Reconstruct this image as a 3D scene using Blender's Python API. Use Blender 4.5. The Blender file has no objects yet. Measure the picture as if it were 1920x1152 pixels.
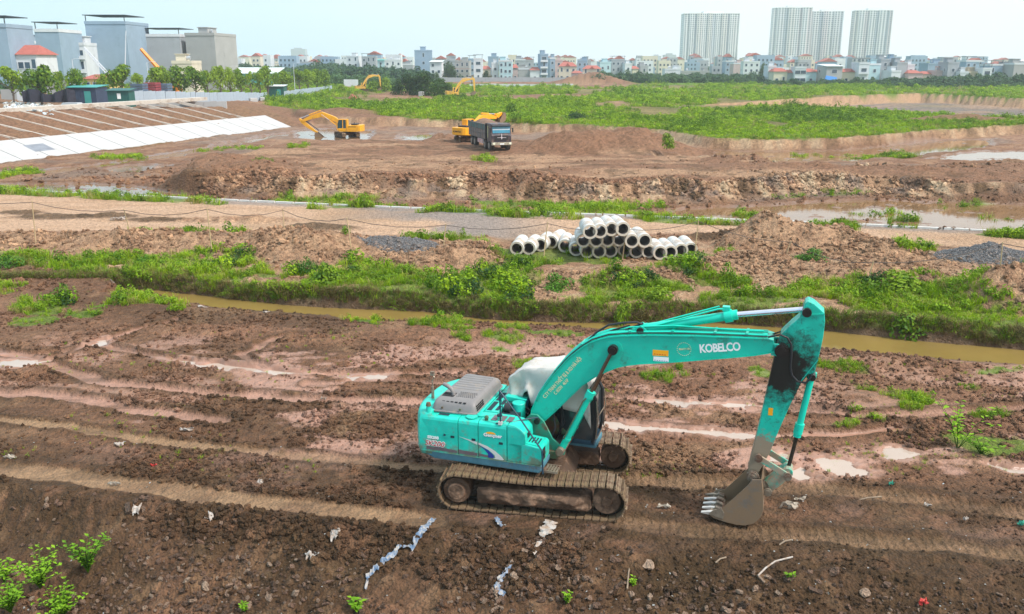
import bpy, math, random
import numpy as np
from mathutils import Vector, Matrix
R = math.radians
scene = bpy.context.scene
COL = scene.collection
random.seed(7)
RS = np.random.RandomState(11)

# ------------------------------------------------------------------ camera
CAM_H = 10.5
PITCH = 15.6
cam_d = bpy.data.cameras.new('camera'); cam = bpy.data.objects.new('camera', cam_d)
COL.objects.link(cam)
cam.location = (0, 0, CAM_H); cam.rotation_euler = (R(90 - PITCH), 0, 0)
cam_d.sensor_width = 36; cam_d.lens = 36 * 1640 / 1920
cam_d.clip_start = 0.2; cam_d.clip_end = 20000
scene.camera = cam

# ------------------------------------------------------------------ sky and sun
SUN_EL, SUN_AZ = 52, 118         # azimuth clockwise from +Y (straight ahead)
world = bpy.data.worlds.new('World'); scene.world = world; world.use_nodes = True
wt = world.node_tree; wn = wt.nodes; wn.clear()
def N(nt, t, **k):
    n = nt.nodes.new(t)
    for a, b in k.items(): setattr(n, a, b)
    return n
out = N(wt, 'ShaderNodeOutputWorld'); bg = N(wt, 'ShaderNodeBackground')
skyn = N(wt, 'ShaderNodeTexSky', sky_type='NISHITA', sun_disc=False, sun_elevation=R(SUN_EL), sun_rotation=R(SUN_AZ))
skyn.air_density = 1.2; skyn.dust_density = 2.5; skyn.ozone_density = 2.0
sc_ = N(wt, 'ShaderNodeVectorMath', operation='SCALE'); sc_.inputs['Scale'].default_value = 0.13
wt.links.new(skyn.outputs[0], sc_.inputs[0])
tc = N(wt, 'ShaderNodeTexCoord')
# thin overcast sheet: a little bluer on the side away from the sun, soft uneven cloud
dotn = N(wt, 'ShaderNodeVectorMath', operation='DOT_PRODUCT'); dotn.inputs[1].default_value = (1, 0.1, 0.25)
wt.links.new(tc.outputs['Generated'], dotn.inputs[0])
mr = N(wt, 'ShaderNodeMapRange'); mr.inputs[1].default_value = -0.65; mr.inputs[2].default_value = 0.35
wt.links.new(dotn.outputs['Value'], mr.inputs[0])
ns = N(wt, 'ShaderNodeTexNoise'); ns.inputs['Scale'].default_value = 2.2; ns.inputs['Detail'].default_value = 5
mp = N(wt, 'ShaderNodeMapping'); mp.inputs['Scale'].default_value = (1, 1, 3)
wt.links.new(tc.outputs['Generated'], mp.inputs[0]); wt.links.new(mp.outputs[0], ns.inputs['Vector'])
ad = N(wt, 'ShaderNodeMath', operation='MULTIPLY_ADD'); ad.inputs[1].default_value = 0.5; ad.inputs[2].default_value = -0.25
wt.links.new(ns.outputs['Fac'], ad.inputs[0])
ad2 = N(wt, 'ShaderNodeMath', operation='ADD', use_clamp=True)
wt.links.new(mr.outputs[0], ad2.inputs[0]); wt.links.new(ad.outputs[0], ad2.inputs[1])
cr = N(wt, 'ShaderNodeMix', data_type='RGBA')
cr.inputs['A'].default_value = (0.44, 0.80, 1.03, 1); cr.inputs['B'].default_value = (.98, 1.0, 1.02, 1)
wt.links.new(ad2.outputs[0], cr.inputs['Factor'])
mx = N(wt, 'ShaderNodeMix', data_type='RGBA'); mx.inputs['Factor'].default_value = 0.86
wt.links.new(sc_.outputs[0], mx.inputs['A']); wt.links.new(cr.outputs['Result'], mx.inputs['B'])
wt.links.new(mx.outputs['Result'], bg.inputs['Color']); bg.inputs['Strength'].default_value = 1.0
wt.links.new(bg.outputs[0], out.inputs['Surface'])

sun_d = bpy.data.lights.new('sun', 'SUN'); sun_d.energy = 3.6; sun_d.angle = R(7); sun_d.color = (1, .96, .9)
sun = bpy.data.objects.new('sun', sun_d); COL.objects.link(sun)
az, el = R(SUN_AZ), R(SUN_EL)
sun.rotation_euler = Vector((-math.sin(az) * math.cos(el), -math.cos(az) * math.cos(el), -math.sin(el))).to_track_quat('-Z', 'Y').to_euler()
scene.view_settings.view_transform = 'Standard'; scene.view_settings.look = 'None'
scene.view_settings.exposure = 0.36; scene.view_settings.gamma = 1
scene.render.engine = 'CYCLES'
scene.cycles.max_bounces = 6; scene.cycles.volume_bounces = 1; scene.cycles.transparent_max_bounces = 6
scene.cycles.diffuse_bounces = 3; scene.cycles.glossy_bounces = 3; scene.cycles.transmission_bounces = 3
scene.cycles.use_denoising = True

# ------------------------------------------------------------------ photo pixel -> place
F_ = 1640.; CP, SP = math.cos(R(PITCH)), math.sin(R(PITCH))
def ray(px, py):
    u = (px - 960) / F_; v = (576 - py) / F_
    return (u, CP + v * SP, -SP + v * CP)
def U(px, py, z=0.0):
    r = ray(px, py); t = (z - CAM_H) / r[2]
    return (r[0] * t, r[1] * t)
def UL(pts, z=0.0): return [U(a, b, z) for a, b in pts]
def PD(px, py, D):
    r = ray(px, py); t = D / r[1]
    return r[0] * t, CAM_H + r[2] * t

# ------------------------------------------------------------------ custom properties
def tag(o, label=None, cat=None, group=None, kind=None):
    if label: o['label'] = label
    if cat: o['category'] = cat
    if group: o['group'] = group
    if kind: o['kind'] = kind
    return o
def empty(name, loc=(0, 0, 0), rz=0., **k):
    o = bpy.data.objects.new(name, None); COL.objects.link(o)
    o.location = loc; o.rotation_euler = (0, 0, rz); o.empty_display_size = .3
    return tag(o, **k)
def link(name, me, parent=None, **k):
    o = bpy.data.objects.new(name, me); COL.objects.link(o)
    if parent is not None: o.parent = parent
    return tag(o, **k)
def copy_tree(o, parent=None):
    c = o.copy(); COL.objects.link(c)
    for k in ('label',):
        if parent is None and k in c: del c[k]
    c.parent = parent
    for ch in list(o.children): copy_tree(ch, c)
    return c

# ------------------------------------------------------------------ mesh builder
class MB:
    def __init__(s, M=None): s.v = []; s.f = []; s.mi = []; s.M = M
    def add(s, vs, fs, m=0, M=None):
        b = len(s.v)
        for p in vs:
            p = Vector(p)
            if M is not None: p = M @ p
            if s.M is not None: p = s.M @ p
            s.v.append(tuple(p))
        for f in fs: s.f.append([b + i for i in f]); s.mi.append(m)
        return s
    def box(s, x0, x1, y0, y1, z0, z1, m=0, M=None):
        vs = [(x, y, z) for z in (z0, z1) for x, y in ((x0, y0), (x1, y0), (x1, y1), (x0, y1))]
        return s.add(vs, [(3, 2, 1, 0), (4, 5, 6, 7), (0, 1, 5, 4), (1, 2, 6, 5), (2, 3, 7, 6), (3, 0, 4, 7)], m, M)
    def prism(s, pts, a0, a1, m=0, M=None, axis='y'):
        """outline in the XZ plane (or XY for axis z) pushed through a depth"""
        n = len(pts)
        ar = sum(pts[i][0] * pts[(i + 1) % n][1] - pts[(i + 1) % n][0] * pts[i][1] for i in range(n))
        if ar < 0: pts = pts[::-1]
        if axis == 'y':
            vs = [(p[0], a0, p[1]) for p in pts] + [(p[0], a1, p[1]) for p in pts]
            fs = [list(range(n)), list(range(2 * n - 1, n - 1, -1))] + [(i, i + n, (i + 1) % n + n, (i + 1) % n) for i in range(n)]
        elif axis == 'z':
            vs = [(p[0], p[1], a0) for p in pts] + [(p[0], p[1], a1) for p in pts]
            fs = [list(range(n - 1, -1, -1)), list(range(n, 2 * n))] + [(i, (i + 1) % n, (i + 1) % n + n, i + n) for i in range(n)]
        else:
            vs = [(a0, p[0], p[1]) for p in pts] + [(a1, p[0], p[1]) for p in pts]
            fs = [list(range(n - 1, -1, -1)), list(range(n, 2 * n))] + [(i, (i + 1) % n, (i + 1) % n + n, i + n) for i in range(n)]
        return s.add(vs, fs, m, M)
    def cyl(s, p0, p1, r0, r1=None, n=14, m=0, M=None, cap=True):
        r1 = r0 if r1 is None else r1
        a, b = Vector(p0), Vector(p1); d = (b - a).normalized()
        u = d.orthogonal().normalized(); w = d.cross(u)
        vs = []
        for c, r in ((a, r0), (b, r1)):
            for i in range(n):
                t = 2 * math.pi * i / n; vs.append(c + (u * math.cos(t) + w * math.sin(t)) * r)
        fs = [(i, (i + 1) % n, (i + 1) % n + n, i + n) for i in range(n)]
        if cap: fs += [list(range(n - 1, -1, -1)), list(range(n, 2 * n))]
        return s.add(vs, fs, m, M)
    def tube(s, path, r, n=6, m=0, M=None):
        P = [Vector(p) for p in path]; vs = []; u = None
        rr = r if isinstance(r, (list, tuple)) else [r] * len(P)
        for i, p in enumerate(P):
            d = (P[min(i + 1, len(P) - 1)] - P[max(i - 1, 0)]).normalized()
            if u is None: u = d.orthogonal().normalized()
            else: u = (u - d * u.dot(d)).normalized()
            w = d.cross(u)
            for k in range(n):
                t = 2 * math.pi * k / n; vs.append(p + (u * math.cos(t) + w * math.sin(t)) * rr[i])
        fs = []
        for i in range(len(P) - 1):
            for k in range(n): fs.append((i * n + k, i * n + (k + 1) % n, (i + 1) * n + (k + 1) % n, (i + 1) * n + k))
        fs += [list(range(n - 1, -1, -1)), [(len(P) - 1) * n + k for k in range(n)]]
        return s.add(vs, fs, m, M)
    def lathe(s, prof, n=16, m=0, M=None):
        vs = [(r * math.cos(2 * math.pi * k / n), r * math.sin(2 * math.pi * k / n), z) for r, z in prof for k in range(n)]
        fs = [(i * n + k, i * n + (k + 1) % n, (i + 1) * n + (k + 1) % n, (i + 1) * n + k) for i in range(len(prof) - 1) for k in range(n)]
        return s.add(vs, fs, m, M)
    def mesh(s, name, mats, smooth=None):
        me = bpy.data.meshes.new(name); me.from_pydata(s.v, [], s.f)
        for m in (mats if isinstance(mats, (list, tuple)) else [mats]): me.materials.append(m)
        if any(s.mi): me.polygons.foreach_set('material_index', s.mi)
        me.update()
        if smooth:
            me.polygons.foreach_set('use_smooth', [True] * len(me.polygons)); me.set_sharp_from_angle(angle=R(smooth))
        return me
    def build(s, name, mats, parent=None, bevel=0, smooth=None, seg=2, **k):
        o = link(name, s.mesh(name, mats, smooth), parent, **k)
        if bevel:
            b = o.modifiers.new('bevel', 'BEVEL'); b.width = bevel; b.segments = seg; b.limit_method = 'ANGLE'; b.angle_limit = R(32)
            b.harden_normals = False
        return o

# ------------------------------------------------------------------ materials
MATS = {}
def mat(name, col, rough=.7, var=.25, scale=6., metal=0., bump=0., bscale=30., dirt=None, dirt_amt=.5, dscale=1.5, spec=.5, detail=6, zdirt=None, scuff=None):
    """plain painted / mineral surface: two scales of colour variation, optional patches of dirt, fine relief"""
    if name in MATS: return MATS[name]
    m = bpy.data.materials.new(name); m.use_nodes = True; nt = m.node_tree; nt.nodes.clear(); L = nt.links.new
    o = N(nt, 'ShaderNodeOutputMaterial'); b = N(nt, 'ShaderNodeBsdfPrincipled'); L(b.outputs[0], o.inputs[0])
    b.inputs['Roughness'].default_value = rough; b.inputs['Metallic'].default_value = metal; b.inputs['Specular IOR Level'].default_value = spec
    t = N(nt, 'ShaderNodeTexCoord'); n1 = N(nt, 'ShaderNodeTexNoise'); n1.inputs['Scale'].default_value = scale; n1.inputs['Detail'].default_value = detail
    n1.inputs['Roughness'].default_value = .65
    L(t.outputs['Object'], n1.inputs['Vector'])
    r = N(nt, 'ShaderNodeMapRange'); r.inputs[1].default_value = .25; r.inputs[2].default_value = .75; r.inputs[3].default_value = 1 - var; r.inputs[4].default_value = 1 + var
    L(n1.outputs['Fac'], r.inputs[0])
    s = N(nt, 'ShaderNodeVectorMath', operation='SCALE'); s.inputs[0].default_value = col; L(r.outputs[0], s.inputs['Scale'])
    last = s.outputs[0]
    if dirt is not None:
        n2 = N(nt, 'ShaderNodeTexNoise'); n2.inputs['Scale'].default_value = dscale; n2.inputs['Detail'].default_value = 9; n2.inputs['Roughness'].default_value = .72
        L(t.outputs['Object'], n2.inputs['Vector'])
        fac = n2.outputs['Fac']
        if zdirt:   # mud thrown up from below: thicker towards the thing's foot
            sx = N(nt, 'ShaderNodeSeparateXYZ'); L(t.outputs['Object'], sx.inputs[0])
            q = N(nt, 'ShaderNodeMapRange'); q.inputs[1].default_value = zdirt[0]; q.inputs[2].default_value = zdirt[1]; q.inputs[3].default_value = .28; q.inputs[4].default_value = 0
            L(sx.outputs['Z'], q.inputs[0]); a = N(nt, 'ShaderNodeMath', operation='ADD'); L(fac, a.inputs[0]); L(q.outputs[0], a.inputs[1]); fac = a.outputs[0]
        q = N(nt, 'ShaderNodeMapRange'); q.inputs[1].default_value = 1 - dirt_amt - .06; q.inputs[2].default_value = 1 - dirt_amt + .1; L(fac, q.inputs[0])
        x = N(nt, 'ShaderNodeMix', data_type='RGBA'); L(q.outputs[0], x.inputs['Factor']); L(last, x.inputs['A']); x.inputs['B'].default_value = (*dirt, 1)
        last = x.outputs['Result']
        q2 = N(nt, 'ShaderNodeMapRange'); q2.inputs[3].default_value = rough; q2.inputs[4].default_value = .9; L(q.outputs[0], q2.inputs[0]); L(q2.outputs[0], b.inputs['Roughness'])
    if scuff is not None:
        n4 = N(nt, 'ShaderNodeTexNoise'); n4.inputs['Scale'].default_value = 11; n4.inputs['Detail'].default_value = 10; n4.inputs['Roughness'].default_value = .8; L(t.outputs['Object'], n4.inputs['Vector'])
        q = N(nt, 'ShaderNodeMapRange'); q.inputs[1].default_value = .55; q.inputs[2].default_value = .68; q.inputs[4].default_value = scuff[3]; L(n4.outputs['Fac'], q.inputs[0])
        x = N(nt, 'ShaderNodeMix', data_type='RGBA'); L(q.outputs[0], x.inputs['Factor']); L(last, x.inputs['A']); x.inputs['B'].default_value = (*scuff[:3], 1); last = x.outputs['Result']
    L(last, b.inputs['Base Color'])
    if bump:
        n3 = N(nt, 'ShaderNodeTexNoise'); n3.inputs['Scale'].default_value = bscale; n3.inputs['Detail'].default_value = 6
        L(t.outputs['Object'], n3.inputs['Vector']); bp = N(nt, 'ShaderNodeBump'); bp.inputs['Strength'].default_value = 1; bp.inputs['Distance'].default_value = bump
        L(n3.outputs['Fac'], bp.inputs['Height']); L(bp.outputs[0], b.inputs['Normal'])
    MATS[name] = m; return m
def leaf_mat(name, c1, c2, trans=.25, attr='tint', inst=True):
    """foliage: colour picked per plant (tint) and per leaf (lv), some light through the leaf"""
    if name in MATS: return MATS[name]
    m = bpy.data.materials.new(name); m.use_nodes = True; nt = m.node_tree; nt.nodes.clear(); L = nt.links.new
    o = N(nt, 'ShaderNodeOutputMaterial'); b = N(nt, 'ShaderNodeBsdfPrincipled'); tr = N(nt, 'ShaderNodeBsdfTranslucent'); ms = N(nt, 'ShaderNodeMixShader')
    b.inputs['Roughness'].default_value = .6; b.inputs['Specular IOR Level'].default_value = .25
    ms.inputs[0].default_value = trans; L(b.outputs[0], ms.inputs[1]); L(tr.outputs[0], ms.inputs[2]); L(ms.outputs[0], o.inputs[0])
    if inst: a = N(nt, 'ShaderNodeAttribute', attribute_name=attr, attribute_type='INSTANCER'); fo = a.outputs['Fac']
    else: a = N(nt, 'ShaderNodeObjectInfo'); fo = a.outputs['Random']
    lv = N(nt, 'ShaderNodeAttribute', attribute_name='lv')
    am = N(nt, 'ShaderNodeMath', operation='MULTIPLY_ADD', use_clamp=True); am.inputs[1].default_value = .6; L(fo, am.inputs[0])
    am2 = N(nt, 'ShaderNodeMath', operation='MULTIPLY_ADD'); am2.inputs[1].default_value = .6; am2.inputs[2].default_value = -.1; L(lv.outputs['Fac'], am2.inputs[0]); L(am2.outputs[0], am.inputs[2])
    x = N(nt, 'ShaderNodeMix', data_type='RGBA'); L(am.outputs[0], x.inputs['Factor']); x.inputs['A'].default_value = (*c1, 1); x.inputs['B'].default_value = (*c2, 1)
    L(x.outputs['Result'], b.inputs['Base Color']); L(x.outputs['Result'], tr.inputs['Color'])
    MATS[name] = m; return m
def glass_mat(name, col=(.03, .05, .07), rough=.08):
    return mat(name, col, rough, .3, 1.5, spec=.8)

# ------------------------------------------------------------------ noise
def _h(ix, iy, seed):
    n = (ix.astype(np.int64) * 374761393 + iy.astype(np.int64) * 668265263 + seed * 974634777) & 0xffffffff
    n = ((n ^ (n >> 13)) * 1274126177) & 0xffffffff
    n = (n ^ (n >> 16)) & 0xffffffff
    return n / 4294967295.0
def vn(x, y, seed=0):
    ix = np.floor(x); iy = np.floor(y); fx = x - ix; fy = y - iy
    a = _h(ix, iy, seed); b = _h(ix + 1, iy, seed); c = _h(ix, iy + 1, seed); d = _h(ix + 1, iy + 1, seed)
    u = fx * fx * fx * (fx * (fx * 6 - 15) + 10); v = fy * fy * fy * (fy * (fy * 6 - 15) + 10)
    return (a + (b - a) * u) * (1 - v) + (c + (d - c) * u) * v
def fbm(x, y, s, octs=4, seed=0, gain=.5):
    """0..1, s = metres of the largest lump"""
    t = 0; a = 1; w = 0; ca, sa = .8, .6
    x = x / s; y = y / s
    for i in range(octs):
        t = t + a * vn(x, y, seed + i * 17); w += a; a *= gain
        x, y = (x * ca - y * sa) * 2.03 + 3.1, (x * sa + y * ca) * 2.03 + 7.7
    return t / w
def sstep(a, b, x):
    t = np.clip((x - a) / (b - a), 0, 1); return t * t * (3 - 2 * t)
def line_d(x, y, pts):
    """distance to a polyline (and how far along it, 0..1)"""
    best = np.full(x.shape, 1e9); al = np.zeros(x.shape); n = len(pts) - 1
    for i in range(n):
        ax, ay = pts[i][:2]; bx, by = pts[i + 1][:2]; dx, dy = bx - ax, by - ay
        t = np.clip(((x - ax) * dx + (y - ay) * dy) / (dx * dx + dy * dy + 1e-9), 0, 1)
        d = np.hypot(x - ax - t * dx, y - ay - t * dy); m = d < best
        best = np.where(m, d, best); al = np.where(m, (i + t) / n, al)
    return best, al
def poly_d(x, y, pts):
    """signed distance to a closed outline, negative inside"""
    n = len(pts); d, _ = line_d(x, y, list(pts) + [pts[0]])
    ins = np.zeros(x.shape, bool); j = n - 1
    for i in range(n):
        xi, yi = pts[i][:2]; xj, yj = pts[j][:2]
        if yi != yj:
            ins ^= ((yi > y) != (yj > y)) & (x < (xj - xi) * (y - yi) / (yj - yi) + xi)
        j = i
    return np.where(ins, -d, d)
def near(x, y, pts, pad):
    xs = [p[0] for p in pts]; ys = [p[1] for p in pts]
    return (x > min(xs) - pad) & (x < max(xs) + pad) & (y > min(ys) - pad) & (y < max(ys) + pad)
def lerp(a, b, t): return a + (b - a) * t
# ------------------------------------------------------------------ lie of the land
def px_line(pts, z=0.0): return UL(pts, z)
KERB = px_line([(-500, 340), (0, 357), (380, 375), (770, 392), (1130, 405), (1530, 420), (1920, 438), (2500, 470)])
ROAD = KERB + px_line([(2500, 512), (1920, 474), (1640, 452), (1480, 440), (1300, 436), (950, 446), (700, 442), (480, 436), (250, 432), (0, 436), (-500, 430)])
CANAL_FAR = px_line([(1920, 657), (2400, 700)][::-1] + [(1740, 640), (1560, 622), (1350, 608), (1150, 608), (1000, 603), (880, 598), (790, 586), (640, 578), (480, 568), (310, 548), (225, 542)], -.5)
CANAL_NEAR = px_line([(225, 546), (310, 556), (380, 574), (480, 584), (600, 592), (640, 597), (700, 601), (800, 598), (880, 603), (1000, 609), (1150, 618), (1350, 634), (1540, 652), (1740, 669), (1920, 685), (2400, 728)], -.5)
CANAL = CANAL_NEAR + CANAL_FAR
NEAR_EDGE = px_line([(-700, 850), (0, 915), (400, 958), (640, 990), (860, 1015), (1100, 1028), (1300, 1045), (1600, 1066), (1920, 1092), (2600, 1150)])
REV_A, REV_B = Vector(U(0, 308, -1.1)), Vector(U(560, 238, -1.1))
REV_DIR = (REV_B - REV_A).normalized(); REV_N = Vector((-REV_DIR.y, REV_DIR.x))
BASIN = [tuple(k) for k in KERB] + [U(2500, 250, -1.2), U(2200, 243, -1.2), U(1920, 252, -1.2), U(1760, 262, -1.2), U(1690, 270, -1.2), U(1570, 281, -1.2), U(1430, 283, -1.2), U(1335, 281, -1.2),
         U(1230, 262, -1.2), U(1100, 252, -1.2), U(1000, 250, -1.2), U(940, 246, -1.2), U(850, 240, -1.2), U(760, 238, -1.2), U(680, 236, -1.2), U(600, 232, -1.2), tuple(REV_B),
         tuple(REV_A), tuple(REV_A - REV_DIR * 60)]
PLATEAU = px_line([(355, 340), (430, 333), (520, 331), (540, 336), (640, 334), (760, 338), (900, 334), (1040, 340), (1160, 344), (1240, 338), (1330, 346), (1420, 338), (1530, 330), (1660, 334), (1780, 340), (1920, 346), (2500, 366),
                   (2500, 318), (1920, 305), (1790, 312), (1640, 308), (1520, 312), (1400, 304), (1330, 292), (1240, 290), (1180, 262), (1040, 258), (960, 262), (860, 262), (760, 264), (690, 262), (560, 266), (500, 280), (420, 294), (370, 316)], .2)
PIPE_PAD = px_line([(935, 500), (1340, 505), (1340, 436), (935, 436)])
PIT = px_line([(1340, 203), (1480, 192), (1600, 184), (1740, 180), (1920, 190), (2400, 205), (2400, 262), (1990, 232), (1900, 232), (1790, 224), (1640, 214), (1540, 207), (1440, 204)], -.4)
POOLS = [  # outline in the photograph on the water's level, water level
    [(-300, 338), (0, 346), (150, 345), (260, 352), (330, 362), (420, 372), (520, 381), (560, 392), (400, 386), (250, 377), (0, 366), (-300, 356)],
    [(190, 318), (240, 310), (330, 311), (318, 322), (250, 328), (200, 326)],
    [(-200, 330), (100, 318), (250, 300), (350, 283), (430, 268), (500, 256), (560, 248), (560, 252), (500, 262), (420, 278), (330, 294), (250, 306), (100, 328), (-200, 345)],
    [(556, 262), (560, 246), (620, 242), (700, 246), (690, 262), (620, 264)],
    [(745, 262), (752, 254), (805, 252), (850, 256), (870, 264), (800, 268)],
    [(1170, 410), (1240, 396), (1350, 390), (1450, 385), (1600, 376), (1700, 378), (1920, 385), (2400, 400), (2400, 480), (1920, 470), (1500, 450), (1380, 432)],
    [(1335, 300), (1340, 284), (1430, 286), (1570, 284), (1690, 273), (1760, 265), (1860, 262), (1850, 276), (1780, 286), (1700, 296), (1600, 302), (1450, 304)],
    [(1745, 300), (1790, 290), (1850, 284), (2300, 290), (2300, 310), (1990, 306), (1840, 304)],
]
POOLS = [px_line(p, -1.25) for p in POOLS]
RUTS = [  # centre line in the photograph, half width m, depth m, wetness
    ([(-200, 765), (0, 790), (180, 812), (350, 834), (600, 858), (820, 878)], .26, .05, .45, 1),
    ([(-200, 852), (0, 876), (200, 902), (400, 930), (620, 955), (820, 975)], .42, .05, .45, 1),
    ([(-200, 690), (0, 668), (90, 680), (200, 720), (400, 741), (600, 748), (800, 752)], .34, .10, .7, 0),
    ([(-100, 648), (60, 668), (190, 645), (260, 662), (330, 676), (430, 688), (520, 697), (620, 700), (760, 700), (900, 690)], .26, .13, .9, 0),
    ([(100, 672), (190, 640), (250, 622), (330, 600)], .22, .08, .6, 0),
    ([(520, 700), (450, 668), (490, 650), (560, 630)], .25, .08, .6, 0),
    ([(1120, 742), (1210, 748), (1300, 756), (1410, 758), (1560, 765)], .2, .12, .9, 0),
    ([(1120, 790), (1200, 797), (1300, 806), (1420, 815), (1560, 812), (1700, 800)], .3, .15, 1., 0),
    ([(1170, 900), (1400, 905), (1600, 925), (1750, 938), (1920, 965), (2200, 1010)], .42, .06, .3, 2),
    ([(1170, 985), (1400, 1000), (1700, 1015), (1920, 1040), (2200, 1090)], .36, .05, .3, 2),
    ([(1500, 770), (1650, 778), (1920, 760), (2200, 740)], .3, .08, .3, 0),
    ([(-200, 740), (80, 740), (240, 770), (420, 790)], .35, .08, .6, 0),
    ([(580, 720), (700, 712), (860, 716)], .25, .06, .4, 0),
]
RUTS = [(px_line(p), w, d, q, k) for p, w, d, q, k in RUTS]
PUDDLES = [
    [(380, 678), (430, 684), (500, 692), (575, 699), (560, 704), (480, 699), (400, 690), (330, 680), (290, 672)],
    [(1225, 747), (1300, 752), (1395, 756), (1400, 762), (1320, 760), (1230, 753)],
    [(1120, 787), (1180, 792), (1260, 799), (1340, 806), (1425, 812), (1415, 821), (1330, 815), (1240, 808), (1150, 800), (1120, 797)],
    [(1538, 858), (1570, 855), (1600, 868), (1632, 876), (1625, 888), (1580, 886), (1550, 878), (1536, 868)],
    [(1440, 848), (1480, 846), (1494, 856), (1470, 864), (1440, 860)],
    [(1480, 884), (1500, 880), (1536, 892), (1510, 898), (1484, 895)],
    [(1650, 835), (1690, 838), (1720, 850), (1690, 858), (1660, 850)],
    [(1850, 870), (1920, 876), (1990, 882), (1990, 892), (1900, 888)],
    [(0, 676), (40, 670), (80, 676), (60, 684), (20, 686), (-40, 685)],
    [(168, 643), (196, 636), (204, 640), (172, 648)],
    [(640, 706), (720, 700), (730, 706), (660, 712)],
    [(1250, 640), (1300, 636), (1310, 642), (1260, 646)],
]
PUDDLES = [px_line(p) for p in PUDDLES]
MOUNDS = [  # centre in the photograph, radius across, radius deep (m), height (m), colour: c clay, m mud, g gravel, d dark
    (60, 462, 5, 2.6, .75, 'c'), (210, 468, 4, 2.4, .8, 'c'), (330, 466, 3.5, 2.2, .7, 'c'), (450, 470, 3.6, 2.4, .75, 'c'), (560, 478, 3.4, 3.0, 1.15, 'c'), (650, 478, 3, 2.4, .6, 'c'),
    (745, 470, 2.4, 2, .5, 'g'), (820, 505, 3.0, 2.0, .75, 'c'), (905, 498, 2.6, 2, .7, 'c'), (1000, 530, 2.6, 1.3, .25, 'c'), (1100, 534, 2.6, 1.3, .3, 'c'), (1200, 538, 2.6, 1.4, .4, 'c'), (1300, 522, 3.0, 1.8, .55, 'c'),
    (1390, 505, 3.2, 2.2, .6, 'c'), (1425, 458, 2.6, 2.6, 1.5, 'c'), (1510, 466, 2.8, 2.6, .85, 'c'), (1590, 466, 2.8, 2.6, .95, 'c'), (1660, 480, 2.2, 2.0, .5, 'c'), (1490, 520, 2.6, 2.0, .6, 'c'), (1580, 540, 2.6, 2.0, .75, 'c'),
    (1660, 515, 2.6, 2, .7, 'c'), (1850, 492, 2.8, 2.0, .8, 'g'), (1720, 545, 2.4, 2, .5, 'c'), (1870, 575, 3.2, 2.0, 1.15, 'c'), (1990, 585, 4, 2.4, 1.2, 'c'),
    (1330, 445, 1.8, 1.2, .4, 'd'), (600, 428, 3.0, 1.2, .35, 'd'), (100, 408, 3.4, 1.2, .25, 'd'), (440, 414, 5, 1.2, .3, 'c'), (200, 406, 2.5, 1., .22, 'd'), (290, 412, 2.5, 1., .2, 'd'), (40, 400, 2, 1, .2, 'd'),
    (110, 332, 6, 2.2, .4, 'm'), (330, 336, 5, 3, .9, 'd'), (420, 318, 8, 7, 1.2, 'm'), (490, 330, 6, 4, .9, 'm'), (300, 300, 7, 4, .5, 'm'), (160, 345, 6, 3, .4, 'm'),
    (830, 258, 4.5, 4, 1.6, 'm'), (1150, 280, 12, 7, 2.2, 'm'), (1235, 272, 9, 7, 1.7, 'm'), (1060, 284, 6, 5, 1.1, 'm'), (1420, 300, 6, 4, 1.0, 'm'), (1860, 300, 9, 4, 1.0, 'm'), (1490, 322, 10, 3, .5, 'm'), (1700, 326, 10, 4, .5, 'm'),
    (1110, 158, 22, 14, 6., 'm'), (905, 152, 16, 10, 4.5, 'm'), (640, 215, 9, 6, 1.0, 'm'), (610, 152, 20, 10, 2.2, 'd'),
    (120, 205, 9, 5, .8, 'm'), (240, 205, 9, 5, .7, 'm'), (1800, 232, 14, 5, 1.2, 'm'), (980, 340, 5, 3, .4, 'm'), (860, 330, 4, 3, .7, 'c'), (750, 336, 5, 3, .4, 'm'),
    (1600, 742, 1.2, .8, .12, 'm'), (340, 622, 3.5, .8, .12, 'm'), (560, 640, 3, .9, .15, 'm'), (460, 626, 3, .8, .12, 'm'), (70, 700, 1.2, .5, .22, 'm'), (1650, 680, 4, 1, .2, 'm'), (1330, 655, 5, .8, .2, 'm'), (900, 625, 5, .8, .15, 'm'),
]
MOUNDS = [(U(a, b), rx, ry, h, k) for a, b, rx, ry, h, k in MOUNDS]
# green patches in the photograph: (x, y, half width px, half height px, strength)
GREEN = [(740, 606, 60, 6, .9), (930, 614, 80, 6, .8), (1040, 622, 60, 6, .8), (1680, 676, 60, 6, .7), (950, 640, 60, 22, .7), (900, 628, 60, 10, .7), (250, 560, 150, 18, .95), (120, 570, 110, 22, .85), (60, 600, 60, 14, .6), (30, 545, 60, 12, .7), (205, 548, 60, 10, .9), (150, 590, 60, 8, .6), (1000, 680, 60, 12, .5),
         (1250, 700, 60, 14, .4), (1300, 690, 70, 10, .5), (1445, 702, 40, 10, .7), (1640, 690, 120, 16, .45), (1760, 680, 120, 14, .6), (1850, 690, 100, 14, .6), (1640, 740, 50, 14, .7), (1700, 745, 60, 14, .5), (1560, 690, 40, 8, .6),
         (1620, 780, 40, 12, .7), (1700, 760, 30, 10, .7), (1865, 770, 50, 10, .6), (1830, 830, 90, 26, .7), (1900, 830, 60, 20, .6), (1580, 800, 50, 10, .3), (1780, 720, 60, 10, .4), (680, 588, 40, 8, .8), (820, 600, 70, 10, .8), (860, 612, 60, 8, .7),
         (110, 650, 30, 6, .3), (1560, 770, 40, 8, .4), (700, 650, 60, 20, .25), (1200, 660, 60, 14, .3), (330, 590, 60, 10, .3), (1100, 642, 50, 8, .4)]
GREEN = [(U(a, b), (U(a + w, b)[0] - U(a - w, b)[0]) / 2, (U(a, b - h)[1] - U(a, b + h)[1]) / 2, s) for a, b, w, h, s in GREEN]
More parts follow.
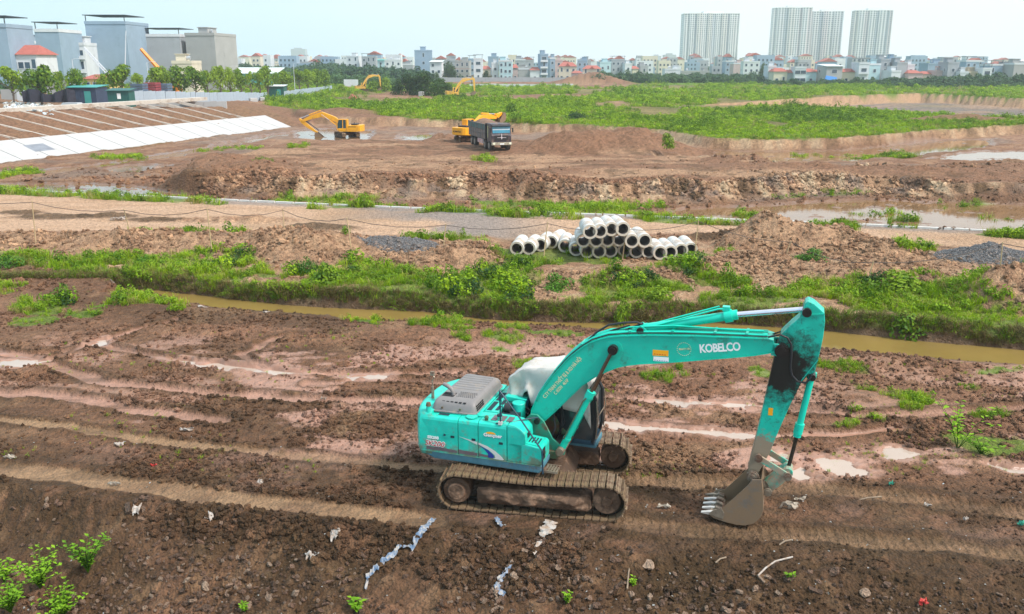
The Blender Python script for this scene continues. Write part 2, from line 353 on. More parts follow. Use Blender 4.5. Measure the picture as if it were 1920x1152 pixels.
GREEN += [(U(a, b, -1.2), (U(a + w, b, -1.2)[0] - U(a - w, b, -1.2)[0]) / 2, (U(a, b - h, -1.2)[1] - U(a, b + h, -1.2)[1]) / 2, s) for a, b, w, h, s in [(1800, 386, 95, 9, .95), (1330, 416, 70, 6, .9), (1100, 396, 120, 8, .9), (960, 390, 40, 5, .8), (1250, 410, 50, 6, .8), (1640, 294, 80, 7, .8), (1530, 292, 50, 4, .6), (1400, 404, 60, 5, .7), (1640, 400, 70, 4, .6), (300, 371, 60, 6, .9), (180, 370, 34, 5, .9), (535, 384, 32, 10, .95), (640, 388, 44, 6, .9), (90, 366, 30, 5, .9), (820, 396, 60, 6, .9), (430, 283, 70, 5, .8), (230, 297, 60, 6, .8), (20, 330, 50, 12, .9), (1690, 412, 40, 4, .6), (1880, 412, 40, 5, .7), (500, 345, 30, 5, .6), (905, 322, 22, 12, .8), (560, 300, 20, 6, .6)]]
BROWN_FAR = [px_line(p, .3) for p in [
    [(-400, 215), (0, 200), (300, 192), (430, 178), (560, 172), (650, 168), (640, 158), (660, 153), (740, 156), (760, 172), (840, 177), (900, 180), (1010, 178), (1120, 176), (1130, 186), (1000, 190), (860, 192), (700, 186), (690, 190), (560, 186), (540, 205), (640, 207), (760, 214), (860, 226), (940, 238), (1010, 243), (990, 262), (700, 262), (560, 262), (560, 240), (500, 212), (0, 268), (-400, 300)],
    [(1040, 150), (1100, 146), (1180, 158), (1200, 166), (1080, 166)], [(820, 151), (1090, 154), (1095, 163), (830, 160)], [(1130, 193), (1180, 190), (1210, 196), (1150, 199)], [(980, 182), (1060, 180), (1060, 190), (970, 190)]]]
GREEN_FAR = [(600, 190, 90, 9), (480, 175, 40, 6), (560, 172, 40, 6), (700, 200, 90, 12), (800, 200, 90, 14), (900, 215, 120, 16), (960, 235, 70, 8), (640, 175, 50, 14), (720, 165, 60, 12), (340, 172, 60, 5), (460, 210, 40, 6), (270, 183, 30, 5), (880, 190, 60, 8), (300, 178, 50, 4), (60, 200, 60, 6), (600, 160, 60, 6)]
GREEN_FAR = [(U(a, b, .3), (U(a + w, b, .3)[0] - U(a - w, b, .3)[0]) / 2, (U(a, b - h, .3)[1] - U(a, b + h, .3)[1]) / 2) for a, b, w, h in GREEN_FAR]

C = dict(mud=(.215, .104, .056), dark=(.058, .032, .012), tan=(.330, .200, .108), wet=(.39, .215, .155), clay=(.44, .265, .155), pale=(.52, .39, .25), road=(.53, .34, .22), gravel=(.20, .195, .195),
         green=(.10, .19, .010), dgreen=(.035, .085, .008), grey=(.19, .155, .13), red=(.24, .122, .068), black=(.03, .026, .03))
C = {k: np.array(v) for k, v in C.items()}
def land(x, y, full=False):
    """height, and if asked the colour, wetness and greenness of the ground"""
    x = np.asarray(x, float); y = np.asarray(y, float)
    n1 = fbm(x, y, 9., 4, 1); n2 = fbm(x, y, 1.6, 4, 5); n3 = fbm(x, y, .45, 3, 9); n4 = fbm(x, y, 40., 3, 21)
    wx = x + (fbm(x, y, 2.5, 3, 31) - .5) * 1.4; wy = y + (fbm(x, y, 2.5, 3, 37) - .5) * 1.4   # ragged outlines
    fx = x + (fbm(x, y, 18., 4, 41) - .5) * 12; fy = y + (fbm(x, y, 18., 4, 43) - .5) * 12     # ragged outlines far off
    z = (n1 - .5) * .25 + (n4 - .5) * .5 * sstep(120, 250, y)
    rough = np.full(x.shape, .6)                    # how churned
    if full:
        col = np.empty(x.shape + (3,)); col[:] = C['mud']
        wet = np.zeros(x.shape); grn = np.zeros(x.shape)
        def paint(c, m):
            nonlocal col
            col += (C[c] - col) * np.clip(m, 0, 1)[..., None]
        paint('dark', sstep(.45, .7, n1) * .6); paint('tan', sstep(.5, .75, n2) * .4); paint('wet', sstep(.50, .62, fbm(x, y * 1.6, 2.2, 5, 51, .6)) * .85 * sstep(36, 31, y)); paint('red', sstep(.5, .7, fbm(x, y, 14., 3, 53)) * .6)
        wet += sstep(.50, .62, fbm(x, y * 1.6, 2.2, 5, 51, .6)) * .7 * sstep(36, 31, y)
    else:
        def paint(c, m): pass
    # the ground beyond: green field, brown patches
    fieldm = sstep(95, 120, y)
    z += fieldm * .35
    if full:
        far_green = sstep(96, 110, y) * 1.0
        brown = np.zeros(x.shape)
        for p in BROWN_FAR:
            m = near(x, y, p, 30)
            if m.any(): brown[m] = np.maximum(brown[m], sstep(5, -5, poly_d(fx[m], fy[m], p)))
        for (cx, cy), rx, ry in GREEN_FAR:
            e = ((fx - cx) / rx) ** 2 + ((fy - cy) / ry) ** 2; brown *= 1 - .95 * sstep(1.3, .7, e)
        spots = sstep(.56, .66, fbm(x, y * .5, 16., 4, 61)) * .8
        far_green = np.clip(far_green - brown, 0, 1) * (1 - spots * .75)
        grn = np.maximum(grn, far_green)
        fb = sstep(100, 120, y); paint('red', fb * .8); paint('clay', fb * sstep(.5, .7, fbm(x, y, 12., 4, 63)) * .5)
        paint('green', far_green * .95); paint('dgreen', far_green * sstep(.48, .62, fbm(x, y * .6, 6., 4, 67)) * .7)
    rough = lerp(rough, .9, fieldm)
    # left terrace above the concrete slope
    s = (x - REV_A.x) * REV_N.x + (y - REV_A.y) * REV_N.y; t = (x - REV_A.x) * REV_DIR.x + (y - REV_A.y) * REV_DIR.y
    s = lerp(s, -(x + .245 * y) * .97, sstep(60, 90, t)); end = sstep(60, 150, t)
    top = lerp(lerp(lerp(4.0, 2.5, sstep(0, 70, t)), 1.3, sstep(70, 115, t)), lerp(3.8, 1.2, sstep(120, 270, t)), sstep(22, 60, s)); wdt = lerp(19., 50., end)
    # the slope itself: toe 0, berm at 7.0 m out, crest at 19 m out
    prof = np.where(s < 7.2, -1.15 + s * .26, .72 + (s - 7.2) * .28)
    prof = lerp(prof, .35 + (top - .35) * np.clip(s / wdt, 0, 1), end)
    tz = np.minimum(np.maximum(prof, -1.5), top)
    tm = sstep(-1.5, .5, s) * sstep(-80, -60, t + 10) * sstep(60, 75, y)
    z = lerp(z, tz + (n2 - .5) * .15 + (n1 - .5) * .3 * sstep(18, 24, s), tm * sstep(-2, 0, s))
    if full:
        tt = tm * (t < 110) ; paint('red', tt * .9); paint('mud', tt * sstep(.4, .65, n2) * .6); grn *= 1 - tt * sstep(-3, 0, s) * sstep(30, 22, s)
        paint('tan', tt * sstep(20, 24, s) * .35)
    # basin
    m = near(x, y, BASIN, 8)
    if m.any():
        sd = poly_d(wx[m], wy[m], BASIN); sdk = line_d(x[m], y[m], KERB)[0]
        sd = np.where(sdk < 3, poly_d(x[m], y[m] - .45, BASIN), sd)
        b = sstep(.9, -.9, sd); b = np.where(sdk < 2.2, sstep(.0, -.7, sd), b)
        z[m] = lerp(z[m], -1.02 + (n1[m] - .5) * .5 + (n2[m] - .5) * .22, b); rough[m] = lerp(rough[m], .8, b)
        if full:
            bb = np.zeros(x.shape); bb[m] = b
            grn *= 1 - bb
            paint('mud', bb); paint('clay', bb * sstep(.4, .65, n2) * .45); paint('grey', bb * sstep(.45, .65, n1) * .5)
            gm = bb * sstep(.47, .58, fbm(x, y * 2.2, 6., 4, 71)) * .95 * sstep(88, 72, y); grn = np.maximum(grn, gm)
            wet = np.maximum(wet, bb * .45)
    # cliff faces: pale cut clay with vertical streaks
    pm = near(x, y, PLATEAU, 8)
    if pm.any():
        streak = (fbm(x[pm], y[pm] * .15, .9, 3, 81) - .5)
        sd = poly_d(wx[pm] , wy[pm] + streak * 1.3, PLATEAU) + (fbm(x[pm], y[pm], 7., 3, 87) - .5) * 4.5
        top_ = .25 + (n1[pm] - .5) * .7
        pr = sstep(3.2, .0, sd + (n2[pm] - .5) * .8)         # foot heap then face
        pr = .38 * sstep(4.2, 1.6, sd) + .62 * sstep(1.4, .1, sd)
        z[pm] = np.maximum(z[pm], lerp(z[pm], top_, pr)); z[pm] = lerp(z[pm], top_, sstep(.2, -.4, sd))
        if full:
            q = np.zeros(x.shape); q[pm] = sstep(4.5, 2.5, sd) * sstep(-.6, .1, sd); st = np.zeros(x.shape); st[pm] = streak
            q *= 1
            grn *= 1 - q * .9; paint('clay', q * .85); paint('pale', q * sstep(.0, .25, st) * .8 ); paint('dark', q * sstep(-.0, -.2, st) * .85); paint('mud', q * sstep(.45, .6, n2) * .6); paint('grey', q * sstep(.5, .7, n2) * .5)
            q2 = np.zeros(x.shape); q2[pm] = sstep(.2, -.5, sd); grn *= 1 - q2; paint('red', q2); paint('clay', q2 * sstep(.42, .62, fbm(x, y * 3.0, 15., 4, 83)) * .75); paint('dark', q2 * sstep(.55, .7, n2) * .55)
            wet *= 1 - q2 * .8
    if full:   # far cut banks of the basin and of the pit
        m2 = near(x, y, BASIN, 6) & (y > 88)
        if m2.any():
            sd = poly_d(wx[m2], wy[m2], BASIN); q = np.zeros(x.shape); q[m2] = sstep(-2.6, -.4, sd) * sstep(1.4, .5, sd) * ((x[m2] * 0 + 1)); q *= (s < -1.5)
            st = fbm(x, y * .1, 1.1, 3, 85) - .5
            grn *= 1 - q; paint('clay', q * .9); paint('red', q * sstep(.3, .7, n1) * .5); paint('pale', q * sstep(.02, .2, st) * .45); paint('dark', q * sstep(-.05, -.25, st) * .5); wet *= 1 - q
    m = near(x, y, PIT, 12)
    if m.any():
        sd = poly_d(x[m] + (fx[m] - x[m]) * .5, y[m] + (fy[m] - y[m]) * .5, PIT); b = sstep(1.2, -1.2, sd)
        z[m] = lerp(z[m], -2.4 + (n1[m] - .5) * .8, b)
        if full:
            bb = np.zeros(x.shape); bb[m] = b; q = np.zeros(x.shape); q[m] = sstep(-6, -1, sd) * sstep(2.5, 1., sd)
            grn *= 1 - bb; paint('grey', bb); paint('clay', bb * sstep(.45, .65, n1) * .5); paint('green', bb * sstep(.55, .7, n4) * .4); paint('clay', q * .9); grn *= 1 - q
    # road
    m = near(x, y, ROAD, 5)
    if m.any():
        sd = poly_d(x[m] * .5 + wx[m] * .5, y[m] * .5 + wy[m] * .5, ROAD); kd = line_d(x[m], y[m], KERB)[0]
        b = sstep(.8, -.8, sd); b = np.where((kd < 2), poly_d(x[m], y[m], ROAD) < 0.12, b)
        z[m] = lerp(z[m], (n2[m] - .5) * .05 + (n1[m] - .5) * .1, b); rough[m] = lerp(rough[m], .07, b)
        if full:
            bb = np.zeros(x.shape); bb[m] = b; kk = np.full(x.shape, 9.); kk[m] = kd
            paint('road', bb); paint('tan', bb * sstep(.5, .7, n1) * .5); paint('clay', bb * sstep(.5, .7, fbm(x, y * 3, 4., 4, 91)) * .6); paint('gravel', bb * sstep(1.6, .6, kk + (n2 - .5)) * .6); paint('gravel', bb * sstep(.5, .6, fbm(x, y, 8., 3, 93)) * sstep(-14, -6, x) * sstep(4, -2, x) * .7)
            grn *= 1 - bb; wet *= 1 - bb; grn = np.maximum(grn, (kk < 2.0) * bb * sstep(.46, .54, fbm(x, y * 2, 4., 3, 95)))
    # bank between canal and road
    bank = CANAL_FAR + px_line([(-500, 436), (0, 440), (480, 440), (700, 446), (950, 450), (1300, 446), (1640, 462), (1920, 480), (2500, 520)])
    m = near(x, y, bank, 4)
    if m.any():
        b = sstep(1.0, -1.0, poly_d(wx[m], wy[m], bank)); z[m] += b * (.18 + (n2[m] - .5) * .3); rough[m] = lerp(rough[m], 1., b)
        cd = line_d(wx[m], wy[m], CANAL_FAR)[0]
        if full:
            bb = np.zeros(x.shape); bb[m] = b; cc = np.full(x.shape, 99.); cc[m] = cd
            wet *= 1 - bb; paint('clay', bb * .8); paint('mud', bb * sstep(.4, .7, n2) * .6); paint('pale', bb * sstep(.55, .75, n3) * .4)
            gw = 5.2 + (fbm(x, y, 4., 3, 101) - .5) * 6 + 1.6 * sstep(4, 8, x) + 2.5 * sstep(14, 20, x) + .8 * sstep(-16, -24, x)
            g = bb * sstep(gw, gw - 1.2, cc) * (1 - .9 * sstep(.60, .66, fbm(x, y, 2.0, 3, 105))); grn = np.maximum(grn, g)
            grn = np.maximum(grn, bb * sstep(.56, .64, fbm(x, y, 4.5, 3, 103)) * .9)
    # level stand under the pipes
    m = near(x, y, PIPE_PAD, 3)
    if m.any(): z[m] = lerp(z[m], -.05 + (n3[m] - .5) * .05, sstep(.6, -.4, poly_d(x[m], y[m], PIPE_PAD))); rough[m] *= 1 - .8 * sstep(.6, -.4, poly_d(x[m], y[m], PIPE_PAD))
    # mounds
    for (cx, cy), rx, ry, h, k in MOUNDS:
        m = (np.abs(x - cx) < rx * 1.6) & (np.abs(y - cy) < ry * 1.6)
        if not m.any(): continue
        wq = .5 if cy > 60 else .3
        e = np.sqrt(((wx[m] * wq + x[m] * (1 - wq) - cx) / rx) ** 2 + ((wy[m] * wq + y[m] * (1 - wq) - cy) / ry) ** 2)
        b = np.clip(1.15 - e, 0, 1) ** 1.25; bl = sstep(1.2, .6, e)
        z[m] += h * b * (.82 + .36 * n2[m]) + bl * (n3[m] - .5) * .12 * min(1, h); rough[m] = lerp(rough[m], 1.1 if k != 'g' else .5, bl)
        if full:
            bb = np.zeros(x.shape); bb[m] = bl; paint({'c': 'clay', 'm': 'red', 'g': 'gravel', 'd': 'dark'}[k], bb * (.8 if k != 'c' else .6)); 
            if k in 'mc': paint('mud', bb * sstep(.45, .65, n3) * .5)
            grn *= 1 - bb * (.9 if h > .6 else .5) * (1 if k != 'c' else .55)
    # pools
    for k, p in enumerate(POOLS):
        m = near(x, y, p, 4)
        if not m.any(): continue
        sd = poly_d(wx[m], wy[m], p) if k != 0 else poly_d(x[m], wy[m] * .5 + y[m] * .5, p)
        kd = line_d(x[m], y[m], KERB)[0]
        z[m] = lerp(z[m], np.minimum(z[m], -1.40 + (n2[m] - .45) * .5), sstep(.8, -.6, sd) * (kd > .5))
        if full:
            bb = np.zeros(x.shape); bb[m] = sstep(1.6, .2, sd) * (kd > .4)
            paint('mud', bb * .8); paint('dark', bb * .25); wet = np.maximum(wet, bb); grn *= 1 - bb * .75
    # canal
    m = near(x, y, CANAL, 4)
    if m.any():
        sd = poly_d(x[m] * .6 + wx[m] * .4, y[m] * .6 + wy[m] * .4, CANAL)
        z[m] = lerp(z[m], -.95, sstep(.45, -.25, sd))
        dn = line_d(x[m], y[m], CANAL_NEAR)[0]; ny = np.interp(x[m], [p[0] for p in CANAL_NEAR], [p[1] for p in CANAL_NEAR]); nearside = (y[m] < ny + .2) & (dn < 2.2) & (x[m] > CANAL_NEAR[0][0])
        z[m] = np.where(nearside, np.minimum(z[m], -.50 * np.clip(1 - dn / 2.1, 0, 1) ** .8 + (n2[m] - .5) * .16 + .03), z[m])
        if full:
            bb = np.zeros(x.shape); bb[m] = sstep(.9, .2, sd); paint('dark', bb * .7); grn *= 1 - sstep(.1, -.1, np.where(bb > 0, .0, 1)) * 0
            q = np.zeros(x.shape); q[m] = sstep(.35, .0, sd); grn *= 1 - q; wet = np.maximum(wet, bb * .6)
    if full:
        for (cx, cy), rx, ry, sgr in GREEN:
            m = (np.abs(x - cx) < rx * 1.4) & (np.abs(y - cy) < ry * 1.6)
            if m.any():
                e = ((wx[m] - cx) / rx) ** 2 + ((wy[m] - cy) / ry) ** 2
                grn[m] = np.maximum(grn[m], sstep(1.1, .3, e) * min(1, sgr * 1.3) * sstep(.38, .52, fbm(x[m], y[m], 1.2, 3, 111)))
    # near: embankment falling towards the viewer
    sd_ = np.interp(x, [p[0] for p in NEAR_EDGE], [p[1] for p in NEAR_EDGE]) - y
    nm = sd_ > -1.2
    ss = np.clip(sd_ + (n2 - .5) * 1.0, 0, 9); k = np.interp(x, [-9, -3, 2, 8], [.52, .42, .26, .22])
    z -= np.where(nm, k * ss + .10 * sstep(0, .6, ss), 0) * 1.0
    if full:
        b = sstep(-.7, .4, sd_); paint('mud', b * .8); paint('dark', b * (.25 + .55 * sstep(.3, .6, n2))); paint('dark', b * sstep(.2, .9, sd_) * sstep(1.7, .9, sd_) * .6); paint('red', b * sstep(.5, .7, fbm(x, y, 2.4, 3, 121)) * .45 * sstep(3, -2, x)); paint('tan', b * sstep(.6, .75, n3) * .25)
        wet *= 1 - b; grn *= 1 - b
    rough = np.where(nm, lerp(rough, 1., sstep(-1, .3, sd_)), rough)
    z = np.maximum(z, -2.6)
    # the dark, rolled dirt under and left of the big machine
    if full:
        b = sstep(22.5, 20.8, y + .10 * x) * sstep(-1.0, -.2, -sd_); paint('dark', b * .62); paint('mud', b * sstep(.5, .7, n3) * .5); wet *= 1 - b * .8
        b = sstep(19.9, 19.0, y + .16 * x) * sstep(2.5, 4.5, x); paint('dark', b * .4)
    # ruts
    flat = np.zeros(x.shape)
    for pts, w, d, q, kind in RUTS:
        m = near(x, y, pts, w * 3)
        if not m.any(): continue
        ex = x[m] + (fbm(x[m], y[m], .9, 4, 131) - .5) * .5; ey = y[m] + (fbm(x[m], y[m], .9, 4, 137) - .5) * .42 + (fbm(x[m], y[m], 5., 2, 139) - .5) * .3
        dd, al = line_d(ex, ey, pts)
        core = sstep(w, w * .7, dd); lip = np.exp(-((dd - w * 1.35) / (w * .45)) ** 2)
        z[m] -= core * d; z[m] += lip * (.07 if kind != 1 else .05) * (n3[m] * 1.3)
        flat[m] = np.maximum(flat[m], core); rough[m] *= 1 - core * .85
        if kind == 2 or kind == 1:
            arc = x[m] * .98 - y[m] * .15; z[m] += core * .012 * (np.sin(arc * 2 * math.pi / .21) > .2) * (2.4 if kind == 2 else .3)
        if full:
            bb = np.zeros(x.shape); bb[m] = core; paint('tan' if kind else 'wet', bb * (.8 if kind == 1 else .45 if kind == 2 else .75) * (.55 + .55 * sstep(.35, .6, n2))); paint('dark', bb * sstep(.56, .7, fbm(x * .5, y * 2.5, 1.2, 3, 143)) * .35); wet = np.maximum(wet, bb * q); grn *= 1 - bb
            bb[m] = lip; paint('dark', bb * .55)
            wet = wet * (1 - bb * .6)
    fz = sstep(20.6, 19.6, y) * sstep(1.5, 3.5, x) * sstep(.6, -.2, sd_); rough = rough * (1 - .6 * fz)
    # puddles
    for p in PUDDLES:
        m = near(x, y, p, 1)
        if not m.any(): continue
        sd = poly_d(x[m] + (n3[m] - .5) * .55, y[m] + (fbm(x[m], y[m], .6, 3, 141) - .5) * .7, p)
        b = sstep(.12, -.08, sd); z[m] = lerp(z[m], -.13 + (n3[m] - .5) * .05, b); rough[m] *= 1 - b
        z[m] = np.where((sd > 0) & (sd < .6), np.maximum(z[m], -.055 + (n3[m] - .4) * .1), z[m])
        if full:
            bb = np.zeros(x.shape); bb[m] = sstep(.5, .1, sd); paint('wet', bb * .6); wet = np.maximum(wet, bb * .9)
    # clods and crumbs
    bil = np.abs(fbm(x, y, .55, 3, 151) - .5) * 2; bil2 = np.abs(fbm(x, y, .20, 2, 161) - .5) * 2; bil3 = np.abs(fbm(x, y, 2.2, 3, 171) - .5) * 2
    big = sstep(30, 60, y)
    patch = .35 + .65 * sstep(.35, .6, fbm(x, y, 4., 3, 175))
    z += rough * patch * ((bil - .25) * .16 + (bil2 - .25) * .055 * (1 - big * .5) + (bil3 - .25) * .34 * big * (rough > .5))
    if not full: return z
    paint('dark', sstep(.16, .0, bil) * rough * .45); paint('tan', sstep(.35, .7, bil) * rough * .22)
    grn = grn * (.0 + 1.0 * (rough > -1)); paint('green', sstep(.35, .8, grn) * .75)
    wet = np.where((y > 55) & (y < 130) & (z > -1.1), wet * .3, wet)
    return z, col, wet, np.clip(grn, 0, 1)

# ------------------------------------------------------------------ the ground sheet
ua = np.linspace(.92, .36, 520); ub = np.linspace(.36, .19, 300)[1:]; uc = np.linspace(.19, .085, 300)[1:]; ud = np.linspace(.085, .0165, 170)[1:]
dist = np.concatenate([[-80, -20, 0, 4, 8, 10], CAM_H / np.concatenate([ua, ub, uc, ud]), [750, 950, 1300, 1900, 2600, 3300]])
tt = np.linspace(-.76, .76, 690); tt = np.concatenate([[-1.5, -1.3, -1.1, -1., -.88], tt, [.88, 1., 1.1, 1.3, 1.5]])
gx = np.outer(np.maximum(dist, 13), tt); gy = np.repeat(dist[:, None], len(tt), 1)
gx += 0; shp = gx.shape
gz, gc, gw_, gg = land(gx.ravel(), gy.ravel(), True)
nr, nc = shp
verts = np.stack([gx.ravel(), gy.ravel(), gz], 1)
idx = np.arange(nr * nc).reshape(nr, nc)
quads = np.stack([idx[:-1, :-1], idx[:-1, 1:], idx[1:, 1:], idx[1:, :-1]], -1).reshape(-1, 4)
me = bpy.data.meshes.new('ground'); me.vertices.add(len(verts)); me.vertices.foreach_set('co', verts.astype(np.float32).ravel())
me.loops.add(quads.size); me.loops.foreach_set('vertex_index', quads.astype(np.int32).ravel())
me.polygons.add(len(quads)); me.polygons.foreach_set('loop_start', np.arange(0, quads.size, 4, dtype=np.int32)); me.polygons.foreach_set('loop_total', np.full(len(quads), 4, dtype=np.int32))
me.polygons.foreach_set('use_smooth', np.ones(len(quads), bool)); me.update(calc_edges=True)
at = me.attributes.new('soil', 'FLOAT_COLOR', 'POINT'); at.data.foreach_set('color', np.concatenate([gc, np.ones((len(gc), 1))], 1).astype(np.float32).ravel())
at = me.attributes.new('wet', 'FLOAT', 'POINT'); at.data.foreach_set('value', gw_.astype(np.float32))
GROUND = link('ground', me, kind='structure')
gm = bpy.data.materials.new('soil'); gm.use_nodes = True; nt = gm.node_tree; nt.nodes.clear(); L = nt.links.new
o = N(nt, 'ShaderNodeOutputMaterial'); b = N(nt, 'ShaderNodeBsdfPrincipled'); L(b.outputs[0], o.inputs[0])
a1 = N(nt, 'ShaderNodeAttribute', attribute_name='soil'); a2 = N(nt, 'ShaderNodeAttribute', attribute_name='wet'); t = N(nt, 'ShaderNodeTexCoord')
n1 = N(nt, 'ShaderNodeTexNoise'); n1.inputs['Scale'].default_value = 3.; n1.inputs['Detail'].default_value = 10; n1.inputs['Roughness'].default_value = .72; L(t.outputs['Object'], n1.inputs['Vector'])
n2 = N(nt, 'ShaderNodeTexNoise'); n2.inputs['Scale'].default_value = 14.; n2.inputs['Detail'].default_value = 6; n2.inputs['Roughness'].default_value = .7; L(t.outputs['Object'], n2.inputs['Vector'])
vo = N(nt, 'ShaderNodeTexVoronoi'); vo.inputs['Scale'].default_value = 6.; wv = N(nt, 'ShaderNodeMix', data_type='VECTOR'); wv.inputs['Factor'].default_value = .12; L(t.outputs['Object'], wv.inputs['A']); L(n1.outputs['Color'], wv.inputs['B']); L(wv.outputs['Result'], vo.inputs['Vector'])
vo2 = N(nt, 'ShaderNodeTexVoronoi'); vo2.inputs['Scale'].default_value = 17.; L(wv.outputs['Result'], vo2.inputs['Vector'])
va = N(nt, 'ShaderNodeMath', operation='MULTIPLY_ADD'); va.inputs[1].default_value = -.9; L(vo.outputs['Distance'], va.inputs[0]); vb = N(nt, 'ShaderNodeMath', operation='MULTIPLY_ADD'); vb.inputs[1].default_value = -.5; L(vo2.outputs['Distance'], vb.inputs[0]); L(va.outputs[0], vb.inputs[2])
r1 = N(nt, 'ShaderNodeMapRange'); r1.inputs[1].default_value = .3; r1.inputs[2].default_value = .7; r1.inputs[3].default_value = .52; r1.inputs[4].default_value = 1.4; L(n1.outputs['Fac'], r1.inputs[0])
r2 = N(nt, 'ShaderNodeMapRange'); r2.inputs[1].default_value = .3; r2.inputs[2].default_value = .7; r2.inputs[3].default_value = .75; r2.inputs[4].default_value = 1.22; L(n2.outputs['Fac'], r2.inputs[0])
mm = N(nt, 'ShaderNodeMath', operation='MULTIPLY'); L(r1.outputs[0], mm.inputs[0]); L(r2.outputs[0], mm.inputs[1])
wm = N(nt, 'ShaderNodeMix', data_type='FLOAT'); L(a2.outputs['Fac'], wm.inputs[0]); L(mm.outputs[0], wm.inputs[2]); wm.inputs[3].default_value = 1.0
s = N(nt, 'ShaderNodeVectorMath', operation='SCALE'); L(a1.outputs['Color'], s.inputs[0]); L(wm.outputs[0], s.inputs['Scale']); L(s.outputs[0], b.inputs['Base Color'])
rr = N(nt, 'ShaderNodeMapRange'); rr.inputs[1].default_value = .25; rr.inputs[2].default_value = .95; rr.inputs[3].default_value = .95; rr.inputs[4].default_value = .27; L(a2.outputs['Fac'], rr.inputs[0]); L(rr.outputs[0], b.inputs['Roughness'])
b.inputs['Specular IOR Level'].default_value = .35
bs = N(nt, 'ShaderNodeMapRange'); bs.inputs[1].default_value = .3; bs.inputs[2].default_value = .9; bs.inputs[3].default_value = .11; bs.inputs[4].default_value = .008; L(a2.outputs['Fac'], bs.inputs[0])
bp = N(nt, 'ShaderNodeBump'); bp.inputs['Strength'].default_value = 1; L(bs.outputs[0], bp.inputs['Distance'])
hm = N(nt, 'ShaderNodeMath', operation='MULTIPLY_ADD'); hm.inputs[1].default_value = .5; L(n2.outputs['Fac'], hm.inputs[0]); L(n1.outputs['Fac'], hm.inputs[2]); ha = N(nt, 'ShaderNodeMath', operation='ADD'); L(hm.outputs[0], ha.inputs[0]); L(vb.outputs[0], ha.inputs[1]); L(ha.outputs[0], bp.inputs['Height']); L(va.outputs[0], hm.inputs[2]) if False else None; L(bp.outputs[0], b.inputs['Normal'])
me.materials.append(gm)
def gz_at(x, y): return float(land(np.array([x]), np.array([y]))[0])

# ------------------------------------------------------------------ water
def water_mat(name, col, rough=.04, bump=.01, bsc=3.):
    m = bpy.data.materials.new(name); m.use_nodes = True; nt = m.node_tree; b = nt.nodes['Principled BSDF']; L = nt.links.new
    t = N(nt, 'ShaderNodeTexCoord'); n = N(nt, 'ShaderNodeTexNoise'); n.inputs['Scale'].default_value = bsc; n.inputs['Detail'].default_value = 4; L(t.outputs['Object'], n.inputs['Vector'])
    q = N(nt, 'ShaderNodeBump'); q.inputs['Distance'].default_value = bump; q.inputs['Strength'].default_value = 1; L(n.outputs['Fac'], q.inputs['Height']); L(q.outputs[0], b.inputs['Normal'])
    n2 = N(nt, 'ShaderNodeTexNoise'); n2.inputs['Scale'].default_value = .5; n2.inputs['Detail'].default_value = 5; L(t.outputs['Object'], n2.inputs['Vector'])
    r = N(nt, 'ShaderNodeMapRange'); r.inputs[3].default_value = .7; r.inputs[4].default_value = 1.3; L(n2.outputs['Fac'], r.inputs[0])
    s = N(nt, 'ShaderNodeVectorMath', operation='SCALE'); s.inputs[0].default_value = col; L(r.outputs[0], s.inputs['Scale']); L(s.outputs[0], b.inputs['Base Color'])
    b.inputs['Roughness'].default_value = rough; b.inputs['IOR'].default_value = 1.33; b.inputs['Specular IOR Level'].default_value = .5
    return m
def sheet(name, pts, z, m, pad=0.):
    cx = sum(p[0] for p in pts) / len(pts); cy = sum(p[1] for p in pts) / len(pts)
    if pad:
        q = []
        for p in pts:
            d = Vector((p[0] - cx, p[1] - cy)); d = d.normalized() * (d.length + pad); q.append((cx + d.x, cy + d.y))
        pts = q
    o = MB().add([(p[0], p[1], z) for p in pts], [list(range(len(pts)))]).build(name, m, kind='structure')
    if o.data.polygons[0].normal.z < 0: o.data.flip_normals()
    return o
W_canal = water_mat('canal water', (.23, .155, .045), .05, .004)
W_pond = water_mat('pond water', (.20, .115, .055), .05, .004, 2.)
W_pud = water_mat('puddle water', (.42, .33, .27), .05, .002)  # pale base colour stands in for the sky reflected in the puddles
def band(near_pts, far_pts, pad):
    return [(p[0], p[1] - pad) for p in near_pts] + [(p[0], p[1] + pad) for p in far_pts]
sheet('canal', band(CANAL_NEAR, CANAL_FAR, 1.2), -.5, W_canal)
bas = [(p[0], p[1] + .12) for p in KERB] + BASIN[len(KERB):]
sheet('pond', [(-150, 57), (170, 57), (170, 176), (-150, 176)], -1.25, W_pond)
for p in PUDDLES: sheet('puddle', p, -.062, W_pud, .35)
# ================================================================== paints and metals
MUD = (.16, .085, .055)
P_turq = mat('turquoise paint', (.010, .54, .42), .40, .2, 3.2, bump=.002, bscale=9, dirt=(.15, .22, .15), dirt_amt=.38, dscale=3.4, zdirt=(.9, 1.7), scuff=(.20, .42, .33, .55))
P_boom = mat('turquoise boom paint', (.006, .50, .365), .36, .14, 1.6, bump=.0015, bscale=8, dirt=(.04, .16, .11), dirt_amt=.38, dscale=2.6, scuff=(.12, .40, .30, .4))
P_skirt = mat('grey blue skirt paint', (.07, .20, .26), .45, .3, 2.5, dirt=MUD, dirt_amt=.40, dscale=3)
P_cyl = mat('cylinder paint', (.006, .58, .42), .3, .12, 3, dirt=(.03, .08, .05), dirt_amt=.33, dscale=4)
P_black = mat('black rubber', (.018, .018, .02), .55, .3, 5)
P_dark = mat('dark blue shade paint', (.012, .045, .075), .4, .4, 3)
P_seam = mat('dark panel gap', (.008, .03, .04), .8, .2, 3)
P_grey = mat('grey hood plastic', (.20, .185, .18), .5, .12, 3, dirt=(.30, .24, .18), dirt_amt=.38, dscale=3)
P_hole = mat('hood opening', (.012, .011, .012), .9, .2, 3)
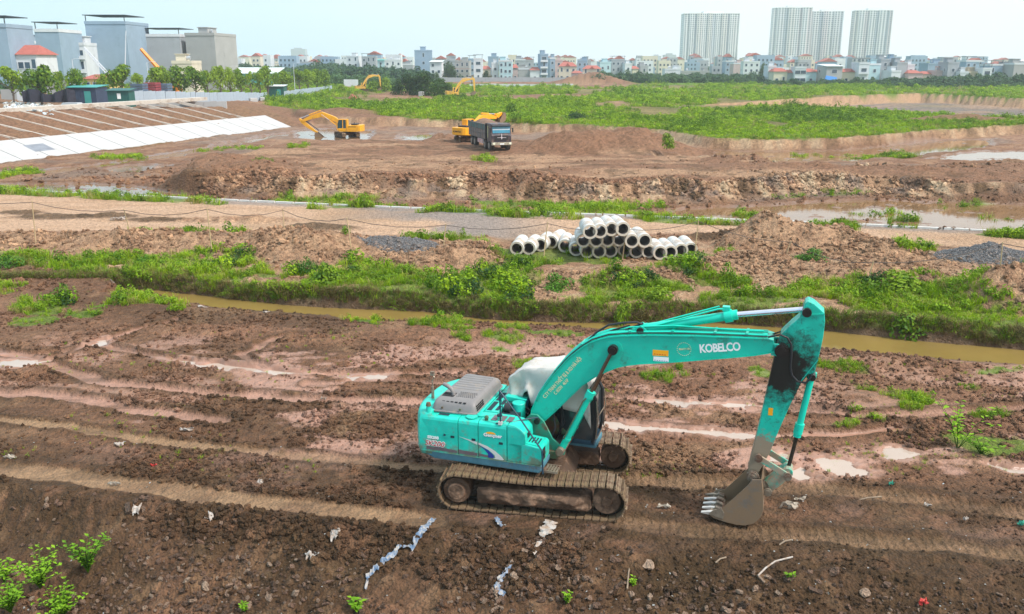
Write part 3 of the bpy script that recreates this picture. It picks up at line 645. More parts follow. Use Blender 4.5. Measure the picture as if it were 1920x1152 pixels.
P_steel = mat('worn steel', (.27, .22, .165), .42, .35, 5, metal=.35, bump=.003, bscale=20, dirt=MUD, dirt_amt=.48, dscale=4)
P_shoe = mat('muddy track shoe steel', (.22, .15, .085), .45, .4, 7, metal=.2, bump=.004, bscale=25, dirt=(.12, .07, .045), dirt_amt=.5, dscale=5)
P_mud = mat('caked mud', (.085, .047, .027), .85, .35, 3, bump=.03, bscale=9, dirt=(.32, .19, .12), dirt_amt=.44, dscale=1.6)
P_rod = mat('chrome rod', (.72, .72, .80), .16, .05, 3, metal=.75)
P_oily = mat('oily rod', (.05, .045, .035), .3, .4, 6, metal=.5)
P_bucket = mat('scraped bucket steel', (.15, .135, .12), .42, .45, 2.2, metal=.25, bump=.002, bscale=14, dirt=(.25, .165, .10), dirt_amt=.62, dscale=2.4)
P_tooth = mat('bright worn teeth', (.62, .58, .54), .35, .2, 6, metal=.4)
P_rust = mat('rusty green casting', (.05, .13, .065), .6, .5, 4, dirt=(.16, .07, .045), dirt_amt=.52, dscale=3)
P_pin = mat('greasy pin', (.025, .02, .018), .35, .4, 8, metal=.3)
P_glass = glass_mat('cab glass', (.035, .045, .05))
P_tarp = mat('dirty white tarpaulin', (.52, .49, .455), .65, .12, 1.5, dirt=(.42, .31, .22), dirt_amt=.40, dscale=1.3)
P_yell = mat('excavator yellow', (.78, .36, .01), .4, .15, 2, dirt=(.24, .15, .07), dirt_amt=.36, dscale=1.2)
P_orange = mat('orange print', (.95, .40, .01), .5, .05, 3)
P_white = mat('white print', (.85, .85, .83), .5, .05, 3)
P_navy = mat('navy print', (.015, .035, .25), .45, .1, 3)
P_silver = mat('silver print', (.62, .60, .57), .4, .08, 3)
P_red = mat('red print', (.45, .03, .02), .5, .1, 3)
P_black_pr = mat('black print', (.02, .02, .025), .5, .1, 3)
P_band = mat('brown grey band print', (.13, .10, .11), .5, .2, 6)

def text_mesh(body, size, m, depth=.0015, bold=0., shear=0., space=1.):
    c = bpy.data.curves.new('lettering', 'FONT'); c.body = body; c.size = size; c.extrude = depth; c.offset = bold; c.shear = shear; c.space_character = space
    c.align_x = 'LEFT'; c.resolution_u = 3
    o = bpy.data.objects.new('lettering', c); COL.objects.link(o); bpy.context.view_layer.update()
    me = bpy.data.meshes.new_from_object(o.evaluated_get(bpy.context.evaluated_depsgraph_get()))
    bpy.data.objects.remove(o); me.materials.clear(); me.materials.append(m); return me
def lettering(body, size, m, M, parent, name='lettering', sx=1., **k):
    me = text_mesh(body, size, m, **k); o = link(name, me, parent); o.matrix_local = M @ Matrix.Diagonal((sx, 1, 1, 1)); return o
def side_M(x, z, y, ang=0., sc=1.):
    """text standing on a face that looks toward local -Y"""
    return Matrix.Translation((x, y, z)) @ Matrix.Rotation(-ang, 4, 'Y') @ Matrix.Rotation(R(90), 4, 'X')

def track(parent, y0, y1, wheel_mat, detail=True, L_=3.62, r=.43, zc=.48, M=None, seed=0):
    """one crawler: shoes round a loop, side frame, drive hub, idler, rollers; outer side is y0"""
    M = M or Matrix()
    side = 1 if y0 < y1 else -1                     # direction from the outer edge inward
    tr = empty('track', (0, 0, 0)); tr.parent = parent
    ya, yb = min(y0, y1), max(y0, y1); per = 2 * L_ + 2 * math.pi * r; n = 52 if detail else 26; rnd = random.Random(seed)
    pitch = per / n
    mb = MB()
    mb.box(-pitch * .455, pitch * .43, ya, yb, -.012, .016)
    for gx_, gh in ((-.38, .045), (-.02, .014), (.34, .014)):
        mb.box(gx_ * pitch - .011, gx_ * pitch + .011, ya + .004, yb - .004, .014, gh + .016)
    shoe = mb.mesh('track_shoe', P_shoe)
    def at(s_):
        s_ %= per
        if s_ < L_:                                   # top run, with a sag toward the idler end
            u = s_ / L_; return (-L_ / 2 + s_, zc + r - .07 * math.sin(u * math.pi) ** 1.5 , .0)
        s_ -= L_
        if s_ < math.pi * r: a = s_ / r; return (L_ / 2 + r * math.sin(a), zc + r * math.cos(a), a)
        s_ -= math.pi * r
        if s_ < L_: return (L_ / 2 - s_, zc - r, math.pi)
        s_ -= L_; a = s_ / r; return (-L_ / 2 - r * math.sin(a), zc - r * math.cos(a), math.pi + a)
    for i in range(n):
        p = at(i * pitch + .05); q = at(i * pitch + .05 + .02)
        a = math.atan2(-(q[1] - p[1]), q[0] - p[0]) + rnd.uniform(-.015, .015)
        o = link('track_shoe', shoe, tr); o.matrix_local = M @ Matrix.Translation((p[0], 0, p[1])) @ Matrix.Rotation(a, 4, 'Y')
    ym = (ya + yb) / 2
    ch = MB(M)
    for i in range(n):                                # the chain under the shoes
        p = at(i * pitch + .05); q = at(i * pitch + .1); a = math.atan2(-(q[1] - p[1]), q[0] - p[0])
        ch.box(-pitch * .42, pitch * .42, ym - .11, ym - .06, -.11, -.014, M=Matrix.Translation((p[0], 0, p[1])) @ Matrix.Rotation(a, 4, 'Y'))
        ch.box(-pitch * .42, pitch * .42, ym + .06, ym + .11, -.11, -.014, M=Matrix.Translation((p[0], 0, p[1])) @ Matrix.Rotation(a, 4, 'Y'))
    ch.build('track_chain', P_oily if detail else P_black, tr)
    # side frame, caked with mud
    fr = MB(M); yo = y0 + side * .10; yi = y1 - side * .12
    f0, f1 = min(yo, yi), max(yo, yi)
    prof = [(-1.30, .20), (1.36, .20), (1.46, .28), (1.44, .50), (1.2, .60), (-1.05, .64), (-1.32, .58)]
    fr.prism(prof, f0, f1)
    o = fr.build('side_frame', P_mud, tr, bevel=.03)
    if detail:
        rr = np.random.RandomState(seed + 3)
        lump = MB(M); nx_, nz_ = 60, 16; V = []
        for j in range(nz_):
            for i in range(nx_):
                u = i / (nx_ - 1); v = j / (nz_ - 1); X_ = -1.28 + 2.66 * u; Z_ = .21 + v * (.42 - .05 * u)
                dd = float(fbm(np.array([X_ * 1.0]), np.array([Z_ * 1.6 + seed]), .35, 4, 5 + seed)[0])
                dd2 = float(fbm(np.array([X_]), np.array([Z_ + seed]), 1.0, 2, 15 + seed)[0])
                out_ = .015 + max(0, dd - .38) * .30 + max(0, dd2 - .5) * .25 + .05 * math.sin(v * math.pi)
                e = min(1, min(u, 1 - u) * 12, min(v, 1 - v) * 6); V.append((X_, y0 + side * (.10 - out_ * e), Z_))
        lump.add(V, [(j * nx_ + i, j * nx_ + i + 1, (j + 1) * nx_ + i + 1, (j + 1) * nx_ + i) for j in range(nz_ - 1) for i in range(nx_ - 1)])
        lump.build('caked_mud', P_mud, tr, smooth=60)
    h = MB(M)                                         # final drive at the rear
    h.cyl((-L_ / 2, yi, zc), (-L_ / 2, y0 + side * .12, zc), r - .10, n=26); h.cyl((-L_ / 2, y0 + side * .12, zc), (-L_ / 2, y0 + side * .03, zc), .235, .205, n=22)
    h.build('drive_hub', P_mud if detail else wheel_mat, tr, bevel=.012, smooth=40)
    g = MB(M); g.cyl((L_ / 2, ya + .16, zc), (L_ / 2, yb - .16, zc), r - .10, n=26); g.cyl((L_ / 2, ya + .10, zc), (L_ / 2, yb - .10, zc), .13, n=14); g.build('idler_wheel', P_mud, tr, bevel=.02, smooth=40)
    for k in range(7 if detail else 3):
        x_ = -1.15 + k * (2.4 / (6 if detail else 2)); rl = MB(M); rl.cyl((x_, ya + .14, .15), (x_, yb - .14, .15), .085, n=12); rl.build('roller', P_oily, tr, smooth=40)
    return tr

# ================================================================== the turquoise excavator
HX, HY = .70, 20.42; HYAW, TYAW = R(-18), R(-9.7)
HZ = .03
hero = empty('excavator', (HX, HY, HZ), HYAW, label='turquoise excavator parked on the dark dirt with a white tarpaulin over its cab', cat='excavator')
hX = Vector((math.cos(HYAW), math.sin(HYAW), 0)); hY = Vector((-math.sin(HYAW), math.cos(HYAW), 0)); hO = Vector((HX, HY, HZ))
def pl(px, py, Y=0.):
    """photo pixel -> (x, z) on the machine's own plane y = Y"""
    r = Vector(ray(px, py)); o = Vector((0, 0, CAM_H)); t = ((hO + hY * Y - o).dot(hY)) / r.dot(hY); q = o + r * t - hO
    return (q.dot(hX), q.z)
def PL(pts, Y=0.): return [pl(a, b, Y) for a, b in pts]
TM = Matrix.Rotation(TYAW - HYAW, 4, 'Z')
GA = 1.24; SH = .38                                   # half gauge, half shoe width
track(hero, -GA - SH, -GA + SH, P_mud, M=TM, seed=1)
track(hero, GA + SH, GA - SH, P_mud, M=TM, seed=2)
m = MB(TM); m.prism([(-.95, .45), (.95, .45), (.7, .86), (-.7, .86)], -.95, .95); m.prism([(-.35, .36), (.35, .36), (.3, .62), (-.3, .62)], -1.2, 1.2)
m.cyl((0, 0, .84), (0, 0, 1.0), .68, n=28); m.build('undercarriage_frame', P_mud, hero, bevel=.03)
m = MB(); m.cyl((0, 0, .95), (0, 0, 1.08), .60, n=28); m.build('swing_ring', P_oily, hero)
# upper structure ---------------------------------------------------
yR = -1.28
m = MB(); m.prism([(-2.35, .98), (.36, .98), (.42, 1.06), (.42, 1.19), (-2.70, 1.19), (-2.70, 1.12)], -1.25, -.5); m.build('right_skirt', P_skirt, hero, bevel=.04)
m = MB(); m.prism([(-2.3, 1.0), (1.35, 1.0), (1.35, 1.18), (-2.6, 1.18)], .5, 1.25); m.build('left_skirt', P_skirt, hero, bevel=.04)
m = MB(); m.box(-2.6, .6, -.5, .5, 1.04, 1.25); m.build('revolving_frame', P_rust, hero, bevel=.02)
# counterweight: rounded back
cwo = []
for i in range(13):
    a = i / 12; y_ = -1.30 + 2.60 * a; cwo.append((-2.72 - .30 * (1 - abs(2 * a - 1) ** 3.2) ** .9, y_))
m = MB(); rings = []
for zz, sc, off in ((1.02, .90, .10), (1.10, .975, .02), (1.25, 1, 0), (1.75, 1, 0), (2.05, .99, .01), (2.17, .955, .05), (2.205, .90, .12)):
    rings.append([(x_ + off, y_ * sc, zz) for x_, y_ in cwo] + [(-2.42, 1.28 * sc, zz), (-2.42, -1.28 * sc, zz)])
n_ = len(rings[0]); V = [p for r_ in rings for p in r_]; Fq = [(i * n_ + k, (i + 1) * n_ + k, (i + 1) * n_ + (k + 1) % n_, i * n_ + (k + 1) % n_) for i in range(len(rings) - 1) for k in range(n_)]
Fq += [list(range(n_)), [(len(rings) - 1) * n_ + k for k in range(n_)][::-1]]
m.add(V, Fq); cw = m.build('counterweight', P_turq, hero, smooth=50)
# inner core painted dark for the shade seen through the gaps
m = MB(); m.box(-2.68, -.42, -1.24, 1.22, 1.2, 2.08); m.box(-.44, .38, -1.23, -.6, 1.2, 1.60); m.build('dark_gap_core', P_seam, hero)
# side doors on the near side
def door(x0, x1, z0=1.205, z1=2.13, name='side_door'):
    m = MB(); pr = [(-1.285, z0), (-1.285, z1 - .10), (-1.265, z1 - .035), (-1.20, z1), (-1.02, z1 + .006), (-1.02, z0)]
    m.prism([(p[0], p[1]) for p in pr], x0, x1, axis='x'); return m.build(name, P_turq, hero, bevel=.012)
d1 = door(-2.675, -1.715); d2 = door(-1.70, -1.195); d3 = door(-1.18, -.46)
for d_, x_ in ((d1, -1.85), (d2, -1.30), (d3, -.60)):
    k = MB(); k.box(x_ - .05, x_ + .05, -1.292, -1.286, 1.62, 1.68); k.build('latch', P_seam, d_)
m = MB(); m.box(-2.69, .40, -1.29, -1.27, 1.185, 1.203); m.build('sill_trim', P_turq, hero)
# fuel tank front, rounded
m = MB(); m.prism([(-.45, 1.205), (-.45, 2.135), (-.25, 2.12), (-.10, 2.06), (.0, 1.95), (.02, 1.72), (-.05, 1.63), (-.05, 1.205)], -1.285, -.62); m.build('tank_front', P_turq, hero, bevel=.03, smooth=40)
m = MB(); m.box(-.02, .035, -1.10, -.93, 1.80, 1.92); m.build('tank_window', P_black, hero, bevel=.01)
# tool box
m = MB(); m.prism([(-.43, 1.205), (.40, 1.205), (.43, 1.25), (.43, 1.60), (.38, 1.66), (-.02, 1.70), (-.43, 1.70)], -1.285, -.62); tb = m.build('tool_box', P_turq, hero, bevel=.03)
m = MB(); m.prism([(-.02, 1.70), (.33, 1.668), (.33, 1.69), (-.02, 1.722)], -1.22, -.72); m.build('lid', P_turq, tb, bevel=.01)
for k in range(4):
    q = MB(); q.box(.04 + k * .075, .075 + k * .075, -1.12 , -.82, 1.712 - k * .006, 1.722 - k * .006); q.build('grip_strip', P_seam, tb)
m = MB(); m.prism([(.428, 1.32), (.436, 1.32), (.436, 1.62), (.428, 1.62)], -1.22, -1.02); m.cyl((.43, -1.12, 1.48), (.455, -1.12, 1.48), .07, n=14); m.build('head_lamp', P_black, tb)
m = MB()
for k in range(5): m.box(.46 + k * .07, .50 + k * .07, -1.20, -.85, 1.03, 1.06)
m.box(.44, .80, -1.22, -1.19, 1.02, 1.07); m.box(.44, .80, -.86, -.83, 1.02, 1.07); m.build('step', P_steel, hero)
# deck plates on top
m = MB(); m.box(-2.66, -1.28, -1.02, 1.26, 2.08, 2.165); m.box(-1.27, -.44, -1.02, -.62, 2.06, 2.14); m.build('top_deck', P_turq, hero, bevel=.02)
m = MB(); m.box(-1.26, -.88, -.60, 1.26, 2.05, 2.15); m.build('valve_cover', P_turq, hero, bevel=.02)
m = MB(); m.box(-1.22, -1.10, -.55, .05, 2.151, 2.156); m.box(-1.22, -1.10, .12, .7, 2.151, 2.156); m.box(-1.02, -.93, -.5, -.2, 2.151, 2.156); m.box(-1.02, -.93, -.1, .2, 2.151, 2.156); m.box(-1.15, -.98, .85, 1.1, 2.151, 2.156); m.build('deck_slot', P_seam, hero)
m = MB()
for k in range(3): m.box(-.92 + k * .19, -.78 + k * .19, -1.10 + k * .02, -.78, 2.142, 2.152)
m.build('grip_pad', P_band, hero)
m = MB(); m.box(-2.3, -1.95, -1.20, -1.06, 2.128, 2.143); m.build('vent_recess', P_turq, hero, bevel=.01); m = MB(); m.box(-2.26, -1.99, -1.185, -1.075, 2.144, 2.148); m.build('vent_grille', P_seam, hero)
for x_, y_, r_ in ((-1.42, -1.08, .14), (-1.22, -.88, .13)):
    m = MB(); m.cyl((x_, y_, 2.14), (x_, y_, 2.175), r_, n=18); m.build('filler_cap', P_turq, hero, bevel=.01)
m = MB(); m.cyl((-1.02, -1.12, 2.13), (-1.02, -1.12, 2.20), .045, n=10); m.cyl((-1.02, -1.12, 2.20), (-1.02, -1.12, 2.25), .06, .03, n=10); m.build('tank_cap', P_rust, hero)
m = MB(); m.cyl((-.72, -1.02, 2.13), (-.72, -1.02, 2.24), .055, n=12); m.build('breather', P_turq, hero); m = MB(); m.cyl((-.72, -1.02, 2.24), (-.72, -1.02, 2.28), .065, n=12); m.build('breather_cap', P_seam, hero)
m = MB(); m.cyl((-2.52, -1.16, 2.13), (-2.52, -1.16, 2.34), .07, .055, n=12); m.build('lamp_post', P_turq, hero); m = MB(); m.cyl((-2.52, -1.16, 2.34), (-2.52, -1.16, 2.42), .07, .05, n=12); m.build('post_cap', P_rust, hero)
# grey hood
m = MB(); hr = [(-2.50, -1.04), (-1.36, -.98), (-1.36, 1.12), (-2.42, 1.22)]
def hood_ring(z, ins, r=.12):
    """rounded outline of the hood at height z, drawn in by ins"""
    P = [Vector(p) for p in hr]; c = sum(P, Vector((0, 0))) / 4; P = [p + (c - p).normalized() * ins * 1.35 for p in P]; o_ = []
    for i, p in enumerate(P):
        a = (P[i - 1] - p).normalized(); b_ = (P[(i + 1) % 4] - p).normalized()
        for k in range(5):
            t_ = k / 4; o_.append(tuple((p + a * r * (1 - t_) ** 2 + b_ * r * t_ ** 2)) + (z,))
    return o_
rings = [hood_ring(2.165, -.03), hood_ring(2.19, -.03), hood_ring(2.20, .0), hood_ring(2.33, .03), hood_ring(2.41, .08), hood_ring(2.45, .16)]
n_ = len(rings[0]); V = [p for r_ in rings for p in r_]
m.add(V, [(i * n_ + k, i * n_ + (k + 1) % n_, (i + 1) * n_ + (k + 1) % n_, (i + 1) * n_ + k) for i in range(len(rings) - 1) for k in range(n_)] + [[(len(rings) - 1) * n_ + k for k in range(n_)]])
hood = m.build('hood', P_grey, hero, smooth=45)
for k in range(7):
    q = MB(); y_ = -.05 + k * .155; q.prism([(y_ - .062, 2.449), (y_ + .062, 2.449), (y_ + .045, 2.466), (y_ - .045, 2.466)], -2.30 + .0 * k, -1.52, axis='x'); q.build('hood_rib', P_grey, hood, bevel=.006)
q = MB(); q.box(-2.36, -2.05, -.70, -.42, 2.44, 2.453); q.build('exhaust_opening', P_hole, hood)
hol = MB()
for i in range(9):
    for j in range(5): hol.cyl((-1.98 + i * .052 + (j % 2) * .026, -.62 + j * .075, 2.446), (-1.98 + i * .052 + (j % 2) * .026, -.62 + j * .075, 2.4525), .021, n=6)
tag(hol.build('vent_hole', P_hole, hood), kind='stuff')
hol = MB()
for i in range(4):
    for j in range(3): hol.box(-1.362 + .001 - .012 * j, -1.345 - .012 * j, -.86 + i * .13, -.77 + i * .13, 2.22 + j * .05, 2.255 + j * .05)
for i in range(6): hol.box(-2.25 + i * .11, -2.18 + i * .11, -.93, -.87, 2.405, 2.418)
tag(hol.build('side_vent', P_hole, hood), kind='stuff')
q = MB(); q.tube([(-2.10, -.55, 2.30), (-2.10, -.55, 2.50), (-2.16, -.54, 2.60), (-2.28, -.52, 2.66), (-2.38, -.50, 2.69)], .052, n=12); q.build('exhaust_pipe', P_grey, hero, smooth=50)
for x_ in (-2.22, -1.75):
    q = MB(); q.cyl((x_, -1.005, 2.27), (x_, -1.03, 2.27), .03, n=6); q.build('hood_bolt', P_rust, hood)
# beacon post at the rear
q = MB(); q.cyl((-2.75, -.35, 2.18), (-2.75, -.35, 2.52), .045, .035, n=8); q.tube([(-2.75, -.35, 2.5), (-2.76, -.34, 2.68), (-2.70, -.35, 2.78), (-2.78, -.32, 2.86)], .02); q.box(-2.80, -2.70, -.38, -.30, 2.82, 2.92); q.build('lamp_stalk', P_steel, hero)
# hydraulic bay in front of the hood
q = MB(); q.prism([(-.95, 2.16), (-.40, 2.16), (-.40, 2.25), (-.95, 2.30)], .15, 1.24); q.box(-.93, -.42, .2, 1.2, 1.5, 2.17); q.build('battery_cover', P_turq, hero, bevel=.02)
q = MB(); q.box(-.41, -.36, .15, 1.24, 1.4, 2.24); q.build('painted_back_shade', P_dark, hero)  # dark panel painted in as the shade of the opening behind the cab
q = MB(); q.cyl((-.82, -.30, 2.17), (-.66, -.30, 2.17), .13, n=18); q.build('air_filter', P_black, hero, bevel=.01, smooth=40)
q = MB(); q.cyl((-.52, -.12, 1.7), (-.52, -.12, 2.28), .17, n=18); q.build('oil_tank', P_turq, hero, bevel=.02, smooth=40)
q = MB(); q.tube([(-.85, -.28, 2.1), (-.6, -.1, 2.05), (-.35, .0, 1.95), (-.1, .05, 1.8)], .03); q.tube([(-.8, .05, 2.1), (-.5, .15, 2.12), (-.3, .1, 2.0)], .025); q.build('hose', P_black, hero, smooth=60)
# boom foot brackets
for y_ in (-.42, .36):
    q = MB(); q.prism([(-.55, 1.15), (.75, 1.15), (.78, 1.30), (.45, 1.55), (.22, 1.98), (.05, 2.13), (-.12, 2.13), (-.28, 1.95)], y_, y_ + .06); q.build('boom_bracket', P_rust if y_ > 0 else mat('bracket paint', (.02, .30, .20), .5, .3, 3, dirt=(.13, .075, .045), dirt_amt=.46, dscale=3), hero, bevel=.012)
q = MB(); q.cyl((.06, -.50, 1.98), (.06, .46, 1.98), .075, n=16); q.build('boom_foot_pin', P_pin, hero, smooth=40)
q = MB(); q.cyl((.68, -.62, 1.30), (.68, .62, 1.30), .10, n=16); q.build('cylinder_foot_pin', P_steel, hero, smooth=40)
q = MB(); q.box(.1, .66, -.36, .36, 1.16, 1.34); q.tube([(.3, -.2, 1.3), (.45, -.15, 1.75), (.35, .0, 2.05), (.3, .1, 2.4)], .03); q.tube([(.4, .1, 1.3), (.6, .15, 1.8), (.5, .2, 2.2)], .028); q.build('swivel_hoses', P_black, hero, smooth=60)

# boom ----------------------------------------------------------------
BY = .30
low = [(1015, 794), (1042, 770), (1067, 746), (1092, 722), (1115, 707), (1136, 697), (1157, 688.5), (1178, 684.5), (1200, 682), (1250, 679.5), (1307, 675), (1360, 671), (1415, 666), (1440, 662), (1456, 659)]
upp = [(1450, 640), (1440, 637), (1390, 634.5), (1307, 631.5), (1223, 630), (1165, 631), (1140, 633.5), (1122, 638), (1109, 643), (1096, 650), (1082, 660), (1068, 671), (1052, 688), (1036, 706), (1020, 727), (1007, 748), (998, 768), (996, 784)]
bp_ = PL(low + upp, -BY)
m = MB(); m.prism(bp_, -BY, BY); boom = m.build('boom', P_boom, hero, bevel=.012)
# flange edges along the top and bottom plates
fl = MB(); up_ = PL(upp[::-1], -BY)
for a, b_ in zip(up_[:-1], up_[1:]):
    d = Vector((b_[0] - a[0], 0, b_[1] - a[1])); n_ = Vector((-d.z, 0, d.x)).normalized() * .022
    V = [(a[0], y_, a[1]) for y_ in (-BY - .03, BY + .03)] + [(b_[0], y_, b_[1]) for y_ in (BY + .03, -BY - .03)]; V2 = [(p[0] + n_.x, p[1], p[2] + n_.z) for p in V]
    fl.add(V + V2, [(0, 1, 2, 3), (7, 6, 5, 4), (0, 4, 5, 1), (1, 5, 6, 2), (2, 6, 7, 3), (3, 7, 4, 0)])
fl.build('top_flange', P_boom, boom)
lo_ = PL(low, -BY); fl = MB()
for a, b_ in zip(lo_[:-1], lo_[1:]):
    d = Vector((b_[0] - a[0], 0, b_[1] - a[1])); n_ = Vector((d.z, 0, -d.x)).normalized() * .018
    V = [(a[0], y_, a[1]) for y_ in (-BY - .02, BY + .02)] + [(b_[0], y_, b_[1]) for y_ in (BY + .02, -BY - .02)]; V2 = [(p[0] + n_.x, p[1], p[2] + n_.z) for p in V]
    fl.add(V + V2, [(0, 1, 2, 3), (7, 6, 5, 4), (0, 4, 5, 1), (1, 5, 6, 2), (2, 6, 7, 3), (3, 7, 4, 0)])
fl.build('bottom_flange', P_boom, boom)
# boom nose fork + pin
tipx, tipz = pl(1466, 650, 0)
for y_ in (-.30, .24):
    q = MB(); q.prism([(tipx - .22, tipz - .14), (tipx + .02, tipz - .15), (tipx + .12, tipz - .08), (tipx + .13, tipz + .05), (tipx + .05, tipz + .14), (tipx - .2, tipz + .13)], y_, y_ + .06); q.build('nose_plate', P_boom, boom, bevel=.01)
q = MB(); q.cyl((tipx, -.40, tipz), (tipx, .40, tipz), .10, n=18); q.cyl((tipx, -.36, tipz), (tipx, .36, tipz), .15, n=18); q.build('arm_pin', P_pin, hero, smooth=40)
# boom cylinder pin, boss
cpx, cpz = pl(1149, 656.5, -BY - .1)
q = MB(); q.cyl((cpx, -BY - .015, cpz), (cpx, -BY - .0, cpz), .21, n=22); q.build('boss_plate', P_boom, boom); q = MB(); q.cyl((cpx, -BY - .20, cpz), (cpx, BY + .20, cpz), .075, n=16); q.cyl((cpx, -BY - .15, cpz), (cpx, -BY - .03, cpz), .12, n=18); q.build('cylinder_pin', P_pin, boom, smooth=40)
fx_, fz_ = .68, 1.30
for y_ in (-BY - .11, BY + .11):
    a = Vector((fx_, y_, fz_)); b_ = Vector((cpx, y_, cpz)); d = (b_ - a); Lc = d.length; d.normalize()
    e = Vector(pl(1111, 737, y_)[:1] + (0,)).x
    bl = max(.4, min(Lc - .3, (Vector((pl(1111, 737, y_)[0], y_, pl(1111, 737, y_)[1])) - a).length))
    q = MB(); q.cyl(a, a + d * bl, .085, n=16); q.cyl(a + d * (bl - .16), a + d * (bl + .02), .105, n=16); q.cyl(a + d * .3, a + d * .36, .098, n=16); q.build('boom_cylinder', P_cyl, hero, smooth=40)
    q = MB(); q.cyl(a + d * bl, b_, .045, n=12); q.build('cylinder_rod', mat('brown rod', (.12, .07, .045), .35, .4, 5, metal=.4), hero, smooth=40)
    q = MB(); side_ = Vector((0, -.10 if y_ < 0 else .10, 0)); up2 = Vector((-.05, 0, .05)); q.tube([a + d * .3 + side_ + up2, a + d * (bl - .3) + side_ + up2, a + d * (bl - .06) + side_ * .6], .018); q.build('feed_pipe', P_rust, hero, smooth=60)
# arm cylinder on top of the boom
ax_, az_ = pl(1203, 617, 0); bx_, bz_ = pl(1513, 580, 0); tx_, tz_ = pl(1373, 591.5, 0)
for y_ in (-.17, .12):
    q = MB(); q.prism([(ax_ - .55, az_ - .30), (ax_ + .30, az_ - .25), (ax_ + .12, az_ + .06), (ax_, az_ + .13), (ax_ - .12, az_ + .06)], y_, y_ + .05); q.build('cylinder_bracket', P_boom, boom, bevel=.01)
q = MB(); q.cyl((ax_, -.22, az_), (ax_, .22, az_), .085, n=16); q.build('bracket_pin', P_pin, boom, smooth=40)
a = Vector((ax_, 0, az_)); b_ = Vector((tx_, 0, tz_)); c_ = Vector((bx_, 0, bz_)); d = (b_ - a).normalized()
q = MB(); q.cyl(a + d * .05, b_, .105, n=20); q.cyl(b_ - d * .17, b_ + d * .0, .15, n=20); q.cyl(b_ - d * .02, b_ + d * .12, .115, n=20); q.cyl(a, a + d * .15, .125, n=16); q.box(tx_ - .22, tx_ - .06, -.08, .08, tz_ + .10, tz_ + .20); q.build('arm_cylinder', P_cyl, hero, smooth=40)
q = MB(); q.cyl(b_ + d * .1, c_, .062, n=16); q.build('arm_cylinder_rod', P_rod, hero, smooth=40)
q = MB(); q.tube([a + Vector((.1, -.1, .10)), a + Vector((.35, -.10, .15)), b_ + Vector((-.3, -.09, .15)), b_ + Vector((-.15, -.05, .15))], .022); q.tube([a + Vector((.1, .1, .10)), a + Vector((.35, .10, .16)), b_ + Vector((-.3, .09, .16))], .022); q.build('cylinder_pipe', P_cyl, hero, smooth=60)
# pipes and hoses along the boom's back
def along(pts, dz, y_): return [(p[0] - dz * .25, y_, p[1] + dz) for p in pts]
pts_b = PL([(1000, 768), (1010, 745), (1024, 724), (1040, 703), (1056, 684), (1072, 668), (1090, 654), (1110, 642), (1140, 633), (1180, 630), (1260, 630), (1340, 632.5), (1400, 635), (1440, 637)], -BY)
for k, (y_, dz, m_, r_) in enumerate(((-.20, .07, P_cyl, .022), (-.12, .075, P_cyl, .022), (-.05, .06, P_black, .018), (.05, .07, P_cyl, .02), (.13, .075, P_cyl, .022), (-.26, .05, P_black, .013))):
    q = MB(); q.tube(along(pts_b, dz, y_), r_); q.build('boom_pipe' if m_ is P_cyl else 'boom_hose', m_, hero, smooth=60)
q = MB(); q.tube([(pts_b[9][0] - .05, -.14, pts_b[9][1] + .16), (pts_b[10][0], -.14, pts_b[10][1] + .2), (pts_b[12][0] - .3, -.14, pts_b[12][1] + .13), (pts_b[13][0] - .1, -.14, pts_b[13][1] + .14)], .022); q.build('boom_pipe', P_cyl, hero, smooth=60)
for i in (3, 6, 9, 10, 11, 12):
    p = pts_b[i]; q = MB(); q.box(p[0] - .03, p[0] + .03, -.24, .18, p[1] + .01, p[1] + .10); q.build('pipe_clamp', P_boom, boom)
q = MB(); 
h1 = [pl(*p, -.1) for p in [(1090, 650), (1120, 622), (1142, 609), (1170, 605), (1195, 604), (1204, 608)]]; q.tube([(a_, -.12, b2) for a_, b2 in h1], .026)
h1 = [pl(*p, -.05) for p in [(1140, 627), (1165, 622), (1190, 612), (1206, 606)]]; q.tube([(a_, -.05, b2) for a_, b2 in h1], .024)
h1 = [pl(*p, -.05) for p in [(1095, 652), (1120, 632), (1150, 620), (1180, 612)]]; q.tube([(a_, .02, b2) for a_, b2 in h1], .022)
q.build('loose_hose', P_black, hero, smooth=60)
q = MB(); h1 = [pl(*p, -.36) for p in [(1440, 633), (1462, 628), (1476, 634), (1483, 646), (1484, 662), (1482, 690), (1485, 705), (1495, 716), (1510, 719), (1518, 712), (1522, 703)]]; q.tube([(a_, -.34, b2) for a_, b2 in h1], .026); q.build('arm_hose', P_black, hero, smooth=60)
q = MB(); h1 = [pl(*p, 0) for p in [(1420, 640), (1445, 632), (1468, 624), (1484, 610), (1500, 596), (1508, 585)]]; q.tube([(a_, .16, b2) for a_, b2 in h1], .02); q.build('arm_hose', P_black, hero, smooth=60)

# arm -----------------------------------------------------------------
AY = .24
arm_o = [(1516, 566), (1527, 571), (1546, 588), (1547, 604), (1544, 630), (1540, 650), (1534, 674), (1530, 690), (1527, 700), (1515, 704), (1502, 719), (1492, 740), (1483, 757), (1470, 786), (1460, 808), (1444, 848), (1434, 866), (1424, 884), (1412, 898), (1402, 890), (1403, 876),
         (1411, 844), (1423, 798), (1436, 740), (1450, 678), (1456, 655), (1464, 628), (1484, 609), (1500, 596), (1507, 578), (1510, 569)]
ap = PL(arm_o, -AY); m = MB(); m.prism(ap, -AY, AY)
P_arm = mat('turquoise arm paint', (.006, .47, .35), .36, .2, 2.5, bump=.002, bscale=8, dirt=(.02, .025, .018), dirt_amt=.40, dscale=3.2)
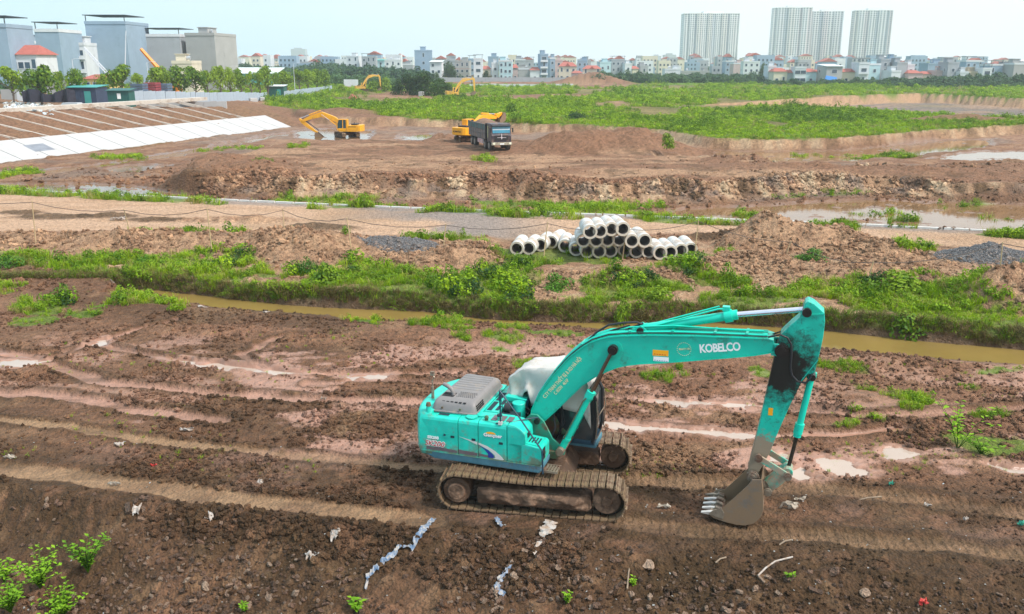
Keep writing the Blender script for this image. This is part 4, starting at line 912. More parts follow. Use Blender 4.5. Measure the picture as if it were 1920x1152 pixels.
# black grease round the elbow, dried mud low on the stick: stains with a shape of their own
nt = P_arm.node_tree; L = nt.links.new; bsdf = [n for n in nt.nodes if n.type == 'BSDF_PRINCIPLED'][0]
src = bsdf.inputs['Base Color'].links[0].from_socket
tco = N(nt, 'ShaderNodeTexCoord'); dst = N(nt, 'ShaderNodeVectorMath', operation='DISTANCE'); gx1, gz1 = pl(1462, 690, -AY); dst.inputs[1].default_value = (gx1, -AY, gz1); L(tco.outputs['Object'], dst.inputs[0])
nn = N(nt, 'ShaderNodeTexNoise'); nn.inputs['Scale'].default_value = 6; nn.inputs['Detail'].default_value = 9; nn.inputs['Roughness'].default_value = .75; L(tco.outputs['Object'], nn.inputs['Vector'])
ma = N(nt, 'ShaderNodeMath', operation='MULTIPLY_ADD'); ma.inputs[1].default_value = 1.7; L(nn.outputs['Fac'], ma.inputs[0]); L(dst.outputs['Value'], ma.inputs[2])
mr_ = N(nt, 'ShaderNodeMapRange'); mr_.inputs[1].default_value = 1.38; mr_.inputs[2].default_value = 1.92; mr_.inputs[3].default_value = 1; mr_.inputs[4].default_value = 0; L(ma.outputs[0], mr_.inputs[0])
xx = N(nt, 'ShaderNodeMix', data_type='RGBA'); L(mr_.outputs[0], xx.inputs['Factor']); L(src, xx.inputs['A']); xx.inputs['B'].default_value = (.012, .012, .010, 1)
sp_ = N(nt, 'ShaderNodeSeparateXYZ'); L(tco.outputs['Object'], sp_.inputs[0]); ma2 = N(nt, 'ShaderNodeMath', operation='MULTIPLY_ADD'); ma2.inputs[1].default_value = 1.6; L(nn.outputs['Fac'], ma2.inputs[0]); L(sp_.outputs['Z'], ma2.inputs[2])
mr2 = N(nt, 'ShaderNodeMapRange'); mr2.inputs[1].default_value = 2.90; mr2.inputs[2].default_value = 3.15; mr2.inputs[3].default_value = 1; mr2.inputs[4].default_value = 0; L(ma2.outputs[0], mr2.inputs[0])
x2 = N(nt, 'ShaderNodeMix', data_type='RGBA'); L(mr2.outputs[0], x2.inputs['Factor']); L(xx.outputs['Result'], x2.inputs['A']); x2.inputs['B'].default_value = (.28, .215, .15, 1); L(x2.outputs['Result'], bsdf.inputs['Base Color'])
arm = m.build('arm', P_arm, hero, bevel=.014)
rib = MB(); a1_, a2_ = pl(1516, 592, -AY), pl(1546, 590, -AY); rib.prism([a1_, a2_, (a2_[0], a2_[1] + .03), (a1_[0], a1_[1] + .03)], -AY - .02, -AY); a1_, a2_ = pl(1502, 716, -AY), pl(1534, 676, -AY); rib.prism([a1_, a2_, (a2_[0] - .0, a2_[1] + .035), (a1_[0] - .0, a1_[1] + .035)], -AY - .02, -AY); rib.build('weld_rib', P_boom, arm)
q = MB(); q.cyl((bx_, -.33, bz_), (bx_, .33, bz_), .10, n=18); q.build('rod_pin', P_pin, arm, smooth=40)
sx_, sz_ = pl(1458, 788 - 1, -AY); sx_, sz_ = pl(1444, 772, -AY); q = MB(); q.box(sx_ - .04, sx_ + .06, -AY - .004, -AY - .001, sz_ - .09, sz_ + .09); q.build('orange_sticker', P_orange, arm)
# bucket cylinder, links
u_ = pl(1523, 701, 0); v_ = pl(1495, 815, 0); w_ = pl(1477, 881, 0)
a = Vector((u_[0], 0, u_[1])); b_ = Vector((v_[0], 0, v_[1])); c_ = Vector((w_[0], 0, w_[1])); d = (b_ - a).normalized()
q = MB(); q.cyl((u_[0], -.30, u_[1]), (u_[0], .30, u_[1]), .075, n=16); q.build('cylinder_head_pin', P_pin, arm, smooth=40)
q = MB(); q.cyl(a, b_, .075, n=16); q.cyl(b_ - d * .28, b_ - d * .03, .105, n=16); q.cyl(b_ - d * .10, b_ + d * .05, .09, n=16); q.cyl(a - d * .04, a + d * .12, .10, n=14); q.build('bucket_cylinder', P_cyl, hero, smooth=40)
q = MB(); q.cyl(b_, c_, .045, n=12); q.build('bucket_cylinder_rod', P_oily, hero, smooth=40)
g1 = pl(1422, 857, -.3); g3 = pl(1439, 920, -.3)
def bar(A, B_, w, y_, t_, m_, name, par):
    A = Vector((A[0], 0, A[1])); B_ = Vector((B_[0], 0, B_[1])); d = (B_ - A).normalized(); n_ = Vector((-d.z, 0, d.x)) * w; P = []
    for c0, s0 in ((A, -1), (B_, 1)):
        for k in range(7):
            t__ = -math.pi / 2 + math.pi * k / 6; P.append(c0 + d * (math.cos(t__) * w * s0) + n_ * (math.sin(t__) * s0))
    mbb = MB(); mbb.prism([(p.x, p.z) for p in P], y_, y_ + t_); return mbb.build(name, m_, par, bevel=.008)
P_link = mat('muddy link', (.02, .40, .29), .5, .2, 3, dirt=(.33, .255, .18), dirt_amt=.55, dscale=4)
w0 = (w_[0], w_[1])
for y_ in (-.36, .30): bar(g1, w0, .07, y_, .06, P_link, 'link_arm', hero)
bar(w0, g3, .12, -.20, .40, P_link, 'link_rod', hero)
for c0 in (g1, w0, g3):
    q = MB(); q.cyl((c0[0], -.42, c0[1]), (c0[0], .42, c0[1]), .055, n=12); q.cyl((c0[0], -.405, c0[1]), (c0[0], -.37, c0[1]), .10, n=14); q.build('link_pin', P_steel, hero, smooth=40)
# bucket ---------------------------------------------------------------
BW = .54
near_o = [(1330, 966), (1341, 958.5), (1353, 954.7), (1372, 938), (1390, 922), (1402.7, 910), (1410, 900), (1428, 900), (1431, 927), (1431, 957.6), (1427, 970), (1414, 982), (1397, 986), (1380, 984.5), (1355, 978), (1338, 972)]
bo = PL(near_o, -BW)
P_shell = P_bucket
bk = empty('bucket', (0, 0, 0)); bk.parent = hero
for y_ in (-BW, BW - .03):
    q = MB(); q.prism(bo, y_, y_ + .03); q.build('side_plate', P_bucket, bk, bevel=.006)
sh = MB(); back = bo[7:] + [bo[0]]
inn = []
for i, p in enumerate(back):
    a_ = back[max(i - 1, 0)]; c0 = back[min(i + 1, len(back) - 1)]; d = Vector((c0[0] - a_[0], c0[1] - a_[1])).normalized(); inn.append((p[0] + d.y * .035, p[1] - d.x * .035) if True else p)
cen = (sum(p[0] for p in bo) / len(bo), sum(p[1] for p in bo) / len(bo))
inn = [(p[0] + (cen[0] - p[0]) * .07, p[1] + (cen[1] - p[1]) * .07) for p in back]
for i in range(len(back) - 1): sh.prism([back[i], back[i + 1], inn[i + 1], inn[i]], -BW + .03, BW - .03)
sh.build('shell', P_bucket, bk)
lx, lz = bo[0]; q = MB(); q.prism([(lx, lz), (lx + .3, lz - .07), (lx + .3, lz - .02), (lx, lz + .04)], -BW, BW); q.build('lip', P_steel, bk, bevel=.006)
for k in range(5):
    y_ = -BW + .08 + k * (2 * BW - .16) / 4; q = MB()
    q.prism([(lx + .16, lz - .03), (lx + .16, lz + .085), (lx - .02, lz + .07), (lx - .20, lz + .025), (lx - .21, lz + .0), (lx - .02, lz - .02)], y_ - .04, y_ + .04)
    q.build('tooth', P_tooth if k < 4 else P_steel, bk, bevel=.01)
    q = MB(); q.prism([(lx + .05, lz + .04), (lx + .26, lz + .0), (lx + .26, lz + .07), (lx + .12, lz + .11)], y_ - .06, y_ + .06); q.build('adapter', P_steel, bk, bevel=.01)
for y_ in (-BW - .015, BW):
    q = MB(); p0, p1, p2 = pl(1328, 964, -BW), pl(1352, 952, -BW), pl(1356, 973, -BW); q.prism([p0, (p0[0] + .08, p0[1] + .10), p1, (p1[0] + .08, p1[1] - .12), p2], y_, y_ + .015); q.build('side_cutter', P_steel, bk, bevel=.004)
pinx, pinz = pl(1411.3, 892.7, -.3)
for y_ in (-.34, .28):
    ear = [bo[5], (bo[7][0] + .05, bo[7][1] - .12), (g3[0] + .03, g3[1] - .12), (g3[0] + .11, g3[1]), (g3[0] + .03, g3[1] + .10), (g3[0] - .12, g3[1] + .12), (pinx + .13, pinz + .06), (pinx + .06, pinz + .14), (pinx - .06, pinz + .14), (pinx - .14, pinz + .05), (pinx - .13, pinz - .08)]
    q = MB(); q.prism(ear, y_, y_ + .06); q.build('hinge_ear', P_steel, bk, bevel=.01)
q = MB(); q.cyl((pinx, -.40, pinz), (pinx, .40, pinz), .06, n=14); q.cyl((pinx, -.37, pinz), (pinx, -.335, pinz), .11, n=16); q.build('bucket_pin', P_steel, bk, smooth=40)

# cab with its tarpaulin -------------------------------------------------
cab = empty('cab', (0, 0, 0)); cab.parent = hero
cx0, cx1, cy0, cy1, cz0, cz1 = -.36, 1.32, .36, 1.26, 1.14, 2.98
q = MB(); q.box(cx0, cx1, cy0, cy1, cz0, cz0 + .12); q.build('floor_pan', P_dark, cab, bevel=.02)
q = MB(); q.prism([(cx0, 1.26), (cx1 - .1, 1.26), (cx1, 1.5), (cx1 - .02, 2.4), (cx1 - .32, cz1), (cx0, cz1)], cy0 + .03, cy1 - .03); q.build('window_glass', P_glass, cab)
for y_ in (cy0, cy1 - .07):
    for a_, b2 in (((cx0, 1.2), (cx0, cz1)), ((cx1 - .05, 1.2), (cx1 + .02, 1.5)), ((cx1 + .02, 1.5), (cx1 - .0, 2.4)), ((cx1 - .0, 2.4), (cx1 - .30, cz1)), ((.45, 1.25), (.42, cz1)), ((cx0, 1.85), (.45, 1.85))):
        q = MB(); q.tube([(a_[0], y_ + .03, a_[1]), (b2[0], y_ + .03, b2[1])], .045, n=6); q.build('cab_post', P_black, cab)
q = MB(); q.box(cx0 - .03, cx1 - .28, cy0, cy1, cz1 - .01, cz1 + .05); q.build('roof', P_dark, cab, bevel=.03)
q = MB(); q.tube([(cx1 + .05, cy0 - .02, 1.35), (cx1 + .09, cy0 - .02, 1.9), (cx1 + .04, cy0 - .02, 2.35)], .018); q.tube([(cx1 + .05, cy1, 1.35), (cx1 + .09, cy1, 1.9), (cx1 + .04, cy1, 2.35)], .018)
for z_ in (1.35, 1.9): q.tube([(cx1 + .07, cy0 - .02, z_), (cx1 + .07, cy1, z_)], .014)
q.build('front_guard', P_steel, cab)
q = MB(); q.box(-.1, .5, .5, 1.1, 1.3, 1.75); q.box(-.15, .02, .5, 1.1, 1.7, 2.4); q.build('seat', P_black, cab, bevel=.05)
# tarpaulin: a wrinkled sheet over roof, back and near side of the cab
tn, tm_ = 46, 40; V = []; rs = np.random.RandomState(4)
def tarp_pt(u, v):
    """u runs from the front edge to the back hem, v across from the far side to the near side"""
    path = [(1.22, 2.66), (1.02, 3.03), (.30, 3.12), (-.45, 3.06), (-.85, 2.72), (-1.02, 2.34), (-.78, 1.96)]; s_ = u * (len(path) - 1); i = min(int(s_), len(path) - 2); f = s_ - i
    x_ = lerp(path[i][0], path[i + 1][0], f); z_ = lerp(path[i][1], path[i + 1][1], f)
    w = (v - .22) / .56                                 # 0..1 over the roof
    if w < 0: y_ = 1.30 + .04 * -w; z_ += w * 1.35
    elif w > 1: y_ = .30 - .10 * (w - 1); z_ -= (w - 1) * (2.6 if x_ > -.3 else 1.6); x_ += (w - 1) * .08
    else: y_ = 1.30 - w * 1.0; z_ += .05 * math.sin(w * math.pi)
    return x_, y_, z_
for j in range(tm_):
    for i in range(tn):
        u, v = i / (tn - 1), j / (tm_ - 1); x_, y_, z_ = tarp_pt(u, v)
        fold = math.sin(v * 30 + u * 7) * .03 * min(1, u * 2) + math.sin(v * 11 - u * 9) * .03 + (float(fbm(np.array([u * 3.2]), np.array([v * 2.6]), .5, 4, 77)[0]) - .5) * .24
        V.append((x_ - fold * (.9 if u > .55 else .2), y_ - fold * (1 if v > .75 or v < .25 else 0), z_ + fold * (.6 if u < .6 else .1)))
tp = MB(); tp.add(V, [(j * tn + i, j * tn + i + 1, (j + 1) * tn + i + 1, (j + 1) * tn + i) for j in range(tm_ - 1) for i in range(tn - 1)])
to = tp.build('tarpaulin', P_tarp, smooth=80, label='dirty white tarpaulin draped over the cab of the turquoise excavator', cat='tarpaulin'); to.location = (HX, HY, HZ); to.rotation_euler = (0, 0, HYAW)
sd = to.modifiers.new('thick', 'SOLIDIFY'); sd.thickness = .006

# mirror stay rods in front of the tank
q = MB(); t0 = Vector((-.62, -1.24, 2.12)); top_ = Vector((-.64, -1.24, 2.98))
q.tube([t0, top_], .022); q.tube([top_, (-.1, -1.30, 2.35), (.44, -1.32, 1.62)], .02); q.tube([(.44, -1.32, 1.62), (.46, -1.30, 1.02)], .024); q.tube([t0 + Vector((-.12, 0, .02)), t0 + Vector((.1, .1, 0)), (-.1, -.7, 2.12), (.1, -.5, 2.1)], .016); q.tube([top_, (-.75, -.7, 2.3)], .012)
q.build('mirror_stay', P_dark, hero, smooth=60)
q = MB(); q.box(-.67, -.58, -1.28, -1.2, 2.12, 2.2); q.build('stay_foot', P_silver, hero)

# prints ------------------------------------------------------------------
def strip(poly, y_, m_, name, par, t_=.002): q = MB(); q.prism(poly, y_ - t_, y_); return q.build(name, m_, par)
yS = -1.2868
strip([(-2.66, 1.235), (-1.74, 1.235), (-1.74, 1.30), (-2.30, 1.335), (-2.36, 1.30), (-2.66, 1.335)], yS, P_band, 'band_print', d1)
strip([(-1.69, 1.235), (-1.205, 1.235), (-1.205, 1.315), (-1.69, 1.335)], yS, P_band, 'band_print', d2)
strip([(-1.17, 1.235), (-.92, 1.235), (-.92, 1.29), (-1.17, 1.315)], yS, P_band, 'band_print', d3)
strip([(-1.68, 1.685), (-1.205, 1.60), (-1.205, 1.53), (-1.45, 1.62)], yS, P_silver, 'swoosh_print', d2)
strip([(-1.175, 1.59), (-.95, 1.53), (-.75, 1.43), (-.60, 1.32), (-.52, 1.235), (-.56, 1.215), (-.80, 1.222), (-.74, 1.25), (-.76, 1.32), (-.90, 1.43), (-1.175, 1.545)], yS, P_silver, 'swoosh_print', d3)
strip([(-1.175, 1.54), (-.92, 1.425), (-.79, 1.32), (-.77, 1.26), (-.82, 1.235), (-.93, 1.235), (-.93, 1.33), (-1.02, 1.43)], yS, P_navy, 'swoosh_print', d3)
lettering('SK200', .185, P_white, side_M(-2.60, 1.345, yS - .0005), d1, bold=.014, shear=.25, sx=1.08)
lettering('SK200', .185, P_red, side_M(-2.60, 1.345, yS - .003), d1, bold=.002, shear=.25, sx=1.08)
lettering('SB288', .10, P_white, side_M(-2.52, 1.53, yS), d1, bold=.004, sx=1.2)
q = MB(); q.box(-2.10, -1.93, yS - .004, yS, 1.60, 1.72); q.build('data_plate', P_turq, d1); 
strip([(-2.09, 1.64), (-2.02, 1.66), (-2.03, 1.70), (-2.08, 1.71)], yS - .005, P_dark, 'plate_print', d1)
el_ = [(-.86 + .13 * math.cos(t_), 1.86 + .055 * math.sin(t_)) for t_ in [k * math.pi / 8 for k in range(9)]]; strip(el_, yS, P_orange, 'badge_print', d3)
lettering('Gençner', .115, P_navy, side_M(-1.035, 1.782, yS - .0018), d3, bold=.003, sx=1.15)
lettering('Gençner', .115, P_white, side_M(-1.04, 1.79, yS - .004), d3, bold=.004, sx=1.15)
P_ltr = mat('pale yellow lettering', (.72, .62, .34), .6, .3, 14)
yB = -BY - .0015
k0 = pl(1312, 661.5, yB); k1 = pl(1389, 657, yB)
me = text_mesh('KOBELCO', 1., P_white, bold=.03, space=.92, depth=.0015); wdt_ = max(v.co.x for v in me.vertices); hgt_ = max(v.co.y for v in me.vertices)
dv = Vector((k1[0] - k0[0], k1[1] - k0[1])); an = math.atan2(dv.y, dv.x); zt = pl(1312, 646, yB)[1] - k0[1]
for v in me.vertices: v.co.x *= dv.length / wdt_; v.co.y *= zt / hgt_
o = link('lettering', me, boom); o.matrix_local = side_M(k0[0], k0[1], yB, an)
def boom_text(body, p0, p1, hpx, m_, sc_bold=.01):
    a_ = pl(*p0, yB); b2 = pl(*p1, yB); me = text_mesh(body, 1., m_, bold=sc_bold); w_ = max(v.co.x for v in me.vertices); d_ = Vector((b2[0] - a_[0], b2[1] - a_[1])); s_ = d_.length / w_
    for v in me.vertices: v.co.x *= s_; v.co.y *= hpx / .72
    o = link('lettering', me, boom); o.matrix_local = side_M(a_[0], a_[1], yB, math.atan2(d_.y, d_.x))
boom_text('C.TY TNHH THIẾT BỊ & XD HÀ NỘI', (1022, 748), (1091, 674), .095, P_ltr)
boom_text('C. 0DDN   46.NP', (1042, 741), (1067, 714), .085, P_ltr)
c0 = pl(1282.5, 655, yB)
for rr_ in (.155,):
    for k in range(22):
        a_ = k * 2 * math.pi / 22; q0 = (c0[0] + math.cos(a_) * rr_, c0[1] + math.sin(a_) * rr_)
        if k == 0: stm = MB()
        stm.box(q0[0] - .011, q0[0] + .011, yB - .002, yB, q0[1] - .006, q0[1] + .006)
stm.build('round_stamp', P_ltr, boom)
boom_text('8867/118', (1273, 657), (1293, 656), .045, P_ltr)
a_ = pl(1223.5, 668, yB); b2 = pl(1253.5, 658, yB); strip([(a_[0], a_[1] + .015), (b2[0], a_[1] + .03), (b2[0], b2[1]), (a_[0], b2[1] - .01)], yB, P_orange, 'warning_sticker', boom)
q = MB()
for k in range(5): q.box(a_[0] + .03 + k * .06, a_[0] + .07 + k * .06, yB - .004, yB - .0025, a_[1] + .05, a_[1] + .065)
q.build('sticker_print', P_red, boom)
a_ = pl(1225, 677, yB); b2 = pl(1254, 671.5, yB); strip([a_, (b2[0], a_[1] + .01), (b2[0], b2[1] + .01), (a_[0], b2[1])], yB, P_white, 'white_sticker', boom)
q = MB()
for k in range(6): q.box(a_[0] + .02 + k * .055, a_[0] + .055 + k * .055, yB - .004, yB - .0025, a_[1] + .018, a_[1] + .03)
q.build('sticker_print', P_navy, boom)
# ================================================================== concrete pipes beside the dirt road
P_conc = mat('pale precast concrete', (.60, .59, .565), .75, .14, 3, bump=.002, bscale=25, dirt=(.40, .32, .25), dirt_amt=.47, dscale=1.6)
P_lip = mat('concrete pipe rim', (.55, .49, .40), .8, .12, 8)
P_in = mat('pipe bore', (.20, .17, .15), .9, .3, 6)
def pipe_mesh(L_=2.25, ro=.40, ri=.29, n=28):
    mb = MB(); nn = n
    prof = [(ro - .015, 0), (ro, .03), (ro, L_ - .35), (ro - .01, L_ - .33), (ro - .01, L_ - .05), (ro - .02, L_)]
    V = []; 
    for r_, y_ in prof: V += [(r_ * math.cos(2 * math.pi * k / nn), y_, r_ * math.sin(2 * math.pi * k / nn)) for k in range(nn)]
    Fq = [(i * nn + k, (i + 1) * nn + k, (i + 1) * nn + (k + 1) % nn, i * nn + (k + 1) % nn) for i in range(len(prof) - 1) for k in range(nn)]
    mb.add(V, Fq, 0)
    rim = MB(); 
    for yy in (0,):
        V = [(ro * .985 * math.cos(2 * math.pi * k / nn), yy, ro * .985 * math.sin(2 * math.pi * k / nn)) for k in range(nn)] + [(ri * math.cos(2 * math.pi * k / nn), yy + (.0 if yy else 0), ri * math.sin(2 * math.pi * k / nn)) for k in range(nn)]
        rim.add(V, [(k, nn + k, nn + (k + 1) % nn, (k + 1) % nn)[::(1 if yy else -1)] for k in range(nn)])
    rim2 = MB(); V = [(ro * .985 * math.cos(2 * math.pi * k / nn), L_, ro * .985 * math.sin(2 * math.pi * k / nn)) for k in range(nn)] + [(ri * math.cos(2 * math.pi * k / nn), L_, ri * math.sin(2 * math.pi * k / nn)) for k in range(nn)]; rim2.add(V, [(k, nn + k, nn + (k + 1) % nn, (k + 1) % nn)[::-1] for k in range(nn)])
    V = [(ri * math.cos(2 * math.pi * k / nn), yy, ri * math.sin(2 * math.pi * k / nn)) for yy in (0, L_) for k in range(nn)]
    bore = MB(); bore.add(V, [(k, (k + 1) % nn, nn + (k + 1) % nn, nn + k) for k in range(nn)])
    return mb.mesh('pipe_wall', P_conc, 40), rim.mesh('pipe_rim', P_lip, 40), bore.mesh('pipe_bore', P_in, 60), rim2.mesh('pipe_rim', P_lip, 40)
PW, PR, PB, PR2 = pipe_mesh()
def pipe_px(cx, cy): return 900 + cx / 3.84, 370 + cy / 3.84
def put_pipe(px, py, z, yaw, label, tilt=0.):
    x, y = U(px, py, z); root = empty('concrete_pipe', (x, y, z), R(yaw), label=label, cat='pipe', group='concrete pipes stacked by the dirt road')
    root.rotation_euler = (R(tilt), 0, R(yaw))
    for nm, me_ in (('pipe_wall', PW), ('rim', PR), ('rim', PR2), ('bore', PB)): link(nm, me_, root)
lab_left = ['concrete pipe lying alone at the left end of the row', 'concrete pipe second from the left end of the row', 'concrete pipe third from the left, behind a bamboo post', 'concrete pipe fourth from the left, turned a little sideways', 'concrete pipe fifth from the left, just before the stack']
for (cx, cy, yw), lb in zip(((265, 370, -9), (350, 368, -12), (435, 345, -14), (512, 325, -18), (612, 352, -6)), lab_left): put_pipe(*pipe_px(cx, cy), .38, yw, lb)
for i, cx in enumerate((692, 772, 858, 940, 1043, 1128, 1215)):
    put_pipe(*pipe_px(cx, (375, 390, 392, 386, 382, 390, 392)[i]), .36, (-2, 1, 0, -2, 2, 0, 3)[i], 'bottom row concrete pipe of the stack, %s from the left' % ('first', 'second', 'third', 'fourth', 'fifth', 'sixth', 'seventh')[i])
for i, cx in enumerate((1298, 1372, 1450, 1517)):
    put_pipe(*pipe_px(cx, (402, 398, 384, 378)[i]), .38, (1, 2, 3, 0)[i], ('concrete pipe leaning against the right end of the stack', 'second concrete pipe right of the stack, lying in the grass', 'third concrete pipe right of the stack, lying in the grass', 'concrete pipe at the far right end of the row by a bamboo post')[i])
for i, cx in enumerate((745, 838, 920, 1003, 1095, 1187)):
    put_pipe(*pipe_px(cx, (312, 312, 308, 306, 316, 314)[i]), 1.05, (-1, 0, 2, -1, 1, 4)[i], 'middle row concrete pipe of the stack, %s from the left' % ('first', 'second', 'third', 'fourth', 'fifth', 'sixth')[i])
for i, cx in enumerate((793, 866, 948, 1030)):
    put_pipe(*pipe_px(cx, (250, 245, 230, 230)[i]), 1.74, (1, 0, 3, 5)[i], 'top row concrete pipe of the stack, %s from the left' % ('first', 'second', 'third', 'fourth')[i])

# ================================================================== kerb along the road
P_kerb = mat('kerb concrete', (.62, .60, .57), .8, .12, 4, dirt=(.35, .27, .2), dirt_amt=.42, dscale=1)
kd_ = empty('kerb', (0, 0, 0), kind='structure'); 
ks = [Vector(p) for p in KERB]; seglen = 1.5; stone = MB().box(-.74, .74, -.10, .10, -.9, .13).mesh('kerb_stone', P_kerb)
for a, b_ in zip(ks[:-1], ks[1:]):
    d = b_ - a; n_ = int(d.length / seglen)
    for k in range(n_):
        c = a + d * ((k + .5) / n_)
        if abs(c.x) > c.y * .68: continue
        o = link('kerb_stone', stone, kd_); o.location = (c.x, c.y + .05, random.uniform(-.012, .012)); o.rotation_euler = (0, 0, math.atan2(d.y, d.x))

# ================================================================== bamboo posts and rope
P_bam = mat('dry bamboo', (.50, .36, .20), .6, .25, 5)
P_rope = mat('dark rope', (.10, .075, .06), .8, .2, 9)
posts = [((60, 377), (66, 450), 'leftmost bamboo fence post by the dirt road'), ((232, 392), (247, 449), 'tilted bamboo post, second from the left end'), ((388, 390), (396, 457), 'bamboo post, third from the left, on the clay bank'),
         ((530, 392), (533, 434), 'short bamboo post, fourth from the left'), ((650, 408), (658, 458), 'bamboo post by the grey gravel patch left of the pipes'), ((836, 420), (830, 475), 'bamboo post between the gravel patch and the concrete pipes'),
         ((1027, 417), (1018, 488), 'slanted bamboo post in front of the left pipes'), ((1310, 413), (1302, 480), 'bamboo post just right of the row of concrete pipes'), ((1176, 428), (1166, 487), 'bamboo post standing in front of the pipe stack'), ((1484, 452), (1474, 476), 'small bamboo post on the tall clay heap'),
         ((1638, 490), (1629, 523), 'short leaning bamboo post in the grass below the clay heap'), ((1880, 454), (1873, 535), 'tall bamboo post at the right by the grey gravel heap')]
tops = []
for (tx0, ty0), (bx0, by0), lb in posts:
    x, y = U(bx0, by0, .35); zb = gz_at(x, y) ; x, y = U(bx0, by0, zb); D = y; X1, Z1 = PD(tx0, ty0, D)
    q = MB(); h_ = Z1 - zb; q.tube([(0, 0, -.3), ((X1 - x) * .5, .02, h_ * .5), (X1 - x, 0, h_)], [.035, .03, .026], n=7)
    o = q.build('bamboo_post', P_bam, smooth=50, label=lb, cat='post', group='bamboo fence posts along the dirt road'); o.location = (x, y, zb); tops.append(Vector((X1, D, Z1 - .08)))
tops = sorted(tops, key=lambda v: v.x); q = []
q.append(tops[0] + Vector((-6, .5, -.35)))
for a, b_ in zip(tops[:-1], tops[1:]):
    q.append(a)
    for f in (.25, .5, .75): p = a.lerp(b_, f); p.z -= .9 * f * (1 - f) * min(1.6, (b_ - a).length * .22); q.append(p)
q += [tops[-1], tops[-1] + Vector((3, -.6, -.5))]
MB().tube(q, .018, n=5).build('rope', P_rope, label='dark rope strung between the bamboo posts along the dirt road', cat='rope')

# ================================================================== scattering
HID = bpy.data.collections.new('sources')      # shapes used only as seeds of the scatters (never linked)
def scatter(name, P, rot, scl, tint, variants, label=None, kind='stuff', gcol=None):
    """points -> one object whose geometry nodes put one of the variants on every point"""
    me = bpy.data.meshes.new(name); me.vertices.add(len(P)); me.vertices.foreach_set('co', np.asarray(P, np.float32).ravel())
    for nm, ty, arr in (('rot', 'FLOAT_VECTOR', rot), ('scl', 'FLOAT_VECTOR', scl), ('tint', 'FLOAT', tint)):
        a = me.attributes.new(nm, ty, 'POINT'); a.data.foreach_set('vector' if ty == 'FLOAT_VECTOR' else 'value', np.asarray(arr, np.float32).ravel())
    if gcol is not None: a = me.attributes.new('gcol', 'FLOAT_COLOR', 'POINT'); a.data.foreach_set('color', np.concatenate([gcol, np.ones((len(gcol), 1))], 1).astype(np.float32).ravel())
    col = bpy.data.collections.new(name + ' source')
    for i, v in enumerate(variants): o_ = bpy.data.objects.new('%s_%02d' % (name, i), v); col.objects.link(o_)
    o = link(name, me, kind=kind); g = bpy.data.node_groups.new(name, 'GeometryNodeTree'); g.interface.new_socket('Geometry', in_out='INPUT', socket_type='NodeSocketGeometry'); g.interface.new_socket('Geometry', in_out='OUTPUT', socket_type='NodeSocketGeometry')
    gi = g.nodes.new('NodeGroupInput'); go = g.nodes.new('NodeGroupOutput'); ip = g.nodes.new('GeometryNodeInstanceOnPoints'); ci = g.nodes.new('GeometryNodeCollectionInfo'); ci.inputs['Collection'].default_value = col; ci.inputs['Separate Children'].default_value = True; ci.inputs['Reset Children'].default_value = True
    ip.inputs['Pick Instance'].default_value = True
    ar = g.nodes.new('GeometryNodeInputNamedAttribute'); ar.data_type = 'FLOAT_VECTOR'; ar.inputs['Name'].default_value = 'rot'
    asx = g.nodes.new('GeometryNodeInputNamedAttribute'); asx.data_type = 'FLOAT_VECTOR'; asx.inputs['Name'].default_value = 'scl'
    er = g.nodes.new('FunctionNodeEulerToRotation')
    g.links.new(gi.outputs[0], ip.inputs['Points']); g.links.new(ci.outputs[0], ip.inputs['Instance']); g.links.new(ar.outputs['Attribute'], er.inputs[0]); g.links.new(er.outputs[0], ip.inputs['Rotation']); g.links.new(asx.outputs['Attribute'], ip.inputs['Scale']); g.links.new(ip.outputs[0], go.inputs[0])
    md = o.modifiers.new('scatter', 'NODES'); md.node_group = g; return o
def with_lv(me, per):                            # a random value for each leaf / blade
    a = me.attributes.new('lv', 'FLOAT', 'FACE'); n = len(me.polygons); r = RS.rand(n // per + 1); a.data.foreach_set('value', np.repeat(r, per)[:n].astype(np.float32)); return me
def blade_tuft(n, h, spread, w, m, lean=.5, seed=0):
    r = random.Random(seed); mb = MB()
    for _ in range(n):
        a = r.uniform(0, 6.28); d = r.uniform(0, spread); x, y = math.cos(a) * d, math.sin(a) * d; hh = h * r.uniform(.55, 1.1); b_ = r.uniform(0, 6.28) if r.random() < .3 else a + r.uniform(-.8, .8); l_ = lean * r.uniform(.2, 1.2) * hh
        dx, dy = math.cos(b_), math.sin(b_); ww = w * r.uniform(.6, 1.2); px_, py_ = -dy * ww, dx * ww
        p = [(x - px_, y - py_, -.02), (x + px_, y + py_, -.02), (x + dx * l_ * .4 + px_ * .7, y + dy * l_ * .4 + py_ * .7, hh * .6), (x + dx * l_ * .4 - px_ * .7, y + dy * l_ * .4 - py_ * .7, hh * .6), (x + dx * l_, y + dy * l_, hh * (.95 - .3 * lean))]
        mb.add(p, [(0, 1, 2, 3), (3, 2, 4)])
    return with_lv(mb.mesh('grass_tuft', m), 2)
